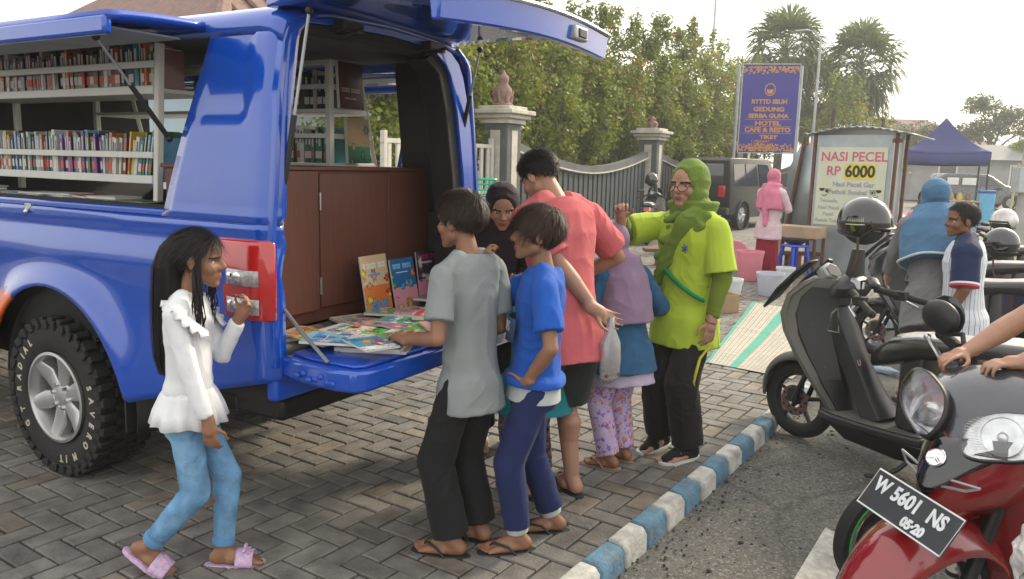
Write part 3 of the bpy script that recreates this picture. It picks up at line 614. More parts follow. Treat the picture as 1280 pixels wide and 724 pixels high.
# ================================================================ TRUCK (local: X rearward, Y across away from the near side, Z up)
TO = V((-.9222, 2.96, 0)); TA = radians(-30)
TR = thing('library_truck', 'blue mobile library pickup with raised hatches and an orange front flank', 'truck', TO, TA)
TM = Mx.Translation(TO) @ Mx.Rotation(TA, 4, 'Z')
ORG = mat('truck_orange_paint', (.75, .13, .01), .3, coat=1, var=.05); LIN = mat('dark_grey_lining', (.035, .037, .037), .8, var=.2, bump=.3)
W_ = 1.50; AX, AZ, AR = -1.41, .40, .535
def zb(X): 
    if X > -.88: return .69+.26*X
    return .43
def skin(X, Z):
    y = 0
    if Z > 1.30: y += .012+.10*((Z-1.30)/.8)**1.4
    y += .012*math.exp(-((Z-1.215)/.03)**2)      # groove under the belt line
    y += .03*max(0, (.75-Z)/.4)**1.5
    y -= .014*math.exp(-((Z-1.10)/.06)**2)      # shoulder
    d = sqrt((X-AX)**2+(Z-AZ)**2)-AR
    if Z < 1.15: y -= .055*math.exp(-(max(0, d)/.10)**2)*min(1, max(0, (1.15-Z)/.2))
    if X > -.07: y += .07-sqrt(max(0, .07**2-(X+.07)**2))
    return y
g = MB(); cols = [-2.75, -2.5, -2.3, -2.15, -2.05, -1.98]+[AX-AR*cos(a) for a in np.linspace(.10, pi-.16, 30)]+[-.85, -.78, -.68, -.58, -.48, -.38, -.28, -.2, -.12, -.07, -.045, -.02, -.004, 0]
P = []; 
for X in cols:
    z0 = zb(X); dd = AR**2-(X-AX)**2
    if dd > 0 and abs(X-AX) < AR*.996: z0 = max(z0 if X < AX else zb(X), AZ+sqrt(dd))
    P.append([(X, skin(X, z0+(1.30-z0)*k/26), z0+(1.30-z0)*k/26) for k in range(27)])
g.grid(P); 
for i, f in enumerate(g.f):
    c = [sum(g.v[k][q] for k in f)/4 for q in (0, 2)]
    if c[0] < -1.70 and c[1] < .87+.05*(c[0]+1.8): g.m[i] = 1
def mirror(mb, y0):
    k = MB(); k.v = [(x, y0-y, z) for x, y, z in mb.v]; k.f = list(mb.f); k.m = list(mb.m); return k
near = g.build('side_panel', [BLUE, ORG], TR, smooth=60, solidify=.02, off=0)
far = mirror(g, W_).build('side_panel', [BLUE, ORG], TR, smooth=60, solidify=.02, off=0)
# upper rear corner: from window edge to the rear edge
def wx_(Z): return -.605+.217*((Z-1.33)/.69)
def xr(Z): return 0
P = []
for k in range(25):
    Z = 1.30+(2.10-1.30)*k/24; a = wx_(max(1.33, min(2.02, Z))); row = []
    for j in range(19):
        u = j/18; X = a+(0-a)*(1-(1-u)**1.8); y = skin(X, Z)
        if Z > 2.0: y += .09*((Z-2.0)/.1)**2
        row.append((X, y, Z))
    P.append(row)
# shallow pressed recess panel
for k, r in enumerate(P):
    for j, (X, y, Z) in enumerate(r):
        if 1.70 < Z < 2.03 and -.46+.3*(Z-1.7) < X < -.15: r[j] = (X, y+.012, Z)
g = MB(); g.grid(P); g.build('rear_pillar', BLUE, TR, smooth=60, solidify=.025, off=0); mirror(g, W_).build('rear_pillar', BLUE, TR, smooth=60, solidify=.025, off=0)
# sill under the side opening, rail above it
g = MB(); g.box2((-2.75, .005, 1.295), (-.56, .10, 1.332)); g.build('window_sill', BLUE, TR, bevel=.012)
g = MB(); g.box2((-2.75, .02, 1.325), (-.60, .06, 1.345)); g.build('weather_strip', RUB, TR, bevel=.005)
g = MB(); P = []
for z, y in ((2.02, .105), (2.05, .10), (2.09, .12), (2.12, .19), (2.15, .35), (2.165, .73), (2.15, 1.11), (2.12, 1.27), (2.09, 1.34), (2.05, 1.36), (2.02, 1.355)):
    P.append([(X, y, z-.04*max(0, (X+.12)/.12)**2) for X in (-2.75, -2, -1.2, -.6, -.3, -.12, -.06, 0)])
g.grid(P); g.build('roof', BLUE, TR, smooth=60, solidify=.025, off=0)
# rear opening frame (blue) and seal (black)
def hoop(ins, z0=.74):
    L_ = [(.0+ins, z0), (.0+ins, 1.28), (.02+ins, 1.5), (.05+ins, 1.8), (.08+ins, 1.98)]
    c = [(.08+ins+.02, 2.03), (.15+ins, 2.085-ins*.5), (.4, 2.12-ins), (.73, 2.13-ins), (1.04, 2.12-ins)]
    return L_+c
def full(ins, yl=0, z0=.74, ri=1.0):
    a = hoop(ins, z0); wr_ = [(W_-.02-ins*ri-.02, z0), (W_-.02-ins*ri-.02, 1.28), (W_-.04-ins*ri-.03, 1.5), (W_-.10-ins*ri-.03, 1.8), (W_-.16-ins*ri-.03, 1.97), (W_-.20-ins*ri-.03, 2.04-ins*.6), (W_-.30-ins*ri, 2.09-ins*.9)]
    return a+wr_[::-1]
def band(name, A, B, x0, x1, m):
    g = MB(); R_ = []
    n = len(A)
    for i in range(n):
        R_.append([(x0, *A[i]), (x1, *A[i]), (x1, *B[i]), (x0, *B[i])])
    g.rings(R_); return g.build(name, m, TR, bevel=.006, smooth=50)
A_ = full(.012); B_ = full(.04, ri=3.2); C_ = full(.07, ri=2.9)
band('rear_frame', A_, B_, -.10, .006, BLUE); band('door_seal', B_, C_, -.14, -.012, RUB)
# interior
g = MB()
g.box2((-2.7, .07, .70), (-.02, W_-.07, .755)); g.box2((-2.72, .07, .70), (-2.68, W_-.07, 2.05))
g.build('load_floor', LIN, TR)
g = MB(); g.box2((-.29, .10, .757), (-.02, W_-.09, .80)); g.build('floor_mat', mat('grey_rug', (.09, .095, .09), .95, var=.3, vs=25, bump=.5), TR, bevel=.012)
g = MB(); y1 = W_-.06
g.add([(-.46, y1, 1.28), (-.12, y1, 1.28), (-.12, y1-.18, 2.05), (-.40, y1-.18, 2.05)], [(0, 1, 2, 3)]); g.add([(-2.7, y1, .7), (-.02, y1, .7), (-.02, y1, 1.32), (-2.7, y1, 1.32)], [(0, 1, 2, 3)]); g.add([(-2.7, .05, .7), (-.02, .05, .7), (-.02, .05, 1.3), (-2.7, .05, 1.3)], [(0, 1, 2, 3)])
g.add([(-2.7, .14, 2.07), (-.05, .14, 2.07), (-.05, W_-.2, 2.07), (-2.7, W_-.2, 2.07)], [(0, 1, 2, 3)]); g.add([(-.40, .11, 1.3), (-.1, .05, 1.3), (-.1, .12, 2.05), (-.36, .13, 2.05)], [(0, 1, 2, 3)])
g.build('lining', LIN, TR, solidify=.015, off=0)
WOODL = mat('mahogany_laminate', (.12, .042, .027), .5, var=.16, vs=14, bump=.05, stretch=(6, 6, .35), spec=.4)
g = MB(); g.box2((-.75, .12, .80), (-.312, y1-.01, 1.50)); g.box2((-.77, .11, 1.50), (-.29, y1-.005, 1.517)); cb_ = g.build('book_cabinet', WOODL, TR, bevel=.003)
g = MB()
for a, b, z0, z1 in ((.13, .578, .855, 1.498), (.584, 1.066, .865, 1.488), (1.072, y1-.02, .855, 1.498)): g.box2((-.313, a, z0), (-.296, b, z1))
g.build('cabinet_door', WOODL, cb_, bevel=.004)
g = MB()
for z in (.97, 1.36): g.bar((-.293, .581, z-.04), (-.293, .581, z+.04), .006, seg=8)
g.build('hinge', STEEL, cb_)
g = MB(); g.box2((-.295, .20, .90), (-.26, .30, .99)); so_ = g.build('power_socket', mat('ivory_plastic', (.6, .58, .5), .4), TR, bevel=.01)
g = MB(); g.lathe([(.03, 0), (.034, .006), (.026, .006), (.022, .001), (0, .001)], (-.261, .25, .945), (1, 0, 0), 18); g.build('socket_ring', mat('ivory_shade', (.45, .44, .38), .4), so_)
# tail lamps
def tail(sy):
    f = (lambda y: y) if sy < 0 else (lambda y: W_-y)
    g = MB(); R_ = []
    for z, x0, e in ((.925, -.235, .0), (.935, -.24, .012), (1.08, -.252, .018), (1.225, -.275, .014), (1.24, -.27, .0)):
        R_.append([(x0, f(-.012-e*.3), z), (-.08, f(-.020-e), z), (-.03, f(-.008-e), z), (.000+e*.6, f(.008), z), (.004+e*.6, f(.026), z), (-.03, f(.038), z), (x0, f(.05), z)])
    g.rings(R_); l_ = g.build('tail_lamp', RED, TR, bevel=.008, smooth=60)
    CL = mat('clear_lens', (.34, .33, .32), .08, coat=1, var=.5, vs=40, bump=.5, bs=90)
    for z0, z1 in ((.955, 1.015), (1.065, 1.125)):
        g = MB(); R_ = [[(x0, f(yy-.003), z) for x0, yy in ((-.20, -.029), (-.08, -.040), (-.045, -.034), (-.030, -.024))] for z in (z0, z0+.03, z1)]
        g.grid(R_); g.build('lens', CL, l_, solidify=.008, off=0, smooth=60)
        g = MB(); g.ell((-.13, f(-.040), (z0+z1)/2), (.03, .006, .022)); g.ell((-.18, f(-.036), (z0+z1)/2), (.018, .008, .02)); g.build('bulb_reflector', CHRO, l_)
tail(-1); tail(1)
# lower rear, bumper, tailgate
g = MB(); g.box2((-.06, .02, .60), (-.004, W_-.02, .745)); g.build('rear_sill', mat('blue_shadow_metal', (.008, .08, .5), .4, coat=.6), TR, bevel=.015)  # sill in one even blue
g = MB(); g.box2((-.45, .2, .44), (-.16, W_-.2, .54)); g.build('step_bumper', DBLK, TR, bevel=.02)
outl = [(.0, .05), (.14, .02), (.30, .012), (.385, .03), (.42, .075), (.42, W_-.10), (.385, W_-.05), (.30, W_-.03), (0, W_-.06)]
g = MB(); g.prism(outl, .70, .785); tg = g.build('tailgate', BLUE, TR, bevel=.014)
g = MB(); g.prism([(.02, .09), (.16, .06), (.36, .06), (.39, .10), (.39, W_-.12), (.36, W_-.08), (.02, W_-.09)], .786, .797); g.build('tailgate_inner_panel', mat('tailgate_liner', (.008, .07, .5), .4, coat=.6), tg, bevel=.004)
g = MB()
for q in range(7): g.ell((.12+q*.03, .012+.004*(q % 2), .735+.012*sin(q*2)), (.016, .008, .012), seg=8, rg=6)
g.build('latch_bolts', mat('blue_bolt', (.008, .07, .45), .4), tg)
g = MB(); g.tube([(-.02, .07, .985), (.10, .055, .90), (.26, .035, .80)], .008, 6); g.build('tailgate_cable', mat('steel_cable', (.2, .21, .22), .45, metal=.8), TR)
# raised rear hatch
g = MB(); P = []; nx, ny = 10, 18
for i in range(nx+1):
    u = i/nx; row = []
    for j in range(ny+1):
        v = j/ny; yy = .10+v*(W_-.36); rear = .70+.045*sin(pi*v)+.10*(v-.0)
        X = -.09+u*(rear+.09); z = 2.145-.06*u+.05*sin(pi*u*.8)+.02*sin(pi*v)
        row.append((X, yy-(.0)*u, z))
    P.append(row)
g.grid(P); ht = g.build('rear_hatch', BLUE, TR, smooth=60, solidify=.035, off=-1)
e = P[-1]; g = MB(); g.rings([[(x+.012, y, z+.006), (x+.002, y, z-.10), (x-.03, y, z-.10), (x-.04, y, z-.005)] for x, y, z in e]); g.build('hatch_lip', BLUE, ht, bevel=.008, smooth=50)
g = MB(); g.tube([(x+.015, y, z+.006) for x, y, z in e], .009, 6); g.build('hatch_trim', STEEL, ht)
x, y, z = e[13]; g = MB(); g.box2((x-.02, y-.06, z-.075), (x+.028, y+.06, z-.02)); f = g.build('hatch_handle', GALV, ht, bevel=.008)
g = MB(); g.box2((x+.02, y-.035, z-.065), (x+.034, y+.035, z-.03)); g.build('lock_plate', DBLK, f, bevel=.004)
for yy in (.42, 1.0): g = MB(); g.box2((-.06, yy-.06, 2.06), (.06, yy+.06, 2.10)); g.cap((.0, yy, 2.05), (.10, yy, 2.07), .012, .008, seg=8); g.build('hatch_hinge', DBLK, ht, bevel=.006)
g = MB(); p0, p1 = (-.04, .05, 1.40), (.25, .22, 2.09); 
def strut(p0, p1):
    g = MB(); a, b = V(p0), V(p1); m = a.lerp(b, .55); g.bar(a, m, .011, seg=8); g.bar(m, b, .006, seg=8, mi=1); g.ell(a, (.016,)*3, seg=8, rg=6); g.ell(b, (.016,)*3, seg=8, rg=6)
    return g.build('gas_strut', [DBLK, GALV], TR)
strut((-.03, .07, 1.25), (.10, .13, 2.09)); strut((-.04, W_-.17, 1.62), (.12, W_-.235, 2.10))
# side hatches
def side_hatch(nr):
    f = (lambda y: y) if nr else (lambda y: W_-y)
    g = MB(); P = []
    for i in range(9):
        u = i/8; P.append([(X+(0.04*u if X > -.5 else 0), f(.09-u*.44), 2.045-.028*u*u+.0*X) for X in (-2.7, -2, -1.3, -.7, -.42)])
    g.grid(P); h_ = g.build('side_hatch', BLUE, TR, smooth=60, solidify=.03, off=1 if nr else -1)
    g = MB(); g.box2((-2.7, f(-.33), 1.965), (-.385, f(-.365), 2.03)); g.build('hatch_edge', BLUE, h_, bevel=.012)
    g = MB(); g.box2((-2.6, f(.03), 2.005), (-.5, f(-.30), 2.012)); g.build('hatch_liner', mat('pale_grey_liner', (.32, .34, .34), .7), h_)
side_hatch(True); side_hatch(False)
strut((-.64, .065, 1.62), (-.66, -.22, 1.99))
g = MB(); g.tube([(X, skin(X, 1.303)-.001, 1.303) for X in np.linspace(-2.7, -.09, 30)], .0035, 6); g.build('panel_gap', RUB, TR)
# small catch under the sill, fuel flap
g = MB(); g.box2((-1.62, -.012, 1.285), (-1.57, .02, 1.31)); g.cap((-1.595, -.02, 1.272), (-1.595, .0, 1.30), .012, .008, seg=8); g.build('sill_catch', STEEL, TR, bevel=.003)
g = MB(); P = [(-2.12+.11*sx*abs(cos(a))**.5*(1), 0) for a, sx in ()]
q = [(-1.98+.085*math.copysign(abs(cos(a))**.5, cos(a)), 1.02+.085*math.copysign(abs(sin(a))**.5, sin(a))) for a in [2*pi*i/28 for i in range(28)]]
g.rings([[(x, skin(x, z)-.016, z) for x, z in q], [(x, skin(x, z)-.004, z) for x, z in q]]); g.build('fuel_flap', BLUE, TR, bevel=.004)
# cab and bonnet ahead, mostly out of frame
g = MB()
for sgn in (0, 1):
    pass
R_ = []
for yy, k in ((.02, 0), (.0, 1), (W_/2, 1.0), (W_, 1), (W_-.02, 0)):
    pr = [(-2.75, .5), (-2.75, 1.3), (-2.75, 1.98), (-3.6, 1.98), (-4.05, 1.32), (-5.0, 1.18), (-5.15, .95), (-5.12, .5), (-4.95, .45), (-4.8, .75), (-4.5, .9), (-4.2, .75), (-4.05, .45)]
    R_.append([(x, yy+(.12*(z-1.3)*(1 if yy < W_/2 else -1) if z > 1.3 and yy != W_/2 else 0), z-(.01 if k == 0 else 0)) for x, z in pr])
g.rings(R_); g.build('cab', BLUE, TR, bevel=.04)
g = MB()
for yy, s_ in ((.06, -1), (W_-.06, 1)):
    g.add([(-2.95, yy+s_*.075, 1.36), (-2.95, yy+s_*.03, 1.86), (-3.55, yy+s_*.03, 1.86), (-3.9, yy+s_*.075, 1.36)], [(0, 1, 2, 3)])
g.build('cab_window', GLASS, TR, solidify=.01, off=0, smooth=0)
# wheels
TXT = mat('tyre_lettering', (.5, .45, .33), .7, var=.25, vs=40)
def wheel(ax, y, out, letters=False):
    c = V((0, 0, 0))
    g = MB(); w = .13; g.lathe([(.235, out*-.0+w*out*.9), (.27, out*w*1.02), (.36, out*w*1.04), (.388, out*w*.92), (.395, 0), (.388, -out*w*.92), (.36, -out*w), (.23, -out*w)], c, (0, 1, 0), 48, ring=True)
    t = g.build('wheel', RUB, TR, smooth=50); t.location = (ax, y, AZ); t.scale = (.945, 1, .945)
    g = MB(); N_ = 34
    for k in range(N_):
        a = 2*pi*k/N_
        for row, (ya, yb, da, h) in enumerate(((.07, .134, .0, .024), (.0, .062, .09, .02), (-.062, .0, .0, .02), (-.134, -.07, .09, .024))):
            a0 = a+da; R = Mx.Rotation(-a0, 3, 'Y'); 
            ln = .046 if (k+row) % 2 else .034
            g.box(c+R @ V((.398, (ya+yb)/2, 0)), (h*1.5, yb-ya, ln), 0, R)
        R = Mx.Rotation(-a, 3, 'Y'); g.box(c+R @ V((.378, out*.133, 0)), (.045, .02, .042 if k % 2 else .03), 0, R)
    g.build('tread_blocks', RUB, t, bevel=.004, smooth=30)
    g = MB(); o = out
    g.lathe([(.232, o*.12), (.236, o*.135), (.222, o*.138), (.212, o*.12), (.205, o*.04), (.19, -o*.05), (.1, -o*.05), (0, -o*.05)], c, (0, 1, 0), 48, cap=False)
    ALU = mat('alloy_silver', (.5, .5, .49), .35, metal=.75, var=.08); 
    g.lathe([(.075, o*.07), (.085, o*.095), (.05, o*.108), (.0, o*.11)], c, (0, 1, 0), 28, cap=False)
    rim = g.build('rim', ALU, t, smooth=50)
    for k in range(6):
        a = 2*pi*k/6+.3; u = V((cos(a), 0, sin(a))); v = V((-sin(a), 0, cos(a)))
        P_ = lambda r, s_, d: c+u*r+v*s_+V((0, o*d, 0))
        q = MB(); q.rings([[P_(.055, -.034, .06), P_(.055, -.034, .10), P_(.055, 0, .108), P_(.055, .034, .10), P_(.055, .034, .06)], [P_(.14, -.05, .05), P_(.14, -.05, .098), P_(.14, 0, .112), P_(.14, .05, .098), P_(.14, .05, .05)], [P_(.218, -.036, .06), P_(.218, -.036, .122), P_(.218, 0, .13), P_(.218, .036, .122), P_(.218, .036, .06)]])
        q.build('spoke', ALU, rim, bevel=.006, smooth=40)
    for k in range(6): q = MB(); a = 2*pi*(k+.5)/6+.3; b = c+V((cos(a)*.062, o*.085, sin(a)*.062)); q.bar(b, b+V((0, o*.03, 0)), .012, .01, seg=6); q.build('wheel_nut', CHRO, rim)
    q = MB(); q.lathe([(.15, -o*.03), (.15, -o*.045), (0, -o*.045)], c, (0, 1, 0), 24); q.build('brake_drum', DBLK, rim)
    if letters:
        q = MB()
        def arc(s_, a0, da, sz):
            a = a0
            for ch in s_:
                if ch != ' ':
                    vs, fs = text(ch, sz*.84, .0015, .002, .85)
                    u = V((cos(a), 0, sin(a))); v = V((sin(a), 0, -cos(a)))
                    M = basis(c+u*.318+V((0, o*(.1345), 0)), v, u); q.add(vs, fs, 0, M)
                a -= da*(1.25 if ch in 'MGO' else .75 if ch in 'I/ ' else 1)
        arc('GT RADIAL', radians(215), radians(11.5), .062); arc('SAVERO M/T', radians(18), radians(11.5), .062)
        q.build('tyre_lettering', TXT, t, smooth=0)
AZ = .388; wheel(AX-.03, .10, -1, True); wheel(AX-.03, W_-.10, 1); wheel(-4.5, .12, -1); wheel(-4.5, W_-.12, 1); AZ = .40
for f in (lambda y: y, lambda y: W_-y):
    g = MB(); R_ = []
    for i in range(25): a = radians(-12)+i*radians(204)/24; R_.append([(AX+cos(a)*(AR+.0), f(.02), AZ+sin(a)*(AR-.005)), (AX+cos(a)*(AR+.02), f(.55), AZ+sin(a)*(AR+.02))])
    g.grid(R_); g.build('wheel_well', DBLK, TR, smooth=60, solidify=.01)
    g = MB(); g.prism([(-.95, .30), (-.945, .62), (-.935, .62), (-.935, .30)], f(.0), f(.30), Mx(((1, 0, 0, 0), (0, 0, 1, 0), (0, 1, 0, 0), (0, 0, 0, 1)))); g.build('mud_flap', RUB, TR, bevel=.003)
g = MB(); g.box2((-5, .3, .46), (-.45, W_-.3, .72)); g.bar((AX, .1, AZ), (AX, W_-.1, AZ), .05, seg=10); g.box2((-2.7, .1, .5), (-1.98, W_-.1, .70)); g.box2((-.84, .06, .58), (-.06, W_-.06, .70)); g.build('chassis', DBLK, TR)
# ---------------------------------------------------------------- racks and books
RK = mat('white_rack_paint', (.66, .66, .61), .4, var=.06, vs=8)
t = thing('book_rack', 'white steel book rack filling the near side opening of the truck', 'rack', TM @ V((0, 0, 0)), TA)
for X, dx in ((-.94, .05), (-2.62, 0)):
    for y in (.22, .52): g = MB(); g.box((X+dx/2, y, 1.69), (.032, .032, .70), 0, Mx.Rotation(atan2(dx*1.2, .7), 3, 'Y')); g.build('upright', RK, t, bevel=.004)
for z in (1.44, 1.84):
    g = MB(); g.box2((-2.62, .205, z-.012), (-.955+(z-1.44)*.09, .53, z+.010)); g.box2((-2.62, .20, z-.02), (-.955+(z-1.44)*.09, .225, z+.018)); g.build('shelf', RK, t, bevel=.004)
    g = MB(); g.box2((-2.62, .195, z+.095), (-.94+(z-1.44)*.09, .215, z+.125)); g.box2((-2.62, .50, z+.095), (-.94+(z-1.44)*.09, .515, z+.125)); g.build('retaining_rail', RK, t, bevel=.004)
t2 = thing('book_rack', 'white steel book rack inside the truck on the far side, behind the cabinet', 'rack', TM @ V((0, 0, 0)), TA)
for X in (-.62, -2.6):
    g = MB(); g.box2((X-.016, .985, 1.51), (X+.016, 1.017, 2.05)); q = [V((X, 1.36, 1.51)), V((X, 1.22, 2.05))]; g.tube(q, .017, 4)
    for z, y in ((1.52, 1.355), (1.67, 1.33), (1.80, 1.295), (1.92, 1.26), (2.04, 1.225)): g.box2((X-.012, .99, z-.013), (X+.012, y, z+.013))
    g.build('upright', RK, t2, bevel=.003)
for z in (1.52, 1.80): g = MB(); g.box2((-2.6, .99, z-.01), (-.62, 1.33, z+.008)); g.build('shelf', RK, t2, bevel=.003)
for z in (1.67, 1.92, 2.04): g = MB(); g.box2((-2.6, .985, z-.012), (-.62, 1.005, z+.012)); g.build('retaining_rail', RK, t2, bevel=.003)
PAGE = mat('page_edges', (.6, .57, .48), .8, var=.1, vs=60, stretch=(1, 1, 60))
LAB = mat('paper_label', (.62, .61, .57), .7, var=.08); LABR = mat('red_white_label', (.6, .12, .1), .7)
BC = {'red': (.30, .02, .025), 'dark red': (.12, .012, .02), 'white': (.6, .6, .58), 'cream': (.52, .47, .36), 'navy': (.02, .03, .1), 'teal': (.02, .18, .19), 'green': (.03, .15, .05), 'dark green': (.02, .06, .03), 'yellow': (.55, .38, .04), 'orange': (.5, .14, .02), 'brown': (.12, .06, .03), 'black': (.015, .015, .018), 'purple': (.13, .04, .2), 'pink': (.5, .1, .2), 'sky blue': (.15, .35, .55), 'grey': (.22, .22, .22), 'maroon': (.09, .01, .025)}
BM = {k: mat('cover_'+k.replace(' ', '_'), c, .35, var=.18, vs=25, coat=.2) for k, c in BC.items()}
def book(label, th, hgt, dep, col, M, group, lab=None, name='book'):
    """standing book: x = thickness, y = depth (spine at y=0), z = height"""
    g = MB(); c = .002
    g.box2((0, 0, 0), (c, dep, hgt)); g.box2((th-c, 0, 0), (th, dep, hgt)); g.box2((0, -.001, 0), (th, c, hgt))
    g.box2((c, c, .003), (th-c, dep-.004, hgt-.003), 1)
    ms = [BM[col], PAGE]
    if lab: ms.append(lab); g.box2((.0012, -.0022, .025), (th-.0012, -.0008, .062), 2)
    if th > .012:
        ms.append(LAB if col not in ('white', 'cream') else BM['navy']); k = len(ms)-1; g.box2((th*.3, -.0022, hgt*.55), (th*.7, -.0009, hgt*.88), k)
    o = g.build(name, ms, smooth=0); o.matrix_world = M; return tag(o, label, 'book', group)
def row(x0, x1, y, z, cols, hr, thr, shelf, group, lean=0, lab=True, step=-1, label_tail='from the rear post'):
    x = x0; cnt = 0
    while x > x1:
        th = random.uniform(*thr); hgt = random.uniform(*hr); col = random.choice(cols)
        tilt = random.gauss(0, .012)+(lean*max(0, 1-cnt/16)**.5)
        M = TM @ Mx.Translation((x-th, y+random.uniform(-.008, .008), z)) @ Mx.Rotation(tilt, 4, 'Y')
        sz = 'tall ' if hgt > hr[0]+(hr[1]-hr[0])*.75 else ''
        book('%s%s book, %s on the %s %s' % (sz, col, ordinal(cnt), shelf, label_tail), th, hgt, .145, col, M, group, random.choice([LAB, LAB, LABR, None]) if lab else None)
        x -= th+.0012+abs(tilt)*.03; cnt += 1
row(-.965+.036, -2.55, .232, 1.852, ['red', 'dark red', 'maroon', 'brown', 'cream', 'navy', 'black', 'white', 'teal', 'grey', 'green', 'orange', 'black', 'dark red'], (.16, .205), (.016, .036), 'upper side shelf', 'books on the upper side shelf of the truck')
row(-.985, -2.55, .232, 1.452, ['white', 'white', 'cream', 'red', 'sky blue', 'teal', 'purple', 'pink', 'yellow', 'green', 'white', 'navy', 'orange'], (.17, .215), (.009, .026), 'lower side shelf', 'books on the lower side shelf of the truck', lean=.24)
row(-.66, -1.7, 1.03, 1.81, ['black', 'dark green', 'brown', 'grey', 'navy', 'cream'], (.16, .2), (.02, .04), 'upper far rack shelf', 'books on the far rack of the truck')
row(-.66, -1.7, 1.03, 1.53, ['navy', 'teal', 'brown', 'cream', 'yellow', 'black', 'green', 'grey', 'white'], (.15, .2), (.018, .035), 'lower far rack shelf', 'books on the far rack of the truck')
# flat books along the window sill
x = -1.02; k = 0
FL = ['green', 'white', 'red', 'cream', 'teal', 'white', 'sky blue', 'yellow', 'red', 'white']
while x > -2.4:
    n = random.choice([1, 2, 2, 3]); z = 1.335
    for q in range(n):
        c = FL[(k*3+q*2+k//4) % len(FL)]; th = random.uniform(.006, .014)
        g = MB(); g.box2((-.10, 0, 0), (.10, .15, .0015)); g.box2((-.10, 0, th-.0015), (.10, .15, th)); g.box2((-.099, .002, .0015), (.099, .148, th-.0015), 1)
        o = g.build('book', [BM[c], PAGE], smooth=0); o.matrix_world = TM @ Mx.Translation((x, .10+random.uniform(0, .02), z)) @ Mx.Rotation(random.uniform(-.25, .25), 4, 'Z')
        tag(o, '%s book on the window sill, %s %s pile from the rear post' % (c, ('bottom of the' if q == 0 else 'top of the' if q == n-1 else 'middle of the') if n > 1 else 'alone as the', ordinal(k)), 'book', 'flat books along the side sill'); z += th+.001
    x -= .19; k += 1
# two face-out books on the far rack's end
def cover_book(label, w, h, th, M, paint, group, name='book'):
    """flat book with a printed front (local z up, cover in x-y); paint(u,v)->colour, a mosaic of small printed faces"""
    nx, ny = max(2, int(w/.0052)), max(2, int(h/.0052)); Q = []; C_ = []
    for i in range(nx):
        for j in range(ny):
            u0, u1, v0, v1 = i/nx, (i+1)/nx, j/ny, (j+1)/ny
            Q.append([((a-.5)*w, (b-.5)*h, th) for a, b in ((u0, v0), (u1, v0), (u1, v1), (u0, v1))]); C_.append(paint((u0+u1)/2, (v0+v1)/2))
    me = quads(np.array(Q), 'book'); setcol(me, np.array(C_)); me.materials.append(PRINT)
    g = MB(); a, b = w/2, h/2
    g.box2((-a, -b, 0), (a, b, .0012), 0); g.box2((-a+.001, -b+.002, .0012), (a-.003, b-.002, th-.0013), 1); g.box2((-a, -b, th-.0013), (a, b, th-.0004), 0); g.box2((-a-.001, -b, 0), (-a+.001, b, th-.0004), 0)
    o = g.build(name, [LAB, PAGE], smooth=0); o.matrix_world = M; tag(o, label, 'book', group)
    f = bpy.data.objects.new('front_cover', me); COL.objects.link(f); f.parent = o
    return o
PRINT = attr_mat('printed_cover', .3, var=.04, spec=.5)
def pic(bgc, accents, seed, title=None, tcol=(.6, .6, .58), band_=(.78, .92), blobs=26):
    R = random.Random(seed*77+5); B = [(R.random(), R.random()*.8, R.uniform(.03, .12), R.choice(accents), R.uniform(.5, 1.6), R.uniform(0, 3)) for _ in range(blobs)]
    sky_ = [c*R.uniform(.7, 1.3) for c in R.choice(accents)]; hz_ = R.uniform(.25, .5)
    def f(u, v):
        c = bgc if v > hz_ else tuple(sky_)
        for bx, by, r, cc, asp, ph in B:
            d = ((u-bx)**2+((v-by)*asp*1.3)**2)**.5/r
            if d < 1+.25*sin(ph+6*atan2(v-by, u-bx)): c = cc if d < .75 else tuple(x*.35 for x in cc)
            if d < .25: c = tuple(min(.65, x*1.6+.08) for x in cc)
        m_ = (band_[0]+band_[1])/2
        if title and band_[0] < v < band_[1] and .08 < u < .92: 
            k = int(u*14+seed); c = title if (k*7+seed) % 6 and (abs(u*14 % 1-.5) > .22 or abs(abs(v-m_)-.028) < .014) and abs(v-m_) < .05 else c
        if band_[0]-.09 < v < band_[0]-.06 and .2 < u < .7: c = tcol
        return c
    return f
RD, WT, YE, GN, BL, SK, OG, PU, PN, BK = (.5, .03, .04), (.62, .62, .6), (.6, .42, .04), (.06, .3, .06), (.03, .13, .5), (.2, .45, .6), (.6, .2, .03), (.16, .06, .4), (.6, .2, .3), (.03, .03, .03)
def standM(X, y, z, ang, yaw=0, h=.28):   # leaning back against the cabinet, facing rear (+X)
    return TM @ Mx.Translation((X, y, z)) @ Mx.Rotation(yaw, 4, 'Z') @ basis((0, 0, 0), (0, 1, 0), (-sin(ang), 0, cos(ang))) @ Mx.Translation((0, h/2, -.006))
G1 = 'picture books standing against the cabinet'
gb = cover_book('orange and yellow picture book standing tallest against the cabinet doors', .205, .285, .008, standM(-.17, .86, .815, .18, .05, .285), pic((.55, .42, .25), [OG, YE, GN, RD, PN, (.4, .2, .1)], 5, WT, (.05, .35, .5), (.74, .90), 16), G1)
vs, fs = text('GRATIS', .042, .0006, .0022, .95); g = MB(); g.add([(x+.008, y-.098, z+.0085) for x, y, z in vs], fs); g.build('cover_lettering', mat('cover_blue_print', (.02, .22, .45), .4), gb, smooth=0)
cover_book('blue picture book with a yellow figure standing beside the tallest one', .19, .255, .008, standM(-.17, 1.08, .81, .2, 0, .255), pic((.02, .13, .36), [YE, GN, OG, (.02, .25, .5), PN], 12, SK, WT, (.8, .9), 12), G1)
cover_book('dark comic with swirling white and pink figures standing near the right pillar', .17, .25, .008, standM(-.19, 1.305, .83, .15, -.1, .25), pic((.04, .04, .09), [WT, PN, RD, BL, WT], 23, RD, WT, (.85, .93), 16), G1)
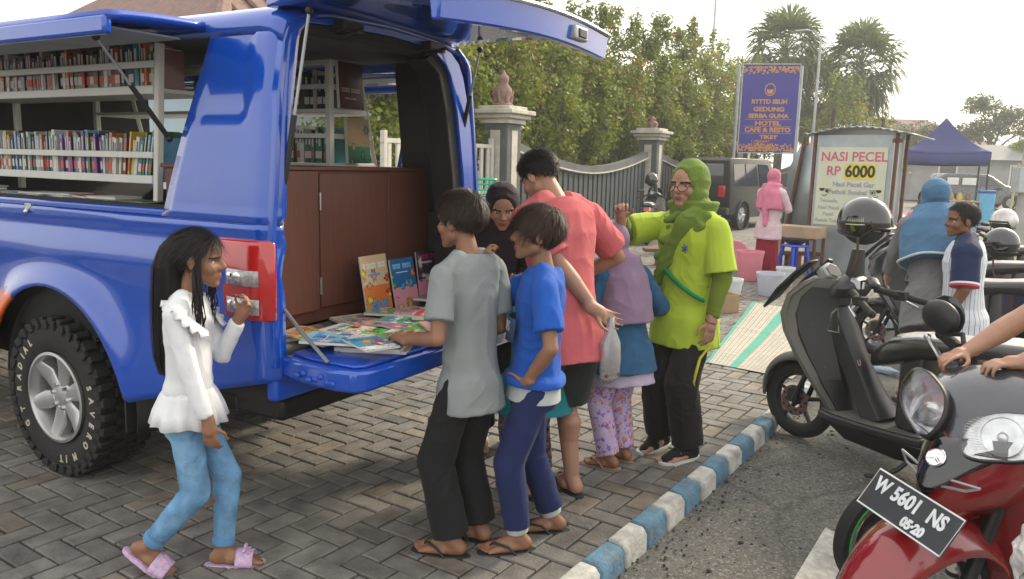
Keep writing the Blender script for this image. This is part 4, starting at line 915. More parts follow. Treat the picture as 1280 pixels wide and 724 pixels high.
def rackM(y, z, h): return TM @ basis((-.585, y, z), (0, 1, 0), (-.06, 0, 1)) @ Mx.Translation((0, h/2, 0))
cover_book('dark brown hardback facing out on the upper end of the far rack', .185, .235, .018, rackM(1.115, 1.812, .235), pic((.07, .03, .02), [(.09, .04, .03), (.06, .025, .02)], 3, (.4, .3, .25), (.35, .25, .2), (.3, .5), 4), 'books facing out on the far rack')
cover_book('tan hardback with a green arch facing out on the lower end of the far rack', .175, .235, .018, rackM(1.17, 1.532, .235), pic((.30, .22, .13), [(.05, .13, .08), (.07, .16, .1), (.3, .25, .12)], 9, None, (.3, .25, .2), (.8, .9), 6), 'books facing out on the far rack')
TGB = [  # X, y, rot, w, h, th, base z offset, bg, accents, label
 (-.13, .36, 0.25, .21, .28, .010, (.5, .42, .25), [RD, OG, YE, (.3, .12, .05), GN], 'picture book full of red and orange figures lying nearest the power socket'),
 (-.10, .62, -.3, .19, .26, .012, (.45, .40, .3), [(.3, .25, .2), WT, (.2, .2, .22), PN], 'beige magazine lying aslant in front of the middle cabinet door'),
 (.05, .42, .15, .20, .28, .009, (.5, .48, .42), [GN, OG, BK, WT], 'pale book with green and orange pictures in the middle of the spread'),
 (.14, .22, .5, .21, .29, .010, (.2, .42, .55), [WT, SK, BL, (.5, .55, .6)], 'sky blue book at the near left corner of the lowered tailgate'),
 (.24, .33, .35, .22, .30, .016, (.58, .6, .6), [OG, SK, BL, YE, WT], 'white picture book with orange fish lying on the near edge of the tailgate'),
 (.28, .56, .3, .21, .28, .014, (.56, .56, .55), [OG, YE, BL, RD], 'white book with small boats lying beside the orange fish book'),
 (.10, .72, .2, .20, .27, .008, (.05, .28, .18), [WT, YE, GN], 'green covered book peeping from under the red one'),
 (.21, .84, .35, .20, .26, .020, (.48, .04, .05), [RD, WT, (.5, .05, .06)], 'red book with lime green edge lying by the boy in grey'),
 (-.02, .98, -.15, .20, .28, .014, (.5, .5, .42), [RD, GN, YE, OG, RD], 'stacked book with red title lying below the standing picture books'),
 (.10, 1.02, .4, .21, .28, .012, (.58, .56, .5), [OG, YE, RD, WT], 'white book with an orange drawing at the right of the pile'),
 (-.06, .80, .5, .18, .25, .010, (.08, .3, .12), [WT, YE, PN, GN], 'small green picture book right under the tallest standing book'),
 (-.04, 1.20, .1, .2, .27, .012, (.12, .3, .12), [RD, YE, WT, GN], 'green and red book lying at the foot of the dark comic'),
 (.27, 1.08, -.1, .2, .28, .014, (.55, .53, .5), [SK, GN, RD], 'pale book hidden behind the elbow of the boy in grey'),
 (.22, 1.30, .2, .22, .29, .012, (.58, .58, .48), [YE, GN, (.4, .3, .1), YE], 'yellow and white book at the far end of the tailgate beside the black headscarf'),
 (.33, .72, .9, .19, .26, .008, (.52, .3, .25), [RD, WT, SK, OG], 'orange and white magazine on the tailgate edge next to the boy in grey'),
]
TGB += [
 (.33, .20, -.4, .16, .22, .007, (.05, .3, .45), [YE, RD, WT, PN], 'small turquoise comic on the near corner of the tailgate beside the cable'),
 (.02, .26, -.2, .17, .24, .008, (.5, .35, .05), [RD, GN, BL, WT], 'small yellow picture book close to the near left tailgate hinge'),
 (.17, .62, -.25, .17, .24, .007, (.45, .1, .25), [YE, WT, BL, GN], 'small pink picture book half under the boat book'),
 (.31, .42, 1.1, .15, .21, .006, (.12, .35, .1), [YE, RD, WT, OG], 'small green comic overlapping the orange fish book'),
 (.33, .90, .1, .16, .23, .007, (.1, .12, .4), [YE, WT, OG, SK], 'small blue comic on the tailgate edge beside the lime edged red book'),
 (.12, 1.22, -.5, .17, .24, .008, (.5, .2, .05), [WT, YE, BL, GN], 'small orange picture book behind the boy in grey'),
]
zz = .80
for k, (X, y, r, w, h, th, b, acc, lb) in enumerate(TGB):
    z = (.802 if X < 0 else .798)+.013*(k % 4)+.004*(k//4)
    w, h = w*.9, h*.9; M = TM @ Mx.Translation((X, y, z)) @ Mx.Rotation(pi/2+r, 4, 'Z') @ Mx.Rotation(random.uniform(-.03, .03), 4, 'X')
    cover_book(lb, w, h, th, M, pic(b, acc, 31+k*13, RD if k in (8, 9, 0) else WT if k == 7 else BL, acc[0], (.74, .9), 30), 'books spread on the lowered tailgate')
    if k in (4, 5, 7, 8):
        cover_book('book lying under the '+' '.join(lb.split(' lying')[0].split()[:8]), w*.98, h*.97, .012, TM @ Mx.Translation((X+.01, y+.01, .798 if X > 0 else .801)) @ Mx.Rotation(pi/2+r+.1, 4, 'Z'), pic((.3, .3, .3), acc, 90+k, None), 'books spread on the lowered tailgate')
# ================================================================ MOTORBIKES (local: X forward, Y to the bike's left, Z up, origin under the front axle)
MATG = mat('matte_grey_plastic', (.095, .093, .082), .42, var=.12, vs=5, spec=.45); INN = mat('inner_black_plastic', (.016, .017, .02), .45, var=.2, vs=8)
SEATM = mat('black_vinyl', (.02, .02, .021), .22, var=.2, vs=6, bump=.06, bs=300, spec=.6); SEATC = mat('pale_grey_vinyl', (.50, .49, .46), .3, var=.08, vs=5, bump=.05, bs=200); SILV = mat('silver_plastic', (.30, .31, .31), .35, metal=.4, var=.08)  # the pale seat tone is sky glare put into colour
def bike_wheel(par, x, R, w, rimc, disc=True, spokes=5, name='front_wheel'):
    c = (x, 0, R); g = MB(); r = R-w; g.rings([[(c[0]+(r+w*cos(b))*cos(a), w*.9*sin(b), R+(r+w*cos(b))*sin(a)) for b in [2*pi*k/12 for k in range(12)]] for a in [2*pi*i/40 for i in range(40)]], cap=False, closed=True)
    o = g.build(name, RUB, par, smooth=60)
    g = MB(); g.lathe([(r-w*.75, -.03), (r-w*.55, -.035), (r-w*.2, -.03), (r-w*.2, .03), (r-w*.55, .035), (r-w*.75, .03)], c, (0, 1, 0), 40, ring=True); 
    for k in range(spokes): a = 2*pi*k/spokes+.4; g.bar((x+cos(a)*.02, 0, R+sin(a)*.02), (x+cos(a)*(r-w*.6), 0, R+sin(a)*(r-w*.6)), .017, .012, 6)
    g.bar((x, -.05, R), (x, .05, R), .03, seg=12); g.build('rim', rimc, o, smooth=50)
    if disc:
        g = MB(); g.lathe([(.045, .052), (.095, .052), (.095, .056), (.045, .056)], c, (0, 1, 0), 28, ring=True)
        for k in range(14): a = 2*pi*k/14; g.bar((x+cos(a)*(.06+.02*(k % 2)), .055, R+sin(a)*(.06+.02*(k % 2))), (x+cos(a)*(.06+.02*(k % 2)), .0585, R+sin(a)*(.06+.02*(k % 2))), .009, seg=8, mi=1)
        g.build('brake_disc', [mat('brake_steel', (.2, .13, .12), .4, metal=.8), DBLK], o)
    return o
def make_scooter(label, loc, rz, bodym, group=None, mir=True, tilt=None):
    t = thing('parked_scooter', label, 'scooter', loc, rz, group, tilt)
    bike_wheel(t, 0, .242, .047, INN)
    g = MB()
    for y in (-.075, .075): g.bar((0, y, .242), (-.13, y*.8, .56), .017, seg=8)
    g.box((.0, .07, .28), (.07, .03, .09)); g.build('fork', DBLK, t, bevel=.004)
    g = MB(); P = []
    for i in range(17):
        a = radians(-8)+i*radians(150)/16; r = .275+.02*sin(i/16*pi); hw = .075-.02*abs(i/16-.55)
        P.append([(cos(a)*(r-.05*abs(v)**3)-.01, v*hw, .242+sin(a)*(r-.05*abs(v)**3)*.98+.015) for v in np.linspace(-1, 1, 9)])
    g.grid(P); g.build('front_mudguard', bodym, t, smooth=60, solidify=.006)
    # apron: outer shell
    rows = [(.25, -.20, -.33, -.36, .15), (.33, -.15, -.29, -.34, .185), (.45, -.06, -.20, -.30, .21), (.58, .03, -.11, -.26, .232), (.70, .10, -.03, -.23, .235), (.80, .14, .01, -.22, .222), (.90, .12, .0, -.23, .19), (.97, .05, -.06, -.25, .155), (1.02, -.03, -.12, -.27, .11)]
    g = MB(); R_ = []
    for z, xf, xe, xr_, wy in rows:
        hf = [(xe-.012, wy*.90, z), (xe-.008, wy*.97, z), (xe+.02, wy, z), (xe+(xf-xe)*.6, wy*.60, z), (xf-.02, wy*.25, z)]
        R_.append([(xr_, -wy*.3, z)]+[(x, -y, q) for x, y, q in hf]+[(xf, 0, z)]+hf[::-1]+[(xr_, wy*.3, z)])
    g.rings(R_); g.build('front_apron', bodym, t, smooth=38, bevel=.006)
    g = MB(); g.rings([[(xr_-.015, -wy*.32, z), (xr_-.015, wy*.32, z), (xr_+(xe-.012-xr_)*.833-.014, wy*.80, z), (xe+.01, wy*.74, z), (xr_+.02, wy*.3, z), (xr_+.02, -wy*.3, z), (xe+.01, -wy*.74, z), (xr_+(xe-.012-xr_)*.833-.014, -wy*.80, z)] for z, xf, xe, xr_, wy in rows[:-1]])
    inn = g.build('inner_legshield', INN, t, smooth=35, bevel=.004)
    g = MB(); R_ = []
    for x, z, hw, h in ((-.20, .86, .075, .05), (-.27, .74, .085, .07), (-.33, .62, .08, .08), (-.40, .50, .08, .09), (-.48, .38, .10, .09), (-.56, .29, .13, .03)):
        R_.append([(x+.06, -hw, z-.03), (x-.03, -hw*.95, z), (x-.055, -hw*.45, z+.01), (x-.055, hw*.45, z+.01), (x-.03, hw*.95, z), (x+.06, hw, z-.03)])
    g.rings(R_); tn = g.build('centre_tunnel', INN, t, smooth=60, bevel=.004)
    g = MB(); vs, fs = text('LKS', .045, .001, .001); g.add(vs, fs, 0, basis((-.408, .045, .57), (0, -1, 0), (.35, 0, .9))); g.build('decal', mat('decal_grey', (.4, .3, .28), .5), tn, smooth=0)
    g = MB(); g.tube([(-.245, .07, .86), (-.27, .16, .84), (-.26, .17, .74), (-.275, .08, .72)], .007, 6, closed=True); g.build('pocket_rim', SILV, inn)
    # dark beak wings either side of the instrument panel
    g = MB(); P = []
    for sy in (-1, 1):
        P = [[(.20, sy*.16, .80), (.17, sy*.05, .87)], [(.10, sy*.175, .93), (.07, sy*.05, .99)], [(.0, sy*.16, 1.04), (-.03, sy*.06, 1.07)], [(-.06, sy*.12, 1.11), (-.08, sy*.05, 1.12)]]
        g.grid(P)
    g.build('visor_wing', DBLK, t, smooth=60, solidify=.016, off=0, bevel=.003)
    g = MB(); M = basis((-.15, .02, 1.055), (0, -1, 0), (.62, 0, .78)); hexa = [(.075*cos(a)*1.05, .062*sin(a)) for a in [pi/6+2*pi*i/6 for i in range(6)]]
    g.prism(hexa, -.05, .018, M); ip = g.build('instrument_panel', SILV, t, bevel=.012)
    g = MB(); g.prism([(x*.75, y*.75) for x, y in hexa], .017, .022, M); g.build('instrument_glass', GLASS, ip, bevel=.003)
    g = MB(); g.eloft([(-.26, 0, .93, .07, .14), (-.28, 0, .985, .085, .15), (-.29, 0, 1.02, .07, .11), (-.28, 0, 1.05, .05, .06)]); g.build('handlebar_cowl', INN, t, smooth=60)
    g = MB(); g.eloft([(-.315, .03, .985, .05, .07), (-.32, .03, 1.03, .04, .055), (-.315, .03, 1.045, .02, .03)]); g.build('cowl_cap', SILV, t, smooth=60)
    g = MB(); g.eloft([(-.27, -.03, 1.0, .055, .055), (-.275, -.03, 1.1, .045, .042), (-.28, -.03, 1.2, .035, .03)]); g.build('mirror_pillar', INN, t, smooth=60)
    for sy in (1, -1):
        a = V((-.35, sy*.11, .975)); b = V((-.46, sy*.2, .945)); c = V((-.60, sy*.305, .905)); g = MB(); g.bar(a, b, .02, seg=10); g.bar(b, c, .018, .019, 12); g.ell(c, (.022,)*3, seg=10, rg=6); g.box(b, (.07, .05, .05)); g.build('handlebar_grip', RUB, t, bevel=.004)
        g = MB(); g.tube([b+V((.03, 0, -.01)), b+V((.02, .06*sy, -.03)), c+V((.09, .0, -.03))], .007, 6); g.build('brake_lever', STEEL, t)
        if mir and sy == 1:
            g = MB(); g.tube([b+V((0, 0, .02)), b+V((.0, 0, .11)), b+V((-.06, .03*sy, .12))], .008, 6); g.cap(b+V((-.06, .0, .115)), b+V((-.14, .10*sy, .11)), .034, .028, fl=.75); g.build('rear_view_mirror', DBLK, t, smooth=60)
    # floorboard, belly and rear body
    outl = [(-.24, .17), (-.34, .205), (-.55, .215), (-.74, .20), (-.86, .17), (-.86, -.17), (-.74, -.20), (-.55, -.215), (-.34, -.205), (-.24, -.17)]
    g = MB(); g.prism(outl, .225, .272); fb = g.build('floorboard', INN, t, bevel=.012)
    g = MB(); g.prism([(x*.96-.02, y*.9) for x, y in outl], .272, .279); g.build('floor_mat', mat('worn_grey_rubber', (.085, .083, .078), .75, var=.3, vs=6, bump=.3, dirt=((.14, .13, .11), 5, .6)), fb, bevel=.004)
    g = MB(); g.rings([[(x, -w_, z1), (x, -w_*.7, z0), (x, w_*.7, z0), (x, w_, z1)] for x, w_, z0, z1 in ((-.26, .16, .2, .23), (-.40, .19, .13, .23), (-.7, .19, .11, .23), (-.95, .17, .12, .23))]); g.build('belly_pan', DBLK, t, bevel=.01)
    g = MB(); R_ = []
    for x, z0, z1, w_ in ((-.88, .30, .70, .10), (-.98, .28, .73, .175), (-1.2, .42, .74, .17), (-1.5, .56, .76, .13), (-1.72, .66, .78, .07)):
        R_.append([(x, -w_, z0+.05), (x, -w_*.9, (z0+z1)/2), (x, -w_*.8, z1), (x, w_*.8, z1), (x, w_*.9, (z0+z1)/2), (x, w_, z0+.05), (x, w_*.6, z0), (x, -w_*.6, z0)])
    g.rings(R_); g.build('rear_body', bodym, t, smooth=50, bevel=.01)
    g = MB(); g.rings([[(x, -w_, z0), (x, -w_, z1), (x, w_, z1), (x, w_, z0)] for x, w_, z0, z1 in ((-.655, .09, .29, .58), (-.69, .115, .28, .66), (-.80, .13, .27, .70))]); g.build('underseat_panel', INN, t, bevel=.02)
    g = MB(); R_ = []
    for x, z0, z1, w_ in ((-.47, .58, .62, .05), (-.50, .57, .69, .11), (-.60, .60, .765, .145), (-.75, .66, .80, .155), (-.95, .70, .815, .16), (-1.15, .71, .845, .165), (-1.4, .735, .86, .15), (-1.62, .76, .85, .11), (-1.7, .79, .82, .05)):
        zm = (z0+z1)/2; hh_ = (z1-z0)/2; R_.append([(x, w_*math.copysign(abs(cos(a))**.7, cos(a)), zm+hh_*math.copysign(abs(sin(a))**.7, sin(a))) for a in [2*pi*i/20 for i in range(20)]])
    g.rings(R_); g.build('seat', SEATM, t, smooth=70)
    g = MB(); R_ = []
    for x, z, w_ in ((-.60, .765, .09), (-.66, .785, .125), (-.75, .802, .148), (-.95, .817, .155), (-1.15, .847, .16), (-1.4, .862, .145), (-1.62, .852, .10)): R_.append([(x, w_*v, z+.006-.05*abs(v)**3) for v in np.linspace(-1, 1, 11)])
    g.grid(R_); g.build('seat_cover', SEATC, t, smooth=70, solidify=.006)  # pale skin over the black seat top, painting the sky's glare on it
    bike_wheel(t, -1.33, .242, .055, INN, False, name='rear_wheel')
    g = MB(); g.rings([[(x, -.19, z-h), (x, -.19, z+h), (x, -.08, z+h), (x, -.08, z-h)] for x, z, h in ((-.9, .22, .06), (-1.1, .24, .09), (-1.36, .25, .07))]); g.tube([(-.95, .0, .2), (-1.1, .17, .22), (-1.65, .2, .34)], [.02, .035, .05], 10); g.build('engine', DBLK, t, bevel=.015)
    g = MB(); g.tube([(-.80, .10, .16), (-.74, .15, .07), (-.66, .21, .004)], .012, 6); g.cap((-.66, .2, .008), (-.61, .23, .008), .014, .01, seg=8); g.build('kickstand', DBLK, t)
    g = MB(); g.rings([[(-1.70, -.08, .70), (-1.78, -.05, .70), (-1.78, .05, .70), (-1.70, .08, .70)], [(-1.68, -.08, .76), (-1.76, -.05, .77), (-1.76, .05, .77), (-1.68, .08, .76)]]); g.build('tail_light', RED, t)
    return t
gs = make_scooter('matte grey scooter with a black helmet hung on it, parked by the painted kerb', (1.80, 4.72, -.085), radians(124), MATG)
BLKB = mat('black_bike_plastic', (.014, .014, .016), .25, coat=.6, var=.15)
bk = []
for (x, y, lb) in ((3.30, 6.95, 'black scooter parked behind the boy in the striped shirt'), (4.35, 8.35, 'black scooter with helmets on its handlebar, second beyond the matte grey one'), (5.5, 10.1, 'farthest black scooter in the kerb row')):
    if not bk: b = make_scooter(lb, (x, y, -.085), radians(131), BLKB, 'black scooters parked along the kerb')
    else: b = copy_tree(bk[0]); b.location = (x, y, -.085); b['label'] = lb
    bk.append(b)
tag(gs, None, None, 'scooters parked along the kerb')
# helmets
def helmet(label, loc, rz, m, r=.135, tilt=(0, 0), stick=None, strap=True):
    t = thing('motorbike_helmet', label, 'helmet', loc, rz, None, tilt)
    g = MB(); P = []
    for i in range(15):
        ph = pi/2-i*(pi*.66)/14; row = []
        for j in range(33):
            a = 2*pi*j/32; zmin = -.55 if cos(a) < .35 else -.02   # face opening towards +X
            ph2 = max(ph, math.asin(max(-1, -.62 if cos(a) < .2 else -.62+.62*min(1, (cos(a)-.2)/.3))))
            row.append((r*1.08*cos(ph2)*cos(a), r*.97*cos(ph2)*sin(a), r*1.06*sin(ph2)))
        P.append(row)
    g.grid(P); sh = g.build('shell', m, t, smooth=70, solidify=.016, off=-1)
    lw = [p for p in P[-1]]; g = MB(); g.tube(lw[:-1], .007, 6, closed=True); g.build('edge_trim', DBLK, t)
    g = MB(); q = []
    for i in range(4): q.append([(r*(1.1+.12*i/3)*cos(a)*1.02, r*.98*sin(a), r*(.08-.03*i/3)) for a in np.linspace(-1.05, 1.05, 15)])
    g.grid(q); g.build('peak', DBLK, t, smooth=70, solidify=.005)
    g = MB(); g.ell((0, 0, -.01), (r*.9, r*.82, r*.86)); g.build('lining', mat('helmet_lining', (.03, .03, .03), .95), t)
    if strap: g = MB(); g.tube([(.02, -.125, -.06), (.04, -.13, -.15), (.03, -.11, -.25), (.0, -.08, -.33)], .008, 5, fl=.4); g.build('chin_strap', mat('strap_webbing', (.09, .05, .035), .8), t)
    if stick:
        g = MB(); vs, fs = text(stick, .034, .0005, .001); R = r*1.03
        def wrap(p): a = radians(stA)-p[0]/R; ph = .28+p[1]/R+p[0]*.9; return ((R*1.055*cos(ph)*cos(a)), (R*.95*cos(ph)*sin(a)), R*1.04*sin(ph)+.0)
        stA = -95
        def wrap2(x, y): a = radians(stA)+x/R; ph = .22+y/R+x*1.5; return (r*1.098*cos(ph)*cos(a), r*.988*cos(ph)*sin(a), r*1.078*sin(ph))
        [g.tube([wrap2(-.045+.011*k, -.012), wrap2(-.040+.011*k, .012), wrap2(-.036+.011*k, -.010)], .0016, 4) for k in range(8)]
        g.grid([[wrap2(x, y-.026) for x in np.linspace(-.05, .05, 9)] for y in (-.003, .003)]); g.build('sticker', mat('sticker_print', (.5, .5, .38), .4, var=.3, vs=60), sh, smooth=0)
    return t
hb = V((1.80, 4.72, -.085)); rh = Mx.Rotation(radians(124), 3, 'Z')
helmet('glossy black open face helmet hung upright on the grey scooter', hb+rh @ V((-.30, -.03, 1.355)), radians(-40), mat('black_gloss', (.008, .008, .009), .12, coat=1, var=.05), .137, (radians(6), radians(10)), 'GRIND')
helmet('white and maroon helmet on a parked scooter behind the striped shirt boy', (5.33, 8.6, 1.06), radians(200), mat('pale_helmet', (.5, .47, .45), .25, coat=.7, var=.5, vs=9), .135)
helmet('black helmet on a parked scooter, right behind the head of the striped shirt boy', (4.15, 6.7, .98), radians(150), mat('black_gloss', (0, 0, 0)), .13)
helmet('red and white helmet just left of the blue headscarf', (4.62, 9.0, 1.03), radians(120), mat('red_white_helmet', (.5, .05, .07), .3, coat=.6, var=.4, vs=5), .14)
# ---------------------------------------------------------------- red motorbike
RB = V((1.267, 2.267, -.085)); RBA = radians(204)
REDP = mat('bike_red_paint', (.22, .008, .012), .2, coat=1, var=.08)
t = thing('red_motorbike', 'red underbone motorbike with twin headlamps and front number plate', 'motorbike', RB, RBA, None, (radians(-7)*0, 0))
t.rotation_euler = (Mx.Rotation(RBA, 3, 'Z') @ Mx.Rotation(radians(5), 3, 'X').inverted()).to_euler(); t.scale = (1.08,)*3
bike_wheel(t, 0, .27, .04, GALV)
g = MB()
for y in (-.085, .085): g.bar((0, y, .27), (-.16, y*.8, .72), .02, seg=10)
g.build('fork', DBLK, t)
g = MB(); P = []
for i in range(25):
    f = i/24; a = radians(-18)+f*radians(165); r = .30+.025*sin(f*pi)+.02*f
    hw = .05+.07*sin(min(1, f*1.3)*pi*.5); rowp = []
    for v in np.linspace(-1, 1, 13): rr = r-.075*abs(v)**2.2; rowp.append((cos(a)*rr+.02, v*hw, .27+sin(a)*rr))
    P.append(rowp)
g.grid(P); g.build('front_mudguard', REDP, t, smooth=70, solidify=.006)
# nose fairing: red shield with black upper triangle
secs = [(.56, .06, .075, -.10), (.62, .085, .12, -.12), (.70, .075, .155, -.14), (.77, .05, .17, -.16), (.82, .02, .17, -.18)]
def sec(z, xf, w_, xr_): return [(xf-(xf-xr_)*(abs(v)**2.0)-.018*abs(v), v*w_, z+.05*abs(v)) for v in np.linspace(-1, 1, 15)]
g = MB(); g.grid([sec(*s_) for s_ in secs]); g.build('front_shield', REDP, t, smooth=70, solidify=.008)
g = MB(); P = []
for k in range(7):
    f = k/6; z = .66+.16*f; xf = .088-.065*f**1.4; w_ = .01+.155*f; P.append([(xf+.010-(xf+.14+.04*f)*(abs(v*w_/.17)**2.0)-.018*abs(v*w_/.17), v*w_, z+.05*abs(v*w_/.17)+.004) for v in np.linspace(-1, 1, 13)])
g.grid(P); nb = g.build('nose_panel', mat('black_gloss', (0, 0, 0)), t, smooth=70, solidify=.006)
Ml = basis((.062, .0, .770), (0, 1, 0), (-.55, 0, .83))
g = MB(); g.lathe([(.024, .0), (.027, .003), (.024, .006), (.022, .004)], (0, 0, 0), (0, 0, 1), 28)
for k in range(3):
    a = pi/2+k*2*pi/3; g.bar((0, 0, .004), (.021*cos(a), .021*sin(a), .004), .0022, seg=6)
    for q in (-.16, .16): g.bar((.006*cos(a+q*4), .006*sin(a+q*4), .004), (.018*cos(a+q), .018*sin(a+q), .004), .0015, seg=5)
em = MB(); em.v = [tuple(Ml @ V(p)) for p in g.v]; em.f = g.f; em.m = g.m; em.build('emblem', CHRO, nb)
g = MB(); g.tube([(.052, -.09, .715), (.085, 0, .70), (.052, .09, .715), (.04, .12, .735), (.068, 0, .722), (.04, -.12, .735)], .004, 5, closed=True); g.build('nose_slot', SILV, nb)
# headlamp cowl and twin lamps (they turn with the bar)
COWL = mat('dark_metallic_cowl', (.055, .055, .065), .25, coat=1, metal=.3, var=.1)
g = MB(); R_ = []
for x, zt, w_, zb_ in ((.02, .80, .075, .79), (-.01, .87, .14, .80), (-.07, .945, .19, .83), (-.15, .99, .205, .87), (-.24, 1.0, .18, .92), (-.31, .985, .10, .95)):
    R_.append([(x, -w_, zb_+.02), (x, -w_*.85, zb_+(zt-zb_)*.62), (x, -w_*.45, zt-.012), (x, 0, zt), (x, w_*.45, zt-.012), (x, w_*.85, zb_+(zt-zb_)*.62), (x, w_, zb_+.02), (x, 0, zb_)])
g.rings(R_); g.build('headlamp_cowl', COWL, t, smooth=60, bevel=.004)
LENS = mat('lamp_lens', (.95, .95, .95), .04, coat=0, var=.02, trans=1, spec=.35); REF = mat('lamp_reflector', (.72, .73, .74), .32, metal=.85, var=.25, vs=30, bump=.25, bs=40)
for sy in (-1, 1):
    cN = V((.80, sy*.26, .42)).normalized(); C0 = V((-.025, sy*.108, .862)); ux = V((-.26*sy, .9, .16*sy)).normalized(); ux = (ux-cN*ux.dot(cN)).normalized(); uy = cN.cross(ux)
    def LP(u, v, w): return C0+ux*u+uy*v+cN*w
    out = [(.118*math.copysign(abs(cos(a))**.8, cos(a))*(1.15 if cos(a)*sy > 0 else .8), .068*math.copysign(abs(sin(a))**.85, sin(a))+(.03*cos(a)*sy)) for a in [2*pi*i/32 for i in range(32)]]
    g = MB(); g.rings([[LP(u, v, 0) for u, v in out], [LP(u*.97, v*.97, .022) for u, v in out]], cap=False); h_ = g.build('headlamp', DBLK, t, smooth=60, solidify=.006)
    g = MB(); g.rings([[LP(u*f, v*f, .004-.02*(1-f)) for u, v in out] for f in (.96, .7, .4, .15)]); g.build('reflector', REF, h_, smooth=70)
    g = MB(); g.lathe([(.048, .012), (.044, -.006), (.03, -.02), (0, -.026)], LP(.0, .0, 0), tuple(cN), 24, cap=False); g.ell(LP(.0, 0, 0), (.014, .014, .014)); g.build('lamp_bowl', REF, h_, smooth=70)
    g = MB(); R_ = [[LP(u*f, v*f, .024+.016*(1-f*f)) for u, v in out] for f in (.97, .8, .55, .25)]; g.rings(R_); g.build('lens', LENS, h_, smooth=70)
    g = MB()
    for k in range(15):
        a = pi*.62+k*.065 if sy > 0 else pi*.62+k*.065
        a = pi*.65+k*pi*.7/14; g.tube([LP(.052*cos(a)*1, .046*sin(a), .036), LP(.085*cos(a)*1.0, .05*sin(a), .034)], .0011, 4)
    g.build('lens_flutes', LENS, h_)
# plate
g = MB(); M = basis((.165, .025, .645), (0, 1, 0), (-.56, 0, .83)) @ Mx.Rotation(radians(-3), 4, 'Z')
pw, ph = .137, .0575
g.prism([(-pw, -ph), (pw, -ph), (pw, ph), (-pw, ph)], -.002, .0, M); pl = g.build('number_plate', mat('plate_black', (.016, .018, .022), .35, var=.2, vs=20, dirt=((.12, .12, .12), 12, .3)), t)
g = MB(); q = [(-pw+.003, -ph+.003), (pw-.003, -ph+.003), (pw-.003, ph-.003), (-pw+.003, ph-.003)]; g.tube([M @ V((*p, .001)) for p in q], .0026, 6, closed=True); g.build('plate_border', WHT, pl)
g = MB()
for s_, sz, x, y, sx in (('W', .056, -.098, .017, .8), ('5601', .056, -.018, .017, .85), ('NS', .056, .078, .017, .8), ('05·20', .036, .035, -.033, .9)):
    vs, fs = text(s_, sz, .001, .0022, sx*.92); g.add([tuple(M @ V((x+a, y+b, .0012+c))) for a, b, c in vs], fs)
g.build('plate_lettering', mat('plate_white', (.6, .62, .62), .45, var=.15, vs=50), pl, smooth=0)
g = MB(); g.box((.125, .015, .60), (.06, .06, .05)); g.build('plate_bracket', DBLK, t, bevel=.006)
# bar, levers, mirror
for sy in (-1, 1):
    g = MB(); a = V((-.24, sy*.16, .965)); c = V((-.34, sy*.345, .985)); g.bar(a, a.lerp(c, .4), .013, seg=10); g.bar(a.lerp(c, .4), c, .018, seg=12); g.ell(c, (.021,)*3, seg=10, rg=6); g.build('handlebar_grip', RUB, t)
    g = MB(); g.tube([a+V((.05, 0, 0)), a+V((.06, sy*.06, -.005)), c+V((.065, 0, -.005))], [.010, .008, .007], 7); g.ell(c+V((.065, 0, -.005)), (.012,)*3, seg=10, rg=6); g.build('brake_lever', STEEL, t)
    g = MB(); p = [a+V((.0, sy*.03, .02)), a+V((-.02, sy*.06, .06)), a+V((-.03, sy*.12, .045))]; g.tube(p, .008, 8); m_ = g.build('mirror_stalk', DBLK, t)
    g = MB(); cc = p[-1]+V((0, sy*.03, .045)); g.ell((0, 0, 0), (.03, .075, .052), Mx.Translation(cc) @ Mx.Rotation(radians(12*sy), 4, 'Z')); g.build('mirror_head', DBLK, m_, smooth=180)
    g = MB(); g.lathe([(.066, 0), (.06, -.004), (0, -.004)], cc+V((-.024, 0, 0)), (-1, 0, 0), 20); g.build('mirror_glass', GLASS, m_)
# legshield, frame, seat, rear
g = MB(); R_ = [sec(z, xf-.14, w_, xr_-.05) for z, xf, w_, xr_ in ((.30, -.10, .12, -.24), (.45, -.04, .17, -.2), (.62, .0, .20, -.2), (.80, -.02, .2, -.22), (.90, -.05, .16, -.24))]; g.grid(R_); g.build('legshield', REDP, t, smooth=70, solidify=.01)
g = MB(); g.rings([[(x, -w_, z0), (x, -w_, z1), (x, w_, z1), (x, w_, z0)] for x, w_, z0, z1 in ((-.24, .08, .4, .75), (-.5, .09, .3, .5), (-.75, .10, .3, .62), (-1.3, .11, .5, .70), (-1.6, .06, .62, .74))]); g.build('rear_body', REDP, t, bevel=.02, smooth=50)
g = MB(); g.eloft([(-1.0, 0, .66, .48, .12), (-1.0, 0, .74, .5, .14), (-.99, 0, .78, .46, .12)], n=3); g.build('seat', SEATM, t, smooth=60)
bike_wheel(t, -1.24, .27, .045, GALV, False, name='rear_wheel')
g = MB(); g.box2((-.75, -.15, .16), (-.4, .13, .42)); g.tube([(-.5, .0, .2), (-.8, -.16, .18), (-1.4, -.18, .3)], .04, 8); g.box2((-1.28, -.12, .24), (-.7, -.09, .30)); g.box2((-.62, -.28, .2), (-.58, .28, .22)); g.build('engine', DBLK, t, bevel=.015)
g = MB(); g.tube([(-.55, .12, .2), (-.5, .2, .1), (-.47, .26, .012)], .012, 6); g.build('kickstand', DBLK, t)
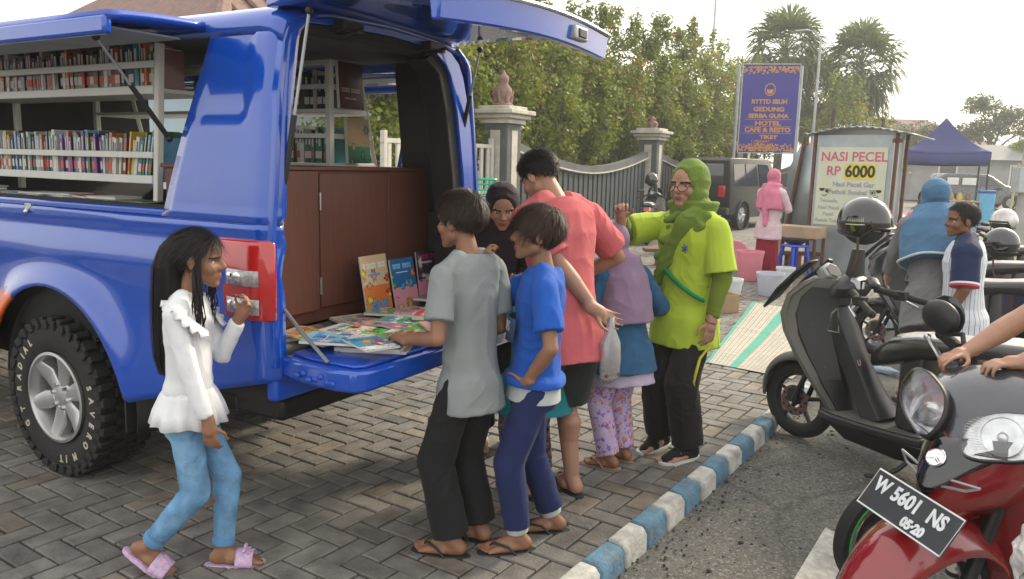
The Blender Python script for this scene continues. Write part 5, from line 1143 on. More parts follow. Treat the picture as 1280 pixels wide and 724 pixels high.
# spare-looking wheel behind the plate
wt = thing('motorcycle_wheel', 'motorcycle wheel with green edged chrome rim standing behind the red motorbike', 'wheel', (1.48, 2.93, -.085), radians(20)); wt.scale = (.84,)*3
g = MB(); R0 = .25
g.lathe([(.215, -.04), (.245, -.035), (.25, 0), (.245, .035), (.215, .04)], (0, 0, R0), (0, 1, 0), 40, ring=True); tt = g.build('tyre', RUB, wt, smooth=50)
g = MB(); g.lathe([(.212, -.043), (.220, -.045), (.220, -.038), (.212, -.036)], (0, 0, R0), (0, 1, 0), 40, ring=True); g.build('green_rim_tape', mat('green_tape', (.02, .35, .09), .4), wt)
g = MB(); g.lathe([(.214, -.041), (.205, -.034), (.19, -.012), (.165, -.004), (.155, -.010), (.152, .02), (.215, .04)], (0, 0, R0), (0, 1, 0), 40, cap=False); g.build('rim', mat('polished_rim', (.55, .54, .42), .2, metal=.9, var=.2, vs=8), wt, smooth=60)
g = MB(); g.lathe([(.154, -.006), (.15, .012), (.10, .016), (.09, -.004), (.04, -.006), (.03, -.03), (0, -.03)], (0, 0, R0), (0, 1, 0), 36, cap=False)
for k in range(9): a = 2*pi*k/9; g.lathe([(.018, -.008), (.022, -.002), (.012, -.002)], (.068*cos(a), -.002, R0+.068*sin(a)), (0, 1, 0), 12, cap=False)
g.build('hub', mat('hub_iron', (.035, .026, .024), .5, var=.3), wt, smooth=50)
# bottle and litter bag hooked at the right edge
t = thing('plastic_bottle', 'clear plastic bottle with a green cap beside the red motorbike', 'bottle', (1.30, 1.80, .42), 0)
g = MB(); g.lathe([(.0, 0), (.032, 0), (.036, .01), (.036, .07), (.033, .075), (.036, .08), (.036, .13), (.034, .15), (.014, .185), (.014, .20)], (0, 0, 0), (0, 0, 1), 24); g.build('bottle_body', mat('clear_plastic', (.75, .85, .85), .1, trans=.9), t, smooth=60)
g = MB(); g.lathe([(.0165, .19), (.0165, .212), (.015, .215), (0, .215)], (0, 0, 0), (0, 0, 1), 20); g.build('bottle_cap', mat('green_cap', (.03, .45, .12), .4), t)
t = thing('shopping_bag', 'crumpled white printed plastic bag hanging at the right edge', 'bag', (1.46, 1.94, .70), 0)
g = MB(); g.eloft([(0, 0, -.26, .05, .03), (0, 0, -.22, .10, .07), (0, .01, -.12, .115, .08), (0, 0, -.03, .07, .05), (0, 0, .06, .02, .015)], seg=24)
me = solid(g, .005, 3, lambda c, n: c+n*(.012*vn(c*30, 3)+.004*vn(c*70, 4))[:, None], 'bag_body')
link('bag_body', me, mat('white_bag_plastic', (.62, .6, .58), .35, var=.5, vs=14), t, smooth=30)
# ================================================================ PEOPLE
def skinm(name, col): return mat('skin_'+name, col, .5, var=.10, vs=14, bump=.12, bs=160, spec=.4, sss=.12)
SK1 = skinm('brown', (.26, .128, .074)); SK2 = skinm('light_brown', (.37, .205, .135)); SK3 = skinm('dark_brown', (.19, .085, .045))
LIP = mat('lips', (.26, .08, .065), .4); BROW = mat('eyebrow_hair', (.02, .014, .012), .7); EYEW = mat('eye_white', (.62, .6, .57), .2); IRIS = mat('iris', (.015, .009, .007), .1)
HAIRM = {}; HAIRC = {}; STRAND = attr_mat('hair_strand', .5, spec=.3, var=.1)
def hairm(n, c):
    HAIRC['hair_'+n] = c
    if n not in HAIRM: HAIRM[n] = mat('hair_'+n, c, .5, var=.3, vs=30, spec=.3)
    return HAIRM[n]
def rotx(a): return Mx.Rotation(a, 3, 'X')
def rotz(a): return Mx.Rotation(a, 3, 'Z')
def ik(a, b, l1, l2, pole):
    d = b-a; L = min(d.length, (l1+l2)*.999); u = d.normalized(); x = (l1*l1-l2*l2+L*L)/(2*L); h = sqrt(max(0, l1*l1-x*x)); p = V(pole); p = p-u*p.dot(u)
    if p.length < 1e-5: p = V((0, 1, 0))
    return a+u*x+p.normalized()*h, a+u*L
class Person:
    """local frame: faces +Y, right hand side +X; sides: 0 = left (-X), 1 = right (+X)"""
    def __init__(s, label, loc, yaw, H, hr=.145, bulk=1.0, lean=0, side=0, twist=0, pel=(0, 0, 0), feet=((-.07, 0, 0), (.07, 0, 0)), fyaw=(12, -12), fpitch=(0, 0), wrist=(None, None), epole=((-.6, -1, 0), (.6, -1, 0)), head=(0, 0, 0), hand=(None, None), kp_=(None, None), skin=SK1, group=None, voxel=.006, curl=(.5, .5), shr=0):
        s.label, s.H, s.bulk = label, H, bulk; h = s.h = hr*H; s.skin = skin; s.vox = voxel
        s.loc = V(loc); s.yaw = radians(yaw); s.group = group
        s.hipz = .485*H; s.P = V((pel[0], pel[1], s.hipz+pel[2]))
        s.T = rotx(-radians(lean)) @ Mx.Rotation(radians(side), 3, 'Y'); s.Tt = s.T @ rotz(radians(twist))
        s.tl = H-h-.014*H-s.hipz         # pelvis to neck base
        s.N = s.P+s.T @ V((0, 0, s.tl)); sw = .104*H*(.8+.2*bulk)
        s.S = [s.N+s.Tt @ V((sx*sw, 0, -.052*H+shr*H*(sx > 0))) for sx in (-1, 1)]
        s.J = [s.P+V((sx*.052*H*bulk**.5, 0, 0)) for sx in (-1, 1)]
        s.A = [V((f[0], f[1], f[2]+.042*H)) for f in feet]; s.fy = [radians(a) for a in fyaw]; s.fp = [radians(a) for a in fpitch]
        s.K = []
        for i in (0, 1):
            k, a = ik(s.J[i], s.A[i], .232*H, .225*H, V(kp_[i]) if kp_[i] else V((-sin(s.fy[i]), cos(s.fy[i]), 0))); s.K.append(k); s.A[i] = a
        s.Wr, s.E = [], []
        for i, sx in ((0, -1), (1, 1)):
            w = V(wrist[i]) if wrist[i] else s.S[i]+V((sx*.035*H, .03*H, -.295*H))
            e, w = ik(s.S[i], w, .165*H, .142*H, V(epole[i])); s.E.append(e); s.Wr.append(w)
        s.HM = Mx.Translation(s.N+s.T @ V((0, .008*H, .008*H))) @ (rotz(radians(head[0])) @ rotx(-radians(head[1])) @ Mx.Rotation(radians(head[2]), 3, 'Y')).to_4x4() @ Mx.Translation((0, .02*H, .006*H)) @ Mx.Scale(h, 4)
        s.handdef = hand; s.curl = curl; s.root = None
        s.TM = Mx.Translation(s.P) @ s.T.to_4x4(); s.TTM = Mx.Translation(s.P) @ s.Tt.to_4x4()
    # ---- skin
    def body(s, toes=True, face=True):
        H, b, g = s.H, s.bulk, MB(); T = s.TM; tl = s.tl
        g.eloft([(0, 0, -.05*H, .07*H*b, .055*H*b), (0, -.005*H, .0, .085*H*b, .065*H*b), (0, 0, .08*H, .075*H*b, .058*H*b), (0, 0, tl*.45, .072*H*b, .052*H*b), (0, .003*H, tl*.72, .088*H*b, .062*H*b), (0, 0, tl*.9, .085*H*b, .05*H*b), (0, 0, tl*.97, .05*H, .04*H)], T)
        g.cap(s.N-s.T @ V((0, .004*H, .03*H)), s.HM @ V((0, -.08, .22)), .034*H*b**.5, .03*H*b**.5)
        for i in (0, 1):
            g.cap(s.J[i], s.K[i], .045*H*b, .035*H*b); g.cap(s.K[i], s.A[i], .033*H*b, .0215*H*b**.5)
            c = s.K[i].lerp(s.A[i], .28); bk = (V((-sin(s.fy[i]), cos(s.fy[i]), 0)))*-.012*H; g.cap(c+bk, s.K[i].lerp(s.A[i], .45)+bk*.6, .033*H*b, .026*H*b)
            sgn = -1 if i == 0 else 1
            g.cap(s.N+s.Tt @ V((sgn*.045*H, 0, -.022*H)), s.S[i], .028*H*b, .030*H*b)
            g.cap(s.S[i], s.E[i], .0295*H*b, .0225*H*b); g.cap(s.E[i], s.E[i].lerp(s.Wr[i], .35), .0235*H*b, .0235*H*b); g.cap(s.E[i].lerp(s.Wr[i], .3), s.Wr[i], .0235*H*b, .0155*H*b**.5)
            s.foot(g, i, toes); s.hand(g, i)
        s.headshape(g)
        me = solid(g, s.vox, 3, s.sculpt, 'person')
        for m in (s.skin, LIP, BROW): me.materials.append(m)
        # lips and brows by place on the head
        n = len(me.polygons); ce = np.empty(n*3, np.float32); me.polygons.foreach_get('center', ce); inv = np.array(s.HM.inverted()); q = ce.reshape(-1, 3) @ inv[:3, :3].T+inv[:3, 3]
        mi = np.zeros(n, np.int32)
        if face:
            x, y, z = q.T; mi[(y > .27) & (abs(x) < .115*(1-((z-.225)/.06)**2)) & (abs(z-.225) < .042)] = 1
            mi[(y > .2) & (abs(z-(.565-.10*(abs(x)-.16)**2*8)) < .021) & (abs(x) > .05) & (abs(x) < .26)] = 2
        me.polygons.foreach_set('material_index', mi)
        o = link('person', me, [], None, 180); o.data.materials.clear()
        for m in (s.skin, LIP, BROW): o.data.materials.append(m)
        me.polygons.foreach_set('material_index', mi)
        o.location = s.loc; o.rotation_euler = (0, 0, s.yaw); tag(o, s.label, 'person', s.group); s.root = o
        if face:
            for sx in (-1, 1):
                e = MB(); M = s.HM; c = V((sx*.148, .248, .475)); e.ell(c, (.052, .05, .034), M, 0); d = V((sx*.02, 1, -.06)).normalized(); e.ell(c+d*.028, (.027, .025, .027), M, 1, 12, 8); e.build('eye', [EYEW, IRIS], o, smooth=180)
        return o
    def headshape(s, g):
        M = s.HM
        def E(c, r): g.ell(c, r, M, seg=24, rg=16)
        def C(a, b_, r0, r1): g.cap(M @ V(a), M @ V(b_), r0*s.h, r1*s.h, 12)
        E((0, -.06, .62), (.345, .43, .385)); E((0, .08, .43), (.295, .30, .36))
        C((-.2, .02, .25), (-.03, .27, .10), .11, .085); C((.2, .02, .25), (.03, .27, .10), .11, .085); C((-.04, .30, .085), (.04, .30, .085), .07, .07)
        E((0, .2, .22), (.2, .17, .17))
        C((0, .365, .52), (0, .435, .385), .032, .052); C((-.055, .385, .36), (.055, .385, .36), .036, .036)
        C((-.075, .352, .245), (.075, .352, .245), .03, .03); C((0, .372, .252), (0, .37, .205), .03, .032); C((-.06, .35, .2), (.06, .35, .2), .03, .03)
        C((-.22, .27, .565), (-.06, .335, .56), .045, .045); C((.22, .27, .565), (.06, .335, .56), .045, .045)
        for sx in (-1, 1):
            E((sx*.17, .22, .37), (.12, .12, .12)); R = M @ Mx.Translation((sx*.35, -.04, .45)) @ Mx.Rotation(radians(sx*-22), 4, 'Z')
            g.ell((0, 0, 0), (.032, .095, .14), R, seg=14, rg=10)
    def sculpt(s, co, no):
        inv = np.array(s.HM.inverted()); q = co @ inv[:3, :3].T+inv[:3, 3]; fwd = np.array(s.HM.to_3x3())[:, 1]
        d = np.zeros(len(co))
        for sx in (-1, 1):
            r2 = ((q[:, 0]-sx*.15)/.085)**2+((q[:, 2]-.48)/.055)**2; d += np.where(q[:, 1] > .2, -.055*np.exp(-r2), 0)
            r2 = ((q[:, 0]-sx*.37)/.05)**2+((q[:, 2]-.46)/.07)**2+((q[:, 1]-.0)/.05)**2; d += -.012*np.exp(-r2)
        return co+fwd[None]*d[:, None]
    def foot(s, g, i, toes=True):
        H = s.H; A = s.A[i]; R = rotz(s.fy[i]) @ rotx(s.fp[i]); o = -1 if i == 0 else 1
        F = lambda x, y, z: A+R @ V((x*H*o, y*H, z*H))
        g.cap(A, F(0, -.022, -.020), .0215*H, .0205*H); g.cap(F(0, -.02, -.024), F(.004, .05, -.029), .0175*H, .0155*H); g.cap(F(-.012, .02, -.022), F(-.014, .088, -.030), .017*H, .0115*H); g.cap(F(.012, .02, -.026), F(.016, .075, -.031), .014*H, .010*H); g.cap(A+R @ V((0, .01*H, -.004*H)), F(-.006, .06, -.022), .018*H, .013*H)
        if toes:
            for k, (x, y, l, r) in enumerate(((-.0225, .092, .022, .0085), (-.0085, .094, .019, .0062), (.003, .089, .017, .0058), (.0135, .083, .015, .0055), (.0235, .076, .012, .0052))):
                g.cap(F(x, y-.012, -.0315), F(x*1.04, y+l, -.0345), r*H, r*.85*H, 8)
        s.F = getattr(s, 'F', {}); s.F[i] = F
    def hand(s, g, i):
        H = s.H; W = s.Wr[i]; d = s.handdef[i] or {}
        D = V(d['dir']) if 'dir' in d else (s.Wr[i]-s.E[i])
        D.normalize(); sg = 1 if i == 0 else -1
        Np = V(d['palm']) if 'palm' in d else V((sg, 0, 0)); Np = (Np-D*Np.dot(D)).normalized()
        X = D.cross(Np)*(1 if i == 1 else -1)     # towards the thumb
        if 'thumb' in d and V(d['thumb']).dot(X) < 0: X = -X
        L = .102*H; cl_ = d.get('curl', s.curl[i]); c = cl_ if not isinstance(cl_, (list, tuple)) else sum(cl_)/4; r = .0465*L*2/1.9
        if 'len' in d: L *= d['len']
        for k, (u, fl_, sp) in enumerate(((.17, .40, .16), (.055, .45, .04), (-.06, .42, -.07), (-.17, .33, -.18))):
            base = W+D*L*(.47-.025*abs(k-1.2))+X*u*L; g.cap(W+X*u*.6*L+D*L*.05, base, r*1.35, r*1.15, 8)
            dirv = (D+X*sp*.8).normalized(); p = base; seg = (fl_*.45*L, fl_*.32*L, fl_*.26*L); cc = cl_ if not isinstance(cl_, (list, tuple)) else cl_[k]
            ang = 0
            for q in range(3):
                ang += (.55 if q == 0 else .95 if q == 1 else .7)*cc; v = dirv*cos(ang)+Np*sin(ang); e = p+v*seg[q]; g.cap(p, e, r*(1.05-.12*q), r*(.95-.12*q), 8); p = e
        b = W+D*L*.14+X*.17*L+Np*.03*L; m = b+(D*.55+X*.62+Np*.35*(.5+c*.6)).normalized()*L*.26; e = m+(D*.85+X*.25*(1-c)+Np*.45*c).normalized()*L*.22; g.cap(W+D*L*.08, b, r*1.5, r*1.4, 8); g.cap(b, m, r*1.35, r*1.1, 8); g.cap(m, e, r*1.1, r*.85, 8)
        g.cap(W-D*.02*H, W+D*L*.2, .0155*H*s.bulk**.5, .017*H, 10, fl=1.25 if abs(Np.z) < .5 else .9)
    # ---- clothes
    def wr(s, amp, seed, fr=(14, 14, 7), cut=None):
        def f(co, no):   # soft swell, long hanging folds and short sharp creases
            fr_ = np.array(fr); w = np.c_[vn(co*6, seed+7), vn(co*6, seed+8), vn(co*6, seed+9)]
            n1 = vn(co*fr_*.8, seed); r1 = (1-abs(vn(co*fr_*1.1+w*.7, seed+2)))**3; q = co.copy(); q[:, 2] += .8*abs(q[:, 0])+.5*q[:, 1]
            r2 = (1-abs(vn(q*fr_*np.array((1.0, 1.0, 3.2))+w*.9, seed+3)))**4; msk = np.clip(vn(co*7, seed+4)+.35, 0, 1)
            return co+no*(amp*(.75*n1+.8*(r1-.3)+.75*(r2-.2)*msk))[:, None]
        return f
    def put(s, name, g, m, amp=.004, seed=1, vox=None, it=4, fr=(14, 14, 7), post=None):
        w = s.wr(amp, seed, fr); me = solid(g, vox or s.vox*1.15, it, (lambda co, no: post(w(co, no), no)) if post else w, name)
        return link(name, me, m, s.root, 180)
    def shirt(s, m, hem=-.06, hx=1, ease=.012, slv=.6, flare=0, sr=1.0, name='shirt', amp=.0045, seed=1, neck=.0, trim=None, belly=0, open_=0, post=None):
        H, b, g, T, tl = s.H, s.bulk, MB(), s.TM, s.tl; e = ease
        rows = [(0, -.002*H, hem*H, (.088+.011*hx)*H*b+e+.010*hx+flare*H, (.068+.006*hx)*H*b+e+.014*hx+flare*H*.9), (0, 0, hem*H+.02*H, (.087+.011*hx)*H*b+e+.010*hx+flare*.8*H, (.067+.006*hx)*H*b+e+.013*hx+flare*.75*H)]
        if hem < -.01: rows += [(0, 0, .0, .094*H*b+e+.009+flare*.5*H, .070*H*b+e+.011+flare*.45*H)]
        for f, rx, ry, yy in ((.12, .082, .064, 0), (.3, .079, .060, .002), (.5, .081, .060, .002), (.72, .093, .067, .003), (.88, .094, .056, 0), (.955, .070, .046, -.003), (.995+neck, .040, .038, -.004)):
            if tl*f > hem*H+.03*H: rows.append((0, yy*H+belly*H*max(0, 1-abs(f-.25)*3), tl*f, rx*H*b+e*(1 if f < .93 else .6), ry*H*b+e+belly*H*max(0, 1-abs(f-.25)*3)))
        g.eloft(rows, T, seg=36, n=2.2)
        for i, sg in ((0, -1), (1, 1)):
            g.cap(s.N+s.Tt @ V((sg*.045*H, 0, -.018*H)), s.S[i]+V((0, 0, -.002*H)), .033*H*b+e*.3, .033*H*b+e*.4)
            if slv > 0:
                ln = slv*.165*H if slv <= 1 else .165*H; p = s.S[i].lerp(s.E[i], min(1, slv)); g.bar(s.S[i], p, .034*H*b+e*.5, (.032*H*b+e*sr) if slv <= 1 else (.028*H*b+e*.7), 16)
                g.ell(s.S[i], ((.034*H*b+e*.45),)*3, seg=14, rg=8)
                if slv > 1:
                    q = s.E[i].lerp(s.Wr[i], slv-1); g.cap(s.S[i].lerp(s.E[i], .9), s.E[i], .028*H*b+e*.7, .0275*H*b+e*.7); g.bar(s.E[i], q, .0275*H*b+e*.7, .020*H*b+e*.6, 16)
        return s.put(name, g, m, amp, seed, post=post)
    def trousers(s, m, cuff=.92, wide=.012, taper=.6, top=.06, name='trousers', amp=.004, seed=4, flare=0, gather=False):
        H, b, g = s.H, s.bulk, MB(); e = wide
        g.eloft([(0, -.002*H, top*H, .077*H*b+.008, .059*H*b+.008), (0, -.004*H, .02*H, .084*H*b+.008, .065*H*b+.008), (0, -.006*H, -.02*H, .087*H*b+.01, .069*H*b+.01), (0, -.004*H, -.065*H, .084*H*b+e*.7, .064*H*b+e*.7)], Mx.Translation(s.P) @ (s.T.to_4x4() if top > .03 else Mx.Identity(4)))
        for i in (0, 1):
            J = s.J[i]+V((0, 0, -.01*H)); q = s.K[i].lerp(s.A[i], cuff) if cuff > 0 else s.J[i].lerp(s.K[i], 1+cuff)
            if cuff > 0:
                g.cap(J, s.K[i], .046*H*b+e*.6, .038*H*b+e); r1 = (.038*H*b+e)*(1-taper)+(.026*H*b+e)*taper+flare*H; g.bar(s.K[i], q, .038*H*b+e, r1, 18); g.ell(s.K[i], ((.0385*H*b+e),)*3, seg=14, rg=10)
                if gather: g.tube([q+V((0, 0, .012)), q], [r1*.95, r1*.8], 14)
            else: g.bar(J, q, .054*H*b+e, .046*H*b+e*1.3, 18); g.ell(J, ((.054*H*b+e),)*3)
        return s.put(name, g, m, amp, seed, fr=(12, 12, 9))
    def skirt(s, m, z=.05, r0=.08, r1=.13, name='skirt', amp=.008, seed=5, top=.10):
        H, g = s.H, MB(); zt = s.P.z
        g.eloft([(s.P.x, s.P.y, z, r1*H, r1*H*.85), (s.P.x, s.P.y, (z+zt)*.5, (r0+r1)*.52*H, (r0+r1)*.45*H), (s.P.x, s.P.y-.003*H, zt-.02*H, .098*H, .078*H), (s.P.x, s.P.y, zt+top*H, .085*H, .066*H)], None, 40)
        return s.put(name, g, m, amp, seed, fr=(16, 16, 1.6))
    def cuffs(s, m, side=None, frac=(.9, .98), r=.030, name='cuff'):
        for i in (0, 1):
            g = MB(); a, b = s.K[i].lerp(s.A[i], frac[0]), s.K[i].lerp(s.A[i], frac[1]); g.tube([a, a.lerp(b, .5), b], [r*s.H*.95, r*s.H*1.03, r*s.H*.95], 16); g.build(name, m, s.root, smooth=60)
    # ---- hair
    def hair(s, m, length=.03, n=2600, front=.84, side=.5, nape=.2, lift=.35, comb=(0, 1, 0), width=.0035, seed=3, fringe=0, vol=1.0):
        M = s.HM; h = s.h; rs = np.random.RandomState(seed); c0 = V((0, -.06, .62)); r0 = (.345, .43, .385)
        def inside(p):
            x, y, z = p; ax = abs(x)
            if y > .05: lim = side+(front-side)*min(1, (y-.05)/.2)
            elif y > -.12: lim = side-.02 if ax > .2 else side
            else: lim = nape+(side-nape)*max(0, min(1, (y+.38)/.26))*.8
            return z > lim
        cap_ = MB(); R_ = []
        seg, rg = 40, 26
        for k in range(rg):
            a = pi/2-pi*(k+.3)/rg*.9; R_.append([c0+V(((r0[0]+.012*vol)*cos(a)*cos(2*pi*i/seg), (r0[1]+.014*vol)*cos(a)*sin(2*pi*i/seg), (r0[2]+.02*vol)*sin(a))) for i in range(seg)])
        vs = [M @ p for r in R_ for p in r]; lp = [p for r in R_ for p in r]; fs = []
        for k in range(rg-1):
            for i in range(seg):
                q = (k*seg+i, k*seg+(i+1) % seg, (k+1)*seg+(i+1) % seg, (k+1)*seg+i)
                if all(inside(lp[w]) for w in q): fs.append(q)
        fs.append(tuple(range(seg))); cap_.add(vs, fs); hc = cap_.build('hair', m, s.root, smooth=180, solidify=.006, off=-1)
        Q = []; cnt = 0; comb = V(comb)
        while cnt < n:
            d = V(rs.normal(size=3)); d.normalize(); p = c0+V((d.x*r0[0]*1.05, d.y*r0[1]*1.05, d.z*r0[2]*1.06))
            if not inside(p): continue
            cnt += 1; nrm = V((d.x/r0[0], d.y/r0[1], d.z/r0[2])).normalized()
            away = (p-V((0, -.18, 1.0))); tg = (away+comb*.25+V((0, 0, -.15))); tg = tg-nrm*tg.dot(nrm)
            if tg.length < 1e-4: tg = V((1, 0, 0))
            tg.normalize(); tg = (tg+V(rs.normal(size=3))*.16); L = length/h*rs.uniform(.7, 1.25)*(1 if p.z > .55 else .55)
            w = width/h*rs.uniform(.6, 1.3); sd = nrm.cross(tg).normalized()*w*.5
            p0 = p+nrm*.005; p1 = p+tg*L*.5+nrm*(.012*vol+lift*L*.4); p2 = p+tg*L+nrm*(.008*vol+lift*L*.4)-V((0, 0, .15*L*(1-lift)))
            if fringe and p.y > .1: p2 = p2+V((0, .05, -fringe*L))
            for a, b_, wa, wb in ((p0, p1, 1, .9), (p1, p2, .9, .15)): Q.append([tuple(M @ (a-sd*wa)), tuple(M @ (a+sd*wa)), tuple(M @ (b_+sd*wb)), tuple(M @ (b_-sd*wb))])
        me = quads(np.array(Q), 'hair_strands'); me.materials.append(STRAND); cc_ = np.repeat(np.array([HAIRC[m.name]])*np.random.RandomState(seed).uniform(.35, 1.5, (len(Q)//2, 1)), 2, 0); setcol(me, cc_); o = bpy.data.objects.new('hair_strands', me); COL.objects.link(o); o.parent = hc
        return hc
    # ---- headscarf
    def hijab(s, m, drop=.16, w=.145, d=.105, name='headscarf', amp=.006, seed=8, back=.0, shape=None, face=True, tails=(), pad=1.0, under=None, fr=(9, 9, 11)):
        M, h, H = s.HM, s.h, s.H; g = MB(); p = pad
        g.ell((0, -.115, .60), (.415*p, .475*p, .47*p), M, seg=28, rg=18); g.ell((0, -.06, .30), (.40*p, .40*p, .33*p), M, seg=24, rg=14)
        g.ell((0, -.02, .0), (.36*p, .37*p, .17*p), M, seg=24, rg=12)
        pts = [M @ V((.30*cos(a), .20+.05*sin(a)-.05*abs(cos(a)), .46+.425*sin(a))) for a in [2*pi*i/32 for i in range(32)]]
        g.tube(pts, .055*h, 10, closed=True)
        T = Mx.Translation(s.N) @ s.Tt.to_4x4()
        g.eloft([(0, -.01*H+back*H*.5, -drop*H, w*H*1.02, d*H), (0, -.01*H+back*H*.3, -drop*.6*H, w*H*1.0, d*H*.97), (0, -.008*H, -.05*H, w*H*.95, d*H*.86), (0, -.005*H, -.012*H, w*H*.72, d*H*.78), (0, 0, .03*H, .085*H, .08*H)], T, 36, n=2.1)
        g.cap(T @ V((0, 0, -.01*H)), M @ V((0, -.04, .2)), .075*H, .35*h)
        for a, b_, r0, r1, fl in tails: g.cap(T @ V([q*H for q in a]), T @ V([q*H for q in b_]), r0*H, r1*H, 16, fl=fl, hint=T.to_3x3() @ V((1, 0, 0)))
        def post(co, no):   # cut the face opening back so the face shows
            inv = np.array(M.inverted()); q = co @ inv[:3, :3].T+inv[:3, 3]; f = np.array(M.to_3x3())[:, 1]
            r = (q[:, 0]/.255)**2+((q[:, 2]-.46)/.385)**2
            k = np.where((q[:, 1] > -.05), np.clip((1.0-r)/.25, 0, 1), 0); return co-f[None]*(k*np.maximum(0, q[:, 1]-.10))[:, None]
        return s.put(name, g, m, amp, seed, post=post, fr=fr, it=5)
    # ---- footwear
    def sandals(s, m, strap, name='sandal', slide=False, which=(0, 1), fl=.16):
        H = s.H
        for i in which:
            F = s.F[i]; out = []
            for a in range(28):
                t = 2*pi*a/28; y = .033+.088*cos(t); x = (.031+.004*cos(t))*math.copysign(abs(sin(t))**.8, sin(t))*(1 if y > .03 else .88); out.append((x, y))
            g = MB(); g.rings([[F(x*1.02, y, -.052) for x, y in out], [F(x, y, -.040) for x, y in out]]); sd = g.build(name, m, s.root, bevel=.002, smooth=50)
            g = MB()
            if slide: 
                g.grid([[F(.036*cos(a), y, -.040+.034*sin(a)*(1.15 if y < .06 else .95)) for a in np.linspace(0, pi, 13)] for y in (.038, .055, .075, .088)])
                st_ = g.build('strap', strap, sd, smooth=60, solidify=.006, off=1)
            else:
                c = F(-.013, .088, -.036)
                for x in (-.032, .033): g.tube([c, F(-.013+(x+.013)*.35, .075, -.012), F(x*.95, .035, -.016), F(x, .012, -.040)], .0042*H, 6, fl=.8)
                g.build('strap', strap, sd, smooth=60)
    def shoes(s, m, sole, name='shoe', lace=None):
        H = s.H
        for i in (0, 1):
            F = s.F[i]; g = MB(); g.cap(F(0, -.016, -.012), F(0, -.018, -.02), .028*H, .028*H); g.cap(F(0, -.01, -.022), F(.0, .06, -.028), .027*H, .024*H); g.cap(F(-.004, .05, -.028), F(-.004, .092, -.034), .027*H, .020*H); g.cap(F(0, .01, -.006), F(0, .045, -.014), .024*H, .022*H)
            me = solid(g, .006, 4, None, name); sh = link(name, me, m, s.root, 180)
            out = [((.033+.003*cos(t))*math.copysign(abs(sin(t))**.8, sin(t)), .036+.088*cos(t)) for t in [2*pi*a/26 for a in range(26)]]
            q = MB(); q.rings([[F(x*1.0, y, -.054) for x, y in out], [F(x*1.03, y, -.044) for x, y in out], [F(x*.98, y, -.036) for x, y in out]]); q.build('sole', sole, sh, smooth=60)
            if lace:
                for y in (.022, .036, .05): q = MB(); q.tube([F(-.022, y, -.012), F(0, y, .010-.25*(y-.02)), F(.022, y, -.012)], .0028*H, 5); q.build('lace_band', lace, sh)
def patm(name, base, spots, sc=22, thr=.42, rough=.85):
    """printed cloth: coloured blots on a ground"""
    if name in MATS: return MATS[name]
    m = mat(name, base, rough, var=.1, bump=.2, bs=200); n = m.node_tree.nodes; l = m.node_tree.links; b = n['Principled BSDF']; src = b.inputs['Base Color'].links[0].from_socket
    tc = n.new('ShaderNodeTexCoord')
    for k, c in enumerate(spots):
        v = n.new('ShaderNodeTexVoronoi'); v.inputs['Scale'].default_value = sc*(1+.35*k); mp = n.new('ShaderNodeMapping'); mp.inputs['Location'].default_value = (k*3.1, k*1.7, k*.9); l.new(tc.outputs['Object'], mp.inputs[0])
        nz = n.new('ShaderNodeTexNoise'); nz.inputs['Scale'].default_value = sc*2.5; mx = n.new('ShaderNodeMixRGB'); mx.inputs[0].default_value = .04; l.new(mp.outputs[0], nz.inputs['Vector']); l.new(mp.outputs[0], mx.inputs[1]); l.new(nz.outputs['Color'], mx.inputs[2]); l.new(mx.outputs[0], v.inputs['Vector'])
        lt = n.new('ShaderNodeMath'); lt.operation = 'LESS_THAN'; lt.inputs[1].default_value = thr; l.new(v.outputs['Distance'], lt.inputs[0])
        cm = n.new('ShaderNodeMixRGB'); cm.inputs[2].default_value = (*c, 1); l.new(lt.outputs[0], cm.inputs[0]); l.new(src, cm.inputs[1]); src = cm.outputs[0]
    l.new(src, b.inputs['Base Color']); return m
def plate_text(s_, size, m, M, par, name='print', bold=.001, sx=1):
    vs, fs = text(s_, size, .0008, bold, sx); g = MB(); g.add(vs, fs, 0, M); return g.build(name, m, par, smooth=0)
HB = hairm('black', (.012, .009, .008)); HBR = hairm('dark_brown', (.024, .014, .009)); HBB = hairm('brown', (.038, .019, .011))
BLKC = cloth('black', (.012, .012, .013)); SOLE = mat('black_rubber_sole', (.02, .02, .02), .7); WSOLE = mat('white_rubber_sole', (.55, .55, .52), .6)

# ---- girl in the white blouse, walking to the right
p = Person('girl with long black hair in a white ruffled blouse and light blue jeans', (-1.17, 2.80, 0), -86, 1.30, .158, .86, lean=1, pel=(0, -.01, -.005), feet=((-.03, .085, 0), (.035, -.17, .05)), fyaw=(4, -4), fpitch=(0, -34), wrist=((-.07, .165, .965), (.15, .11, .60)), epole=((-.4, -1, -.3), (.3, -1, 0)), head=(4, 6, 0), hand=({'dir': (.2, .5, .75), 'palm': (.6, -.6, 0), 'curl': .9}, {'dir': (0, .1, -1), 'palm': (-1, .2, 0), 'curl': .6}), skin=SK1)
p.body(); girl = p
WB = cloth('white_cotton', (.72, .73, .75), var=.06)
p.shirt(WB, hem=.055, hx=0, ease=.007, slv=1.86, name='blouse', amp=.005, seed=11)
H = p.H; g = MB(); R_ = []
for k, (z, rx, ry) in enumerate(((.075, .076, .060), (.05, .090, .075), (.01, .104, .092), (-.028, .114, .102))):
    R_.append([p.TM @ V(((rx+.006*(k/3)*sin(13*a))*H*cos(a), (ry+.006*(k/3)*sin(13*a))*H*sin(a), z*H+.004*H*sin(7*a)*(k/3))) for a in [2*pi*i/90 for i in range(90)]])
g.rings(R_, cap=False); g.build('peplum_hem', WB, p.root, smooth=180, solidify=.004)
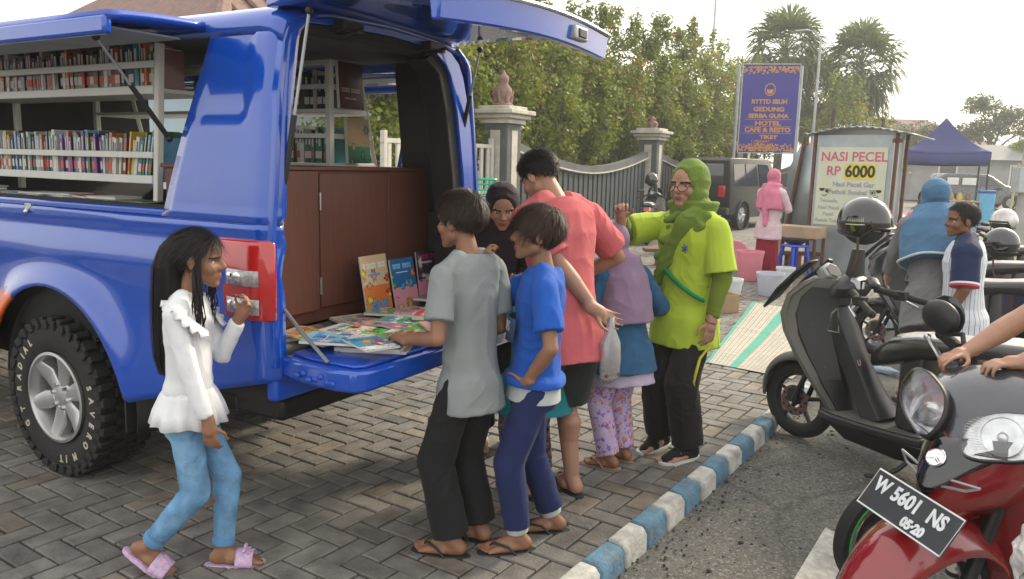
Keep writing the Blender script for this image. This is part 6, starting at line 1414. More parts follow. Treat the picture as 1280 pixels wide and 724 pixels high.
for sx in (-1, 1):
    g = MB(); P = []
    for i in range(22):
        f = i/21; b = p.TM @ V((sx*(.055+.03*sin(f*pi))*H, (-.05+.125*f+.0)*H, p.tl*(.96-.34*max(0, f-.35)-.05*abs(f-.3))))
        o = V((sx*.045, .012, -.02))*H*(.6+.5*sin(f*pi)); P.append([b, b+o*.5+V((0, 0, .006*sin(i*1.4))), b+o+V((sx*.004, .006*sin(i*1.9), .010*sin(i*1.9)))])
    g.grid(P); g.build('shoulder_ruffle', WB, p.root, smooth=180, solidify=.004)
JEAN = mat('cloth_light_denim', (.14, .29, .47), .85, var=.38, vs=11, bump=.4, bs=160, spec=.2, dirt=((.33, .48, .62), 5, .7))
p.trousers(JEAN, cuff=.86, wide=.009, taper=.85, name='jeans', amp=.005, seed=3)
p.cuffs(cloth('denim_cuff', (.10, .25, .44)), frac=(.8, .9), r=.033)
M = p.HM; g = MB(); rs = np.random.RandomState(5); Q = []
hc_ = p.hair(HB, length=.05, n=2600, front=.80, side=.40, nape=.16, lift=.0, comb=(0, -2.2, .1), vol=1.0, width=.002)
tp = [M @ V((0, -.38, .80)), M @ V((0, -.49, .66)), M @ V((0, -.50, .3)), M @ V((.0, -.47, -.15)), M @ V((.02, -.46, -.7)), M @ V((.03, -.44, -1.2)), M @ V((.03, -.42, -1.5))]
g.tube(tp, [.026, .034, .046, .05, .042, .028, .008], 16, hint=(1, 0, 0), fl=.8)
me = solid(g, .007, 5, lambda c, n: c+n*(.003*vn(c*np.array((60, 60, 5)), 3))[:, None], 'ponytail'); link('ponytail', me, HB, p.root, 180)
for k in range(1100):
    a = rs.uniform(0, 2*pi); rr = np.array([.028, .036, .050, .054, .047, .036, .018])*rs.uniform(.8, 1.12); j = rs.normal(size=3)*.006; pts = [tp[q]+V((cos(a)*rr[q]*.9+j[0]*(q > 1), sin(a)*rr[q]*.95+j[1]*(q > 1), -.03*rs.rand()*(q > 4))) for q in range(7)]
    w = rs.uniform(.0007, .0016); sd = V((-sin(a), cos(a), 0))*w
    for q in range(6): Q.append([tuple(pts[q]-sd), tuple(pts[q]+sd), tuple(pts[q+1]+sd*(1-.1*q)), tuple(pts[q+1]-sd*(1-.1*q))])
for k in range(60):  # side locks before the ear
    sx = 1 if k % 3 else -1; b0 = M @ V((sx*.355, .06+rs.uniform(-.10, .04), .60)); L = rs.uniform(.15, .30)
    pts = [b0, b0+V((sx*.008, .0, -L*.4)), b0+V((sx*.012+rs.normal()*.004, .005+rs.normal()*.006, -L*.75)), b0+V((sx*.012+rs.normal()*.006, .0+rs.normal()*.01, -L))]; sd = V((.2, 1, 0))*rs.uniform(.002, .004)
    for q in range(3): Q.append([tuple(pts[q]-sd), tuple(pts[q]+sd), tuple(pts[q+1]+sd*(.8-.3*q)), tuple(pts[q+1]-sd*(.8-.3*q))])
me = quads(np.array(Q), 'loose_strands'); me.materials.append(HB); o = bpy.data.objects.new('loose_strands', me); COL.objects.link(o); o.parent = p.root
g = MB(); g.tube([M @ V((.02*cos(a)*3, -.44, .78+.06*sin(a))) for a in [2*pi*i/10 for i in range(10)]], .006, 6, closed=True); g.build('hair_tie', mat('pink_tie', (.5, .2, .28), .6), p.root)
LIL = mat('lilac_plush', (.55, .38, .55), .9, var=.2, vs=60, bump=.7, bs=90)
p.sandals(LIL, LIL, 'slipper', slide=True)
g = MB(); F = p.F[0]
for sx in (-1, 1): g.ell(F(sx*.012, .062, .004), (.018, .008, .010)); g.cap(F(0, .062, .002), F(sx*.02, .075, -.004), .004, .003)
g.build('slipper_bow', LIL, p.root)

# ---- boy in the grey T-shirt
p = Person('boy seen from behind in a grey T-shirt and wide black trousers at the tailgate', (-.155, 3.02, 0), 48, 1.44, .15, .86, lean=2, feet=((-.09, .0, 0), (.075, .01, 0)), fyaw=(28, 6), wrist=((-.205, .17, .87), (.15, .2, .87)), epole=((-.25, -.6, -.8), (.1, -.5, -1)), head=(14, 4, 0), hand=({'dir': (.3, .9, .1), 'palm': (.4, 0, -.9), 'curl': .6}, {'dir': (-.2, .9, .1), 'palm': (-.4, 0, -.9), 'curl': .6}), skin=SK1)
p.body()
p.shirt(cloth('grey_cotton', (.225, .25, .25), var=.08), hem=-.075, ease=.012, slv=.72, sr=1.5, seed=21, amp=.0065, name='t_shirt')
g = MB(); g.tube([p.HM @ V((.19*cos(a), -.09+.21*sin(a), -.10+.05*sin(a))) for a in [2*pi*i/24 for i in range(24)]], .007, 6, closed=True); g.build('collar_band', cloth('grey_rib', (.17, .185, .185)), p.root)
p.trousers(BLKC, cuff=.93, wide=.027, taper=.05, seed=22, amp=.006)
p.hair(HBR, length=.028, n=7500, front=.86, side=.44, nape=.30, lift=.42, seed=4, width=.0022, vol=1.5)
p.sandals(SOLE, SOLE, 'flip_flop')

# ---- boy in the blue T-shirt
p = Person('boy in a bright blue T-shirt and navy trousers with his hand on his hip', (.10, 3.10, 0), 90, 1.39, .155, .92, lean=-3, feet=((-.10, .05, 0), (.085, -.10, 0)), fyaw=(10, 2), wrist=((-.135, .035, .715), (-.01, .215, 1.15)), epole=((-1, -.75, .1), (.5, .35, -1)), head=(2, -2, 0), hand=({'dir': (.75, .45, -.35), 'palm': (.6, -.2, .5), 'curl': .35}, {'dir': (-.35, -.1, .9), 'palm': (-.3, -.9, .0), 'curl': .9}), skin=SK1)
p.body()
BT = cloth('royal_blue_cotton', (.012, .085, .40), var=.1)
sh_ = p.shirt(BT, hem=.008, ease=.017, slv=.72, sr=1.2, seed=31, amp=.006, name='t_shirt')
g = MB(); Mz = p.TM @ basis((-.012*p.H, .085*p.H+.012, p.tl*.47), (-1, 0.0, 0), (0, -.06, 1))
def curved(M, u, v, R=.115): a = u/R; return M @ V((R*sin(a), v, R*cos(a)-R))
g.grid([[curved(Mz, u, v) for u in np.linspace(-.085, .085, 9)] for v in (-.045, .0, .05)]); pr = g.build('chest_print', cloth('navy_print', (.03, .06, .13)), p.root, smooth=180, solidify=.003)
for s_, sz, v in (('CMS', .055, .012),):
    vs, fs = text(s_, sz, .0006, .0006); g = MB(); g.add([curved(Mz, x, y+v) for x, y, z in vs], fs); q = g.build('print_lettering', mat('white_print', (.55, .58, .6), .7), pr, smooth=0, solidify=.006, off=0)
p.trousers(cloth('navy_jersey', (.014, .022, .085), var=.1), cuff=.86, wide=.017, taper=.7, seed=32, amp=.005)
g = MB(); g.eloft([(0, 0, -.038*p.H, .091*p.H+.013, .072*p.H+.012), (0, 0, .01*p.H, .088*p.H+.012, .068*p.H+.011)], p.TM, 36, n=2.2); g.build('waistband', cloth('pale_rib', (.40, .43, .43)), p.root, smooth=60)
p.cuffs(cloth('pale_rib', (0, 0, 0)), frac=(.80, .93), r=.033)
p.hair(HBB, length=.040, n=7500, front=.78, side=.42, nape=.24, lift=.17, seed=6, width=.0022, vol=1.5, comb=(0, .6, 0), fringe=.5)
p.sandals(SOLE, SOLE, 'flip_flop')

# ---- man in the pink T-shirt
p = Person('man bowed over in a coral pink T-shirt and dark shorts, one hand behind his back', (.235, 3.55, 0), 32, 1.66, .136, 1.03, lean=9, pel=(0, -.02, 0), feet=((-.10, .02, 0), (.09, .0, 0)), fyaw=(14, -4), wrist=((.085, -.205, .86), (.25, .24, 1.0)), epole=((-1, -.6, .0), (1, -.5, -.3)), head=(22, 34, 0), hand=({'dir': (.75, -.1, -.45), 'palm': (.1, -.9, .2), 'curl': .45, 'thumb': (0, 0, -1)}, {'dir': (0, 1, .1), 'palm': (-.4, 0, -.9), 'curl': .7}), skin=SK2)
p.body(); man = p
p.shirt(cloth('coral_cotton', (.52, .115, .125), var=.07), hem=-.085, ease=.020, slv=.78, sr=1.15, seed=41, amp=.0075, name='t_shirt')
p.trousers(cloth('charcoal_cotton', (.03, .036, .036)), cuff=-.06, wide=.022, name='shorts', seed=42)
p.hair(HB, length=.02, n=3600, front=.84, side=.46, nape=.30, lift=.4, seed=8, vol=1.1)
p.sandals(SOLE, SOLE, 'flip_flop')
hw = p.Wr[0]+V((.075, -.03, -.035))
# plastic bag in his hand
Mb = Mx.Translation(p.loc) @ Mx.Rotation(p.yaw, 4, 'Z')
t = thing('carrier_bag', 'thin clear plastic bag of snacks held behind the man in coral pink', 'bag', Mb @ hw, p.yaw)
g = MB(); P = []
for k, (z, rx, ry) in enumerate(((0, .012, .01), (-.05, .022, .016), (-.12, .05, .03), (-.20, .055, .04), (-.27, .05, .035), (-.30, .03, .02))):
    P.append([(rx*cos(a)*(1+.12*sin(5*a+k)), ry*sin(a)*(1+.18*sin(4*a+2*k)), z) for a in [2*pi*i/26 for i in range(26)]])
g.rings(P, cap=False); g.build('bag_film', mat('clear_film', (.8, .8, .8), .22, trans=.75, spec=.6), t, smooth=60, solidify=.001)
g = MB(); [g.ell((random.uniform(-.03, .03), random.uniform(-.018, .018), -.27+random.uniform(0, .06)), (.016, .014, .014), seg=8, rg=6) for _ in range(16)]; g.build('snacks', mat('dried_fruit', (.2, .07, .04), .6, var=.4, vs=30), t)

# ---- girl in the black headscarf at the tailgate's far end
p = Person('girl in a black headscarf and black dress looking down at a book', (-.08, 4.24, 0), 190, 1.47, .148, 1.0, lean=8, feet=((-.08, .05, 0), (.07, 0, 0)), fyaw=(10, -10), wrist=((-.10, .26, .98), (.06, .27, .97)), head=(-6, 24, 0), hand=({'dir': (.5, .8, 0), 'palm': (0, 0, 1), 'curl': .5}, {'dir': (-.5, .8, 0), 'palm': (0, 0, 1), 'curl': .5}), skin=SK2)
p.body(); DK = cloth('black_jersey', (.016, .014, .017))
p.shirt(DK, hem=-.22, ease=.02, slv=1.85, flare=.02, name='tunic', seed=51, amp=.006); p.trousers(DK, cuff=.82, wide=.02, taper=.3, seed=52)
p.hijab(cloth('black_scarf', (.022, .014, .018)), drop=.17, seed=53)

# ---- child in teal behind the boy in blue
p = Person('small child in a teal top and patterned trousers, mostly behind the boy in blue', (.12, 3.62, 0), 25, 1.16, .165, 1.0, feet=((-.07, 0, 0), (.06, .03, 0)), fyaw=(25, 5), wrist=((-.14, .22, .80), None), head=(10, 8, 0), skin=SK1)
p.body(); p.shirt(cloth('teal_cotton', (.015, .20, .24)), hem=-.14, ease=.028, slv=.8, flare=.03, name='tunic', seed=61, amp=.006)
p.trousers(patm('dark_patterned_cloth', (.03, .025, .05), [(.25, .2, .25), (.25, .08, .04), (.1, .1, .2)], 34, .38), cuff=.88, wide=.018, taper=.4, seed=62)
p.hair(HBR, length=.04, n=2600, front=.82, side=.42, nape=.22, lift=.2, seed=11)
GS = mat('green_foam', (.10, .42, .16), .6); p.sandals(GS, GS, 'clog', slide=True)

# ---- girl in the purple headscarf
p = Person('girl in a mauve headscarf, denim jacket and floral trousers beside the man in coral pink', (.585, 3.98, 0), 32, 1.27, .15, .95, lean=8, feet=((-.08, -.02, 0), (.06, .03, 0)), fyaw=(30, 8), wrist=((-.12, .2, .82), (.17, .17, .78)), head=(12, 18, 0), skin=SK1)
p.body(); p.trousers(patm('floral_cloth', (.48, .38, .58), [(.55, .22, .05), (.25, .12, .45), (.55, .45, .6)], 26, .36), cuff=.94, wide=.018, taper=.35, seed=71)
p.shirt(cloth('lilac_cotton', (.42, .36, .48)), hem=-.14, ease=.018, slv=0, flare=.012, name='under_tunic', seed=72)
p.shirt(cloth('mid_denim', (.03, .10, .20), var=.25, bump=.4), hem=-.09, ease=.030, slv=1.85, flare=.01, name='denim_jacket', seed=73, amp=.007)
p.hijab(cloth('mauve_scarf', (.24, .165, .25)), drop=.24, w=.118, d=.105, seed=74, back=-.02)
p.sandals(mat('tan_sole', (.3, .16, .1), .7), mat('tan_sole', (0, 0, 0)), 'sandal')

# ---- woman in green
p = Person('woman in an olive headscarf, glasses and a lime green sports shirt with one hand raised', (.94, 4.20, 0), 128, 1.585, .148, 1.1, lean=-1, feet=((-.115, .05, 0), (.10, .03, 0)), fyaw=(-6, 6), wrist=((-.225, .06, .775), (.12, .40, 1.285)), epole=((-.8, -1, 0), (1, -.2, -.55)), head=(4, 3, 0), hand=({'dir': (0, .15, -1), 'palm': (1, -.2, 0), 'curl': .45}, {'dir': (-.25, .35, .8), 'palm': (-.6, .5, 0), 'curl': 1.25}), skin=SK2, voxel=.0055)
p.body(); wom = p
OL = cloth('olive_jersey', (.13, .18, .02)); LIME = cloth('lime_jersey', (.38, .50, .045), var=.06)
p.shirt(OL, hem=.10, hx=-1.5, ease=.002, slv=1.9, name='undershirt', seed=81)
p.shirt(LIME, hem=-.10, ease=.016, slv=.88, sr=1.9, flare=.002, name='sports_shirt', seed=82, amp=.007)
GRN2 = cloth('emerald_stripe', (.01, .24, .09))
H = p.H
def onchest(x, z, off=.003):   # front surface of the shirt in torso frame
    f = z/p.tl; rx = (.093*1.1*H+.026); ry = .067*1.1*H+.026 if f > .6 else .062*1.1*H+.026
    return p.TM @ V((x, .003*H+ry*(max(0, 1-(abs(x)/rx)**2.2))**(1/2.2)+off, z))
g = MB(); g.grid([[onchest(x, z+w, .006) for w in (-.012, .012)] for x, z in [(.06-.235*k/14, .26-.155*(k/14)) for k in range(15)]]); g.build('chest_stripe', GRN2, p.root, smooth=180, solidify=.012, off=0)
sh = p.S[1]; g = MB(); a = p.S[1]; e = p.E[1]; d_ = (e-a); 
q = [a+V((-.035, .055, .045)), a+V((-.02, .075, .0)), a+V((-.03, .085, -.06)), a+V((-.05, .085, -.12))]; g.tube(q, [.012, .026, .026, .012], 10, fl=.5, hint=(0, 1, 0)); g.build('shoulder_stripe', GRN2, p.root, smooth=60)
g = MB(); c = onchest(-.085, p.tl*.66, .006)
for k in range(6): a_ = k*pi/3+.3; g.cap(c, c+p.T @ V((cos(a_)*.022, .0, sin(a_)*.022)), .005, .0025, 8)
g.build('star_badge', mat('star_print', (.01, .10, .28), .6), p.root)
p.trousers(cloth('black_track', (.014, .014, .014)), cuff=.95, wide=.024, taper=.35, seed=83, amp=.007)
g = MB(); J, K = p.J[0], p.K[0]; P = [J+V((-.118, .02, -.12)), J.lerp(K, .55)+V((-.10, .03, 0)), K+V((-.088, .01, .03)), K+V((-.08, -.03, -.06))]; g.tube(P, [.006, .009, .010, .006], 8, fl=.4, hint=(0, 1, 0)); g.build('yellow_piping', mat('yellow_piping', (.55, .5, .03), .7), p.root)
p.hijab(cloth('olive_scarf', (.125, .19, .03), var=.1), drop=.085, w=.098, d=.094, seed=84, amp=.007, tails=(((-.03, .045, -.05), (.075, .082, -.265), .075, .022, .40), ((-.085, .03, -.015), (.03, .10, -.10), .018, .014, 1), ((-.08, .045, -.045), (.05, .10, -.155), .016, .012, 1), ((-.06, .02, .02), (.03, .09, -.035), .018, .013, 1), ((-.09, .02, -.08), (.055, .095, -.21), .016, .010, 1)), fr=(8, 8, 15))
# glasses
g = MB(); M = p.HM
for sx in (-1, 1):
    g.tube([M @ V((sx*.155+.115*cos(a), .43-.04*abs(cos(a)*(cos(a)*sx > 0)), .455+.085*sin(a))) for a in [2*pi*i/20 for i in range(20)]], .0022, 6, closed=True); g.tube([M @ V((sx*.27, .40, .48)), M @ V((sx*.31, .2, .48)), M @ V((sx*.345, -.02, .47))], .002, 5)
g.tube([M @ V((-.04, .43, .475)), M @ V((0, .445, .485)), M @ V((.04, .43, .475))], .0022, 5); g.build('eyeglasses', mat('dark_red_frame', (.05, .012, .012), .3), p.root)
g = MB(); g.tube([p.Wr[0]+V((.028*cos(a), .030*sin(a), .008*cos(a)+.0)) for a in [2*pi*i/20 for i in range(20)]], .004, 6, closed=True); g.build('bracelet', mat('maroon_beads', (.15, .04, .03), .5), p.root)
p.shoes(BLKC, WSOLE, 'sports_shoe', mat('red_band', (.4, .05, .06), .7))

# ---- woman with pink headscarf by the stall
p = Person('woman in a pink headscarf, pale pink blouse and long crimson skirt by the zinc screen', (3.70, 11.45, 0), -50, 1.56, .145, 1.05, lean=2, feet=((-.08, 0, 0), (.08, 0, 0)), wrist=((-.1, .3, .98), (.12, .3, .98)), head=(0, 4, 0), skin=SK2, voxel=.009)
p.body(toes=False); PB = cloth('pale_pink_lace', (.58, .42, .46), var=.12)
p.shirt(PB, hem=-.12, ease=.018, slv=1.85, flare=.008, name='blouse', seed=91); p.skirt(cloth('crimson_cloth', (.22, .008, .025)), z=.04, r1=.115)
g = MB(); g.eloft([(0, 0, -.125*p.H, .105*p.H+.02, .085*p.H+.02), (0, 0, -.07*p.H, .100*p.H+.02, .08*p.H+.02)], p.TM, 60); g.build('lace_hem', cloth('white_lace', (.6, .58, .58), var=.4), p.root, smooth=60)
p.hijab(cloth('pink_scarf', (.55, .17, .25)), drop=.2, w=.125, d=.11, seed=92, tails=(((0, -.07, -.05), (0.02, -.09, -.33), .06, .04, .5),))
# ---- woman with the blue headscarf
p = Person('woman bending in a steel blue headscarf, grey marl top and dark jeans', (2.86, 5.28, 0), -12, 1.58, .142, 1.12, lean=24, pel=(0, -.08, -.01), feet=((-.09, 0, -.08), (.08, .02, -.08)), wrist=((-.2, .42, .80), (.16, .44, .82)), head=(0, 8, 0), skin=SK2)
p.body(toes=False); p.trousers(cloth('dark_denim', (.02, .035, .08), var=.2), cuff=.95, wide=.016, seed=101)
p.shirt(patm('grey_marl', (.17, .165, .165), [(.11, .105, .11)], 160, .36), hem=-.16, ease=.028, slv=1.85, flare=.02, name='top', seed=102, amp=.008)
hj = p.hijab(cloth('steel_blue_scarf', (.07, .155, .26)), drop=.225, w=.15, d=.125, seed=103, back=-.02)
g = MB(); T_ = Mx.Translation(p.N) @ p.Tt.to_4x4(); g.tube([T_ @ V((.157*p.H*cos(a), -.02*p.H+.133*p.H*sin(a), -.222*p.H+.006*sin(5*a))) for a in [2*pi*i/48 for i in range(48)]], .009, 6, closed=True); g.build('lace_edging', cloth('pale_lace', (.5, .55, .6)), p.root, smooth=180)
p.shoes(BLKC, SOLE)
# ---- boy in the striped baseball shirt
p = Person('boy in a white pinstriped baseball shirt with navy sleeves', (2.86, 4.92, 0), 62, 1.38, .155, 1.08, lean=3, feet=((-.08, 0, -.08), (.08, .02, -.08)), wrist=((-.20, .10, .68), (.17, .10, .82)), epole=((-.7, -1, 0), (1, -.9, 0)), head=(22, 2, 0), hand=({'dir': (.1, .3, -1)}, {'dir': (-.8, .3, -.2), 'curl': .5}), skin=SK3)
p.body(toes=False)
def stripes(name, base, col, sc, wd):
    if name in MATS: return MATS[name]
    m = mat(name, base, .85, var=.05, bump=.2, bs=200); n = m.node_tree.nodes; l = m.node_tree.links; b = n['Principled BSDF']; src = b.inputs['Base Color'].links[0].from_socket
    tc = n.new('ShaderNodeTexCoord'); sp = n.new('ShaderNodeSeparateXYZ'); l.new(tc.outputs['Object'], sp.inputs[0]); at = n.new('ShaderNodeMath'); at.operation = 'ARCTAN2'; l.new(sp.outputs[1], at.inputs[0]); l.new(sp.outputs[0], at.inputs[1])
    mu = n.new('ShaderNodeMath'); mu.operation = 'MULTIPLY'; mu.inputs[1].default_value = sc; l.new(at.outputs[0], mu.inputs[0]); fr = n.new('ShaderNodeMath'); fr.operation = 'FRACT'; l.new(mu.outputs[0], fr.inputs[0]); lt = n.new('ShaderNodeMath'); lt.operation = 'LESS_THAN'; lt.inputs[1].default_value = wd; l.new(fr.outputs[0], lt.inputs[0])
    cm = n.new('ShaderNodeMixRGB'); cm.inputs[2].default_value = (*col, 1); l.new(lt.outputs[0], cm.inputs[0]); l.new(src, cm.inputs[1]); l.new(cm.outputs[0], b.inputs['Base Color']); return m
ST = stripes('pinstripe_cloth', (.62, .64, .68), (.03, .05, .14), 5.4, .11)
p.shirt(ST, hem=-.10, ease=.024, slv=0, flare=.006, name='baseball_shirt', seed=111, amp=.005)
NV = cloth('navy_sleeve', (.015, .025, .07)); H = p.H
for i, sg in ((0, -1), (1, 1)):
    g = MB(); q = p.S[i].lerp(p.E[i], .86); g.cap(p.N+p.Tt @ V((sg*.052*H, 0, -.012*H)), p.S[i], .044*H+.010, .050*H+.018); g.bar(p.S[i], q, .046*H+.018, .040*H+.024, 16); p.put('sleeve', g, NV, .004, 112+i)
    for k, (f, m) in enumerate(((.86, mat('red_trim', (.5, .03, .06), .7)), (.80, WHT))): g = MB(); a = p.S[i].lerp(p.E[i], f); d = (p.E[i]-p.S[i]).normalized(); g.tube([a, a+d*.012], .040*H+.0265, 20); g.build('sleeve_trim', m, p.root, smooth=60)
p.trousers(cloth('plum_cotton', (.12, .06, .08)), cuff=.3, wide=.02, seed=114)
p.hair(HB, length=.012, n=3200, front=.82, side=.44, nape=.28, lift=.4, seed=13, vol=.7); p.sandals(SOLE, SOLE)
# ---- child on the red motorbike, arms on the bar (mostly outside the frame)
rl = V((2.02, 2.42, -.085)); wl = lambda x, y, z: tuple(Mx.Rotation(-radians(103), 3, 'Z') @ (V((x, y, z))-rl))
p = Person('child seated on the red motorbike leaning both bare arms on its handlebar', rl, 103, 1.42, .15, 1.1, lean=22, pel=(0, 0, .20), feet=((-.2, .28, .28), (.2, .28, .28)), kp_=((-.5, 1, .6), (.5, 1, .6)), wrist=(wl(1.42, 2.28, .965), wl(1.36, 2.44, .94)), epole=((-1, 0, -.4), (1, -.2, -.2)), head=(10, 4, 0), hand=({'dir': (.35, .9, -.1), 'palm': (0, -.1, -1), 'curl': .75, 'thumb': (1, 0, 0)}, {'dir': (-.05, 1, -.15), 'palm': (-.1, 0, -1), 'curl': [.25, .8, .9, 1.0], 'thumb': (-1, 0, 0)}), skin=SK2, voxel=.005)
p.body(toes=False); p.shirt(cloth('yellow_cotton', (.55, .36, .03)), hem=-.05, ease=.02, slv=.55, name='t_shirt', seed=121); p.trousers(BLKC, cuff=.5, wide=.015, seed=122)
p.hair(HBB, length=.04, n=3200, front=.8, side=.42, nape=.24, lift=.3, seed=14, vol=1.3); p.sandals(SOLE, SOLE)
g = MB(); a = p.E[1].lerp(p.Wr[1], .62); d = (p.Wr[1]-p.E[1]).normalized(); g.tube([a, a+d*.012], .0235, 20); g.build('wristband', BLKC, p.root, smooth=60)
# ---- seated man behind the stall
p = Person('man in a khaki shirt sitting sideways behind the food stall', (6.75, 13.2, 0), 205, 1.62, .142, 1.05, pel=(0, 0, -.33), lean=6, feet=((-.1, .42, 0), (.1, .40, 0)), kp_=((0, 0, 1), (0, 0, 1)), wrist=((-.12, .3, .78), (.12, .3, .78)), head=(-60, 10, 0), skin=SK3, voxel=.010)
p.body(toes=False); p.shirt(cloth('khaki_cotton', (.24, .20, .15)), hem=-.05, ease=.02, slv=.7, name='shirt', seed=131); p.trousers(BLKC, cuff=.9, wide=.018, seed=132); p.hair(HB, length=.02, n=900, seed=15, lift=.3, nape=.3, width=.006)
p.shoes(BLKC, SOLE)
# ---- dark figure by the fence, far passers-by
p = Person('person in a mauve headscarf and black coat beside the motorbike at the fence', (3.05, 14.6, 0), 200, 1.55, .145, 1.0, skin=SK2, voxel=.011)
p.body(toes=False); p.shirt(DK, hem=-.3, ease=.02, slv=1.85, flare=.03, name='coat', seed=141); p.trousers(DK, cuff=.95, wide=.02, seed=142); p.hijab(cloth('mauve_grey_scarf', (.16, .12, .17)), drop=.14, seed=143); p.shoes(BLKC, SOLE)
for k, (x, y, yw, lb, c1, c2) in enumerate(((21.6, 32.5, 150, 'distant pedestrian in a dark purple top near the utility pole', (.08, .05, .13), (.02, .02, .04)), (22.3, 33.2, 200, 'distant pedestrian in a red top near the utility pole', (.35, .04, .05), (.03, .04, .09)))):
    p = Person(lb, (x, y, -.06), yw, 1.62, .14, 1.05, feet=((-.08, .05, 0), (.08, -.05, 0)), skin=SK1, voxel=.014)
    p.body(toes=False); p.shirt(cloth('top_%s' % ('plum', 'red')[k], c1), hem=-.1, ease=.02, slv=.9, name='top', seed=151+k); p.trousers(cloth('legs_%s' % ('black', 'blue')[k], c2), cuff=.93, wide=.016, seed=153+k); p.hair(HB, length=.03, n=500, seed=16, width=.012); p.shoes(BLKC, SOLE)
# ================================================================ SMALL THINGS ON THE PAVEMENT
# striped mat
t0 = [(1.58, 6.2), (2.12, 5.75), (3.80, 8.15), (2.85, 9.2)]
def bil(u, v): a, b, c, d = [V((*q, 0)) for q in t0]; return (a*(1-u)+b*u)*(1-v)+(d*(1-u)+c*u)*v
def mat_mesh():
    Q = []; C_ = []; nu, nv = 110, 60
    for i in range(nu):
        u = i/nu; ph = (u*3.1) % 1
        c = (.04, .30, .21) if (.28 < u < .37 or .70 < u < .80 or u < .035) else ((.46, .43, .35) if i % 5 in (0, 3) else (.22, .195, .15) if i % 5 == 1 else (.36, .33, .27) if i % 5 == 2 else (.30, .28, .22))
        for j in range(nv):
            q = []
            for du, dv in ((0, 0), (1, 0), (1, 1), (0, 1)):
                uu, vv = (i+du)/nu, (j+dv)/nv; p_ = bil(uu, vv); z = .007+.003*sin(vv*9+uu*3)+.003*sin(uu*14)*sin(vv*5)+(.006*math.exp(-((vv-.5)/.02)**2)); q.append((p_.x, p_.y, z))
            Q.append(q); f = random.uniform(.9, 1.08)*(.93 if j % 2 else 1); C_.append([x*f for x in c])
    me = quads(np.array(Q), 'woven_mat'); setcol(me, np.array(C_)); return me
o = link('woven_mat', mat_mesh(), attr_mat('woven_plastic', .55, var=.12, vs=8, bump=.3, bs=120), None, 0); tag(o, 'cream and green striped plastic mat spread on the paving', 'mat')
def bucket(name, label, x, y, r0, r1, h, m, lid=None, handle=True, z=0):
    t = thing(name, label, 'bucket', (x, y, z)); g = MB(); g.lathe([(0, .004), (r0*.97, .004), (r0, .012), (r1, h-.03), (r1+.008, h-.03), (r1+.008, h), (r1-.006, h), (r0-.006, .015), (0, .015)], (0, 0, 0), (0, 0, 1), 32, cap=False); g.build('bucket_body', m, t, smooth=40)
    if handle: g = MB(); g.tube([((r1+.006)*cos(a), -.02-.05*sin(a), h-.04-.05*sin(a)) for a in np.linspace(0, pi, 12)], .004, 6); g.build('handle', GALV, t)
    return t
PKP = mat('pink_plastic', (.66, .22, .27), .35, var=.05, spec=.5); WPL = mat('milky_plastic', (.58, .60, .68), .35, var=.05, trans=.25); WP2 = mat('white_plastic', (.62, .64, .65), .4)
bucket('storage_bucket', 'large pink plastic tub standing left of the crimson skirt', 3.36, 11.1, .155, .185, .42, PKP)
t = thing('bucket_lid', 'round pink plastic lid leaning behind the pink tub', 'lid', (3.30, 11.7, .30), 0, None, (radians(78), 0)); t.scale = (.8,)*3; g = MB(); g.lathe([(0, .012), (.20, .012), (.215, .02), (.26, .02), (.27, .0), (.262, .0), (.25, .012), (.0, .004)], seg=32, cap=False); g.build('lid_disc', PKP, t, smooth=40)
bucket('wash_bucket', 'milky white bucket standing between the mat and the crimson skirt', 3.22, 9.75, .13, .165, .29, WPL)
bucket('wash_bucket', 'plain white pail beside the cardboard box at the mat edge', 2.62, 9.35, .11, .14, .26, WP2)
bucket('wash_bucket', 'small white pail with a blue rim behind the milky bucket', 3.70, 10.6, .10, .12, .26, WP2, handle=False); bucket('paint_tub', 'small bright blue tub standing by the blue stool', 3.80, 10.95, .09, .11, .2, mat('blue_plastic', (.02, .06, .5), .4), handle=False)
t = thing('plastic_stool', 'bright blue plastic stool behind the crimson skirt', 'stool', (4.25, 11.85, 0), .3); BP = mat('blue_plastic', (0, 0, 0))
g = MB(); g.box2((-.15, -.15, .42), (.15, .15, .45)); g.build('seat', BP, t, bevel=.02)
for sx in (-1, 1):
    for sy in (-1, 1): g = MB(); g.rings([[(sx*a+dx, sy*a+dy, z) for dx, dy in ((-.022, -.022), (.022, -.022), (.022, .022), (-.022, .022))] for a, z in ((.165, 0), (.12, .42))]); g.build('leg', BP, t, bevel=.006)
t = thing('cardboard_box', 'open brown cardboard box between the woman in green and the white pail', 'box', (2.28, 8.55, 0), .35); CB = mat('cardboard', (.36, .24, .14), .85, var=.12, bump=.1); g = MB()
g.box2((-.17, -.13, .0), (.17, -.122, .2)); g.box2((-.17, .122, 0), (.17, .13, .2)); g.box2((-.17, -.122, 0), (-.162, .122, .2)); g.box2((.162, -.122, 0), (.17, .122, .2)); g.box2((-.17, -.13, 0), (.17, .13, .006)); g.build('box_body', CB, t)
g = MB(); g.add([(-.17, .13, .2), (.17, .13, .2), (.17, .24, .22), (-.17, .24, .22)], [(0, 1, 2, 3)]); g.add([(.17, -.12, .2), (.17, .12, .2), (.25, .12, .16), (.25, -.12, .16)], [(0, 1, 2, 3)]); g.build('flap', CB, t, solidify=.004)
t = thing('low_table', 'low wooden table with a tan top left of the food stall', 'table', (4.55, 12.35, 0), st_a); g = MB(); g.box2((-.45, -.2, .52), (.28, .2, .70)); g.build('table_top', TAN, t, bevel=.008)
for x in (-.42, .25):
    for y in (-.17, .17): g = MB(); g.box2((x-.02, y-.02, 0), (x+.02, y+.02, .52)); g.build('leg', WOOD, t)
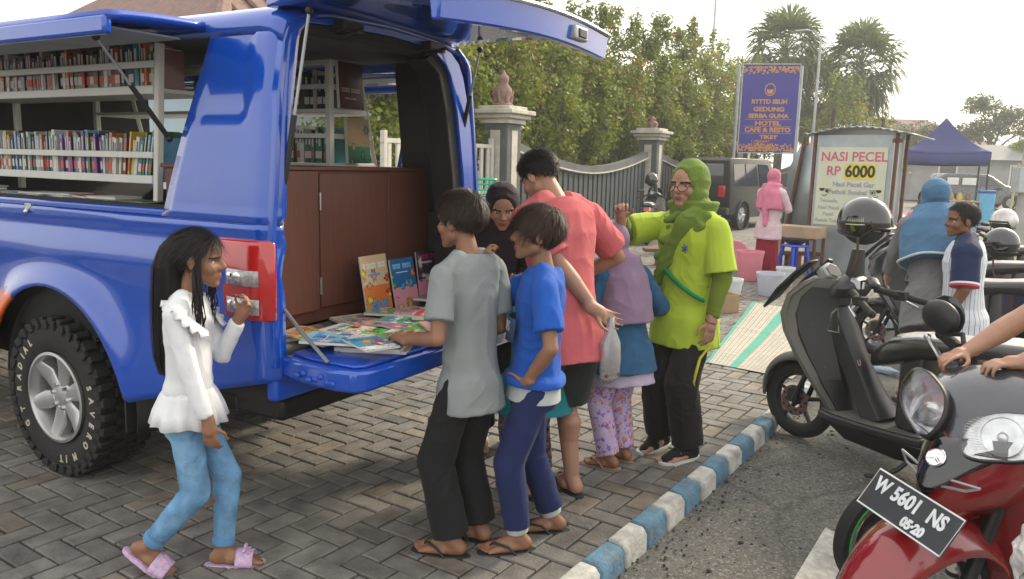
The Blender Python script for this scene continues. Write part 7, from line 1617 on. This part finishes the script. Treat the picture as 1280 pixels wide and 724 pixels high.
t = thing('cooking_pan', 'dark round pan on the low table edge beside the crimson skirt', 'pan', (4.3, 12.0, .44), 0); g = MB(); g.lathe([(0, 0), (.10, .005), (.17, .05), (.19, .09), (.182, .09), (.16, .05), (0, .012)], seg=28, cap=False); g.build('pan_bowl', DBLK, t); g = MB(); g.box((.24, 0, .08), (.12, .03, .02)); g.build('handle', DBLK, t)
g = MB(); 
t = thing('plank_bench', 'low dark plank laid on bricks behind the pink lid', 'bench', (3.2, 12.6, 0), .0); g.box2((-1.1, -.12, .22), (1.7, .12, .27)); g.build('plank', WOOD, t)
for x in (-.8, 1.3): g = MB(); g.box2((x-.1, -.1, 0), (x+.1, .1, .22)); g.build('brick_support', mat('old_brick', (.22, .1, .07), .9, var=.3), t)
# motorbike by the fence (black, with a red flank), far away
fb = copy_tree(bk[0]); fb.location = (3.05, 17.2, 0); fb.rotation_euler = (0, 0, radians(75)); fb['label'] = 'black motorbike with a red rear light parked by the slatted fence'; fb['group'] = ''; del fb['group']
helmet('black helmet perched on the motorbike by the fence', (2.98, 17.35, 1.28), radians(90), mat('black_gloss', (0, 0, 0)), .15)
g = MB()
# green basket on the gate
t = thing('plastic_basket', 'green plastic laundry basket beside the cream gate', 'basket', (-.42, 9.6, 1.16), .2); g = MB(); GB = mat('green_plastic', (.02, .36, .22), .45)
for z in (0, .07, .14, .2): g.tube([((.14+.25*z)*math.copysign(abs(cos(a))**.5, cos(a)), (.10+.25*z)*math.copysign(abs(sin(a))**.5, sin(a)), z) for a in [2*pi*i/28 for i in range(28)]], .008 if z < .2 else .014, 6, closed=True)
for i in range(24): a = 2*pi*i/24; c_, s_ = math.copysign(abs(cos(a))**.5, cos(a)), math.copysign(abs(sin(a))**.5, sin(a)); g.bar((.14*c_, .10*s_, 0), (.19*c_, .15*s_, .2), .005, seg=5)
g.box2((-.14, -.1, -.005), (.14, .1, .005)); g.build('basket_body', GB, t)
t = thing('wire_stand', 'thin grey stand carrying the green basket behind the truck', 'stand', (-.42, 9.6, 0), .2); g = MB()
for sx in (-1, 1):
    for sy in (-1, 1): g.bar((sx*.12, sy*.09, 0), (sx*.12, sy*.09, 1.14), .012, seg=6)
g.box2((-.14, -.11, 1.12), (.14, .11, 1.15)); g.build('frame', GALV, t)
# drink stall under the tent: table, cooler, boxes, red chair
t = thing('plastic_chair', 'red plastic chair under the seated man in khaki', 'chair', (6.75, 13.25, 0), radians(205)); g = MB(); RC = mat('red_plastic', (.5, .03, .04), .4); g.box2((-.2, -.2, .42), (.2, .2, .45)); g.build('seat', RC, t, bevel=.015)
g = MB(); g.add([(-.2, -.2, .5), (.2, -.2, .5), (.19, -.28, .85), (-.19, -.28, .85)], [(0, 1, 2, 3)]); g.build('backrest', RC, t, solidify=.015)
for sx in (-1, 1):
    for sy in (-1, 1): g = MB(); g.bar((sx*.2, sy*.2-.02, 0), (sx*.17, sy*.17, .42), .018, seg=8); g.build('leg', RC, t)
t = thing('folding_table', 'vendor table with jars standing under the canopy tent', 'table', (13.6, 25.0, 0), radians(-20)); g = MB(); g.box2((-.8, -.3, .72), (.9, .3, .76)); g.build('table_top', TAN, t); 
for x in (-.75, .85): g = MB(); g.box2((x-.02, -.28, 0), (x+.02, .28, .72)); g.build('leg', DBLK, t)
for k in range(6): x = -.6+.24*k; g = MB(); g.lathe([(.08, .765), (.085, .9), (.05, .96), (.05, 1.0), (0, 1.0)], (x, .05*(k % 2), 0), seg=14); g.build('jar', mat(('amber_jar', 'yellow_jar', 'brown_jar')[k % 3], ((.4, .2, .05), (.5, .4, .1), (.2, .1, .05))[k % 3], .3), t)
t = thing('drink_cooler', 'sky blue cooler box with a lid under the canopy tent', 'cooler', (14.6, 24.6, 0), radians(-20)); g = MB(); g.box2((-.22, -.2, .0), (.22, .2, 1.02)); g.build('cooler_body', mat('sky_plastic', (.10, .38, .6), .4), t, bevel=.03); g = MB(); g.box2((-.24, -.22, 1.02), (.24, .22, 1.1)); g.build('lid', mat('deep_blue_plastic', (.03, .1, .4), .4), t, bevel=.02)
t = thing('wooden_pole', 'leaning bamboo pole in front of the white hatchback', 'pole', (15.3, 24.5, 0), 0, None, (0, radians(4))); g = MB(); g.bar((0, 0, 0), (0, 0, 1.95), .04, .035, 8); g.build('shaft', mat('bamboo', (.5, .4, .22), .6), t)
# litter
for k, (x, y, lb, c) in enumerate(((3.02, 6.35, 'crushed water bottle lying by the kerb behind the grey scooter', (.5, .62, .7)),)):
    t = thing('crushed_bottle', lb, 'litter', (x, y, -.05), .6, None, (radians(85), 0)); g = MB(); g.lathe([(0, 0), (.032, 0), (.034, .03), (.026, .07), (.034, .11), (.03, .14), (.013, .18), (.013, .2), (0, .2)], seg=16); g.build('bottle_body', mat('pale_clear_plastic', c, .2, trans=.4), t, smooth=60)
for k, (s_, t_, lb) in enumerate(((1.9, -.75, 'dry brown leaf on the paving left of the painted kerb'), (.9, -.5, 'thin dry twig end on the paving near the white kerb block'))):
    q = kp(s_, t_, .006); t = thing('dry_leaf', lb, 'leaf', q, random.uniform(0, 6)); g = MB(); g.grid([[(x, y*(1-abs(x)/.06)*.9, .004+.15*abs(y)+.05*abs(x)) for y in (-.02, 0, .02)] for x in np.linspace(-.055, .055, 7)]); g.build('leaf_blade', mat('dry_leaf', (.22, .13, .06), .8), t, solidify=.001)
# ================================================================ HAZE
hz = MB(); hz.box2((-80, -4, -1.2), (140, 110, 22)); ho = hz.build('haze', [], smooth=0)
hm = bpy.data.materials.new('haze_air'); hm.use_nodes = True; hm.node_tree.nodes.remove(hm.node_tree.nodes['Principled BSDF'])
pv = hm.node_tree.nodes.new('ShaderNodeVolumePrincipled'); pv.inputs['Color'].default_value = (.95, .96, .97, 1); pv.inputs['Density'].default_value = .0021; pv.inputs['Anisotropy'].default_value = .35
hm.node_tree.links.new(pv.outputs[0], hm.node_tree.nodes['Material Output'].inputs['Volume']); ho.data.materials.append(hm); tag(ho, None, None, kind='stuff')
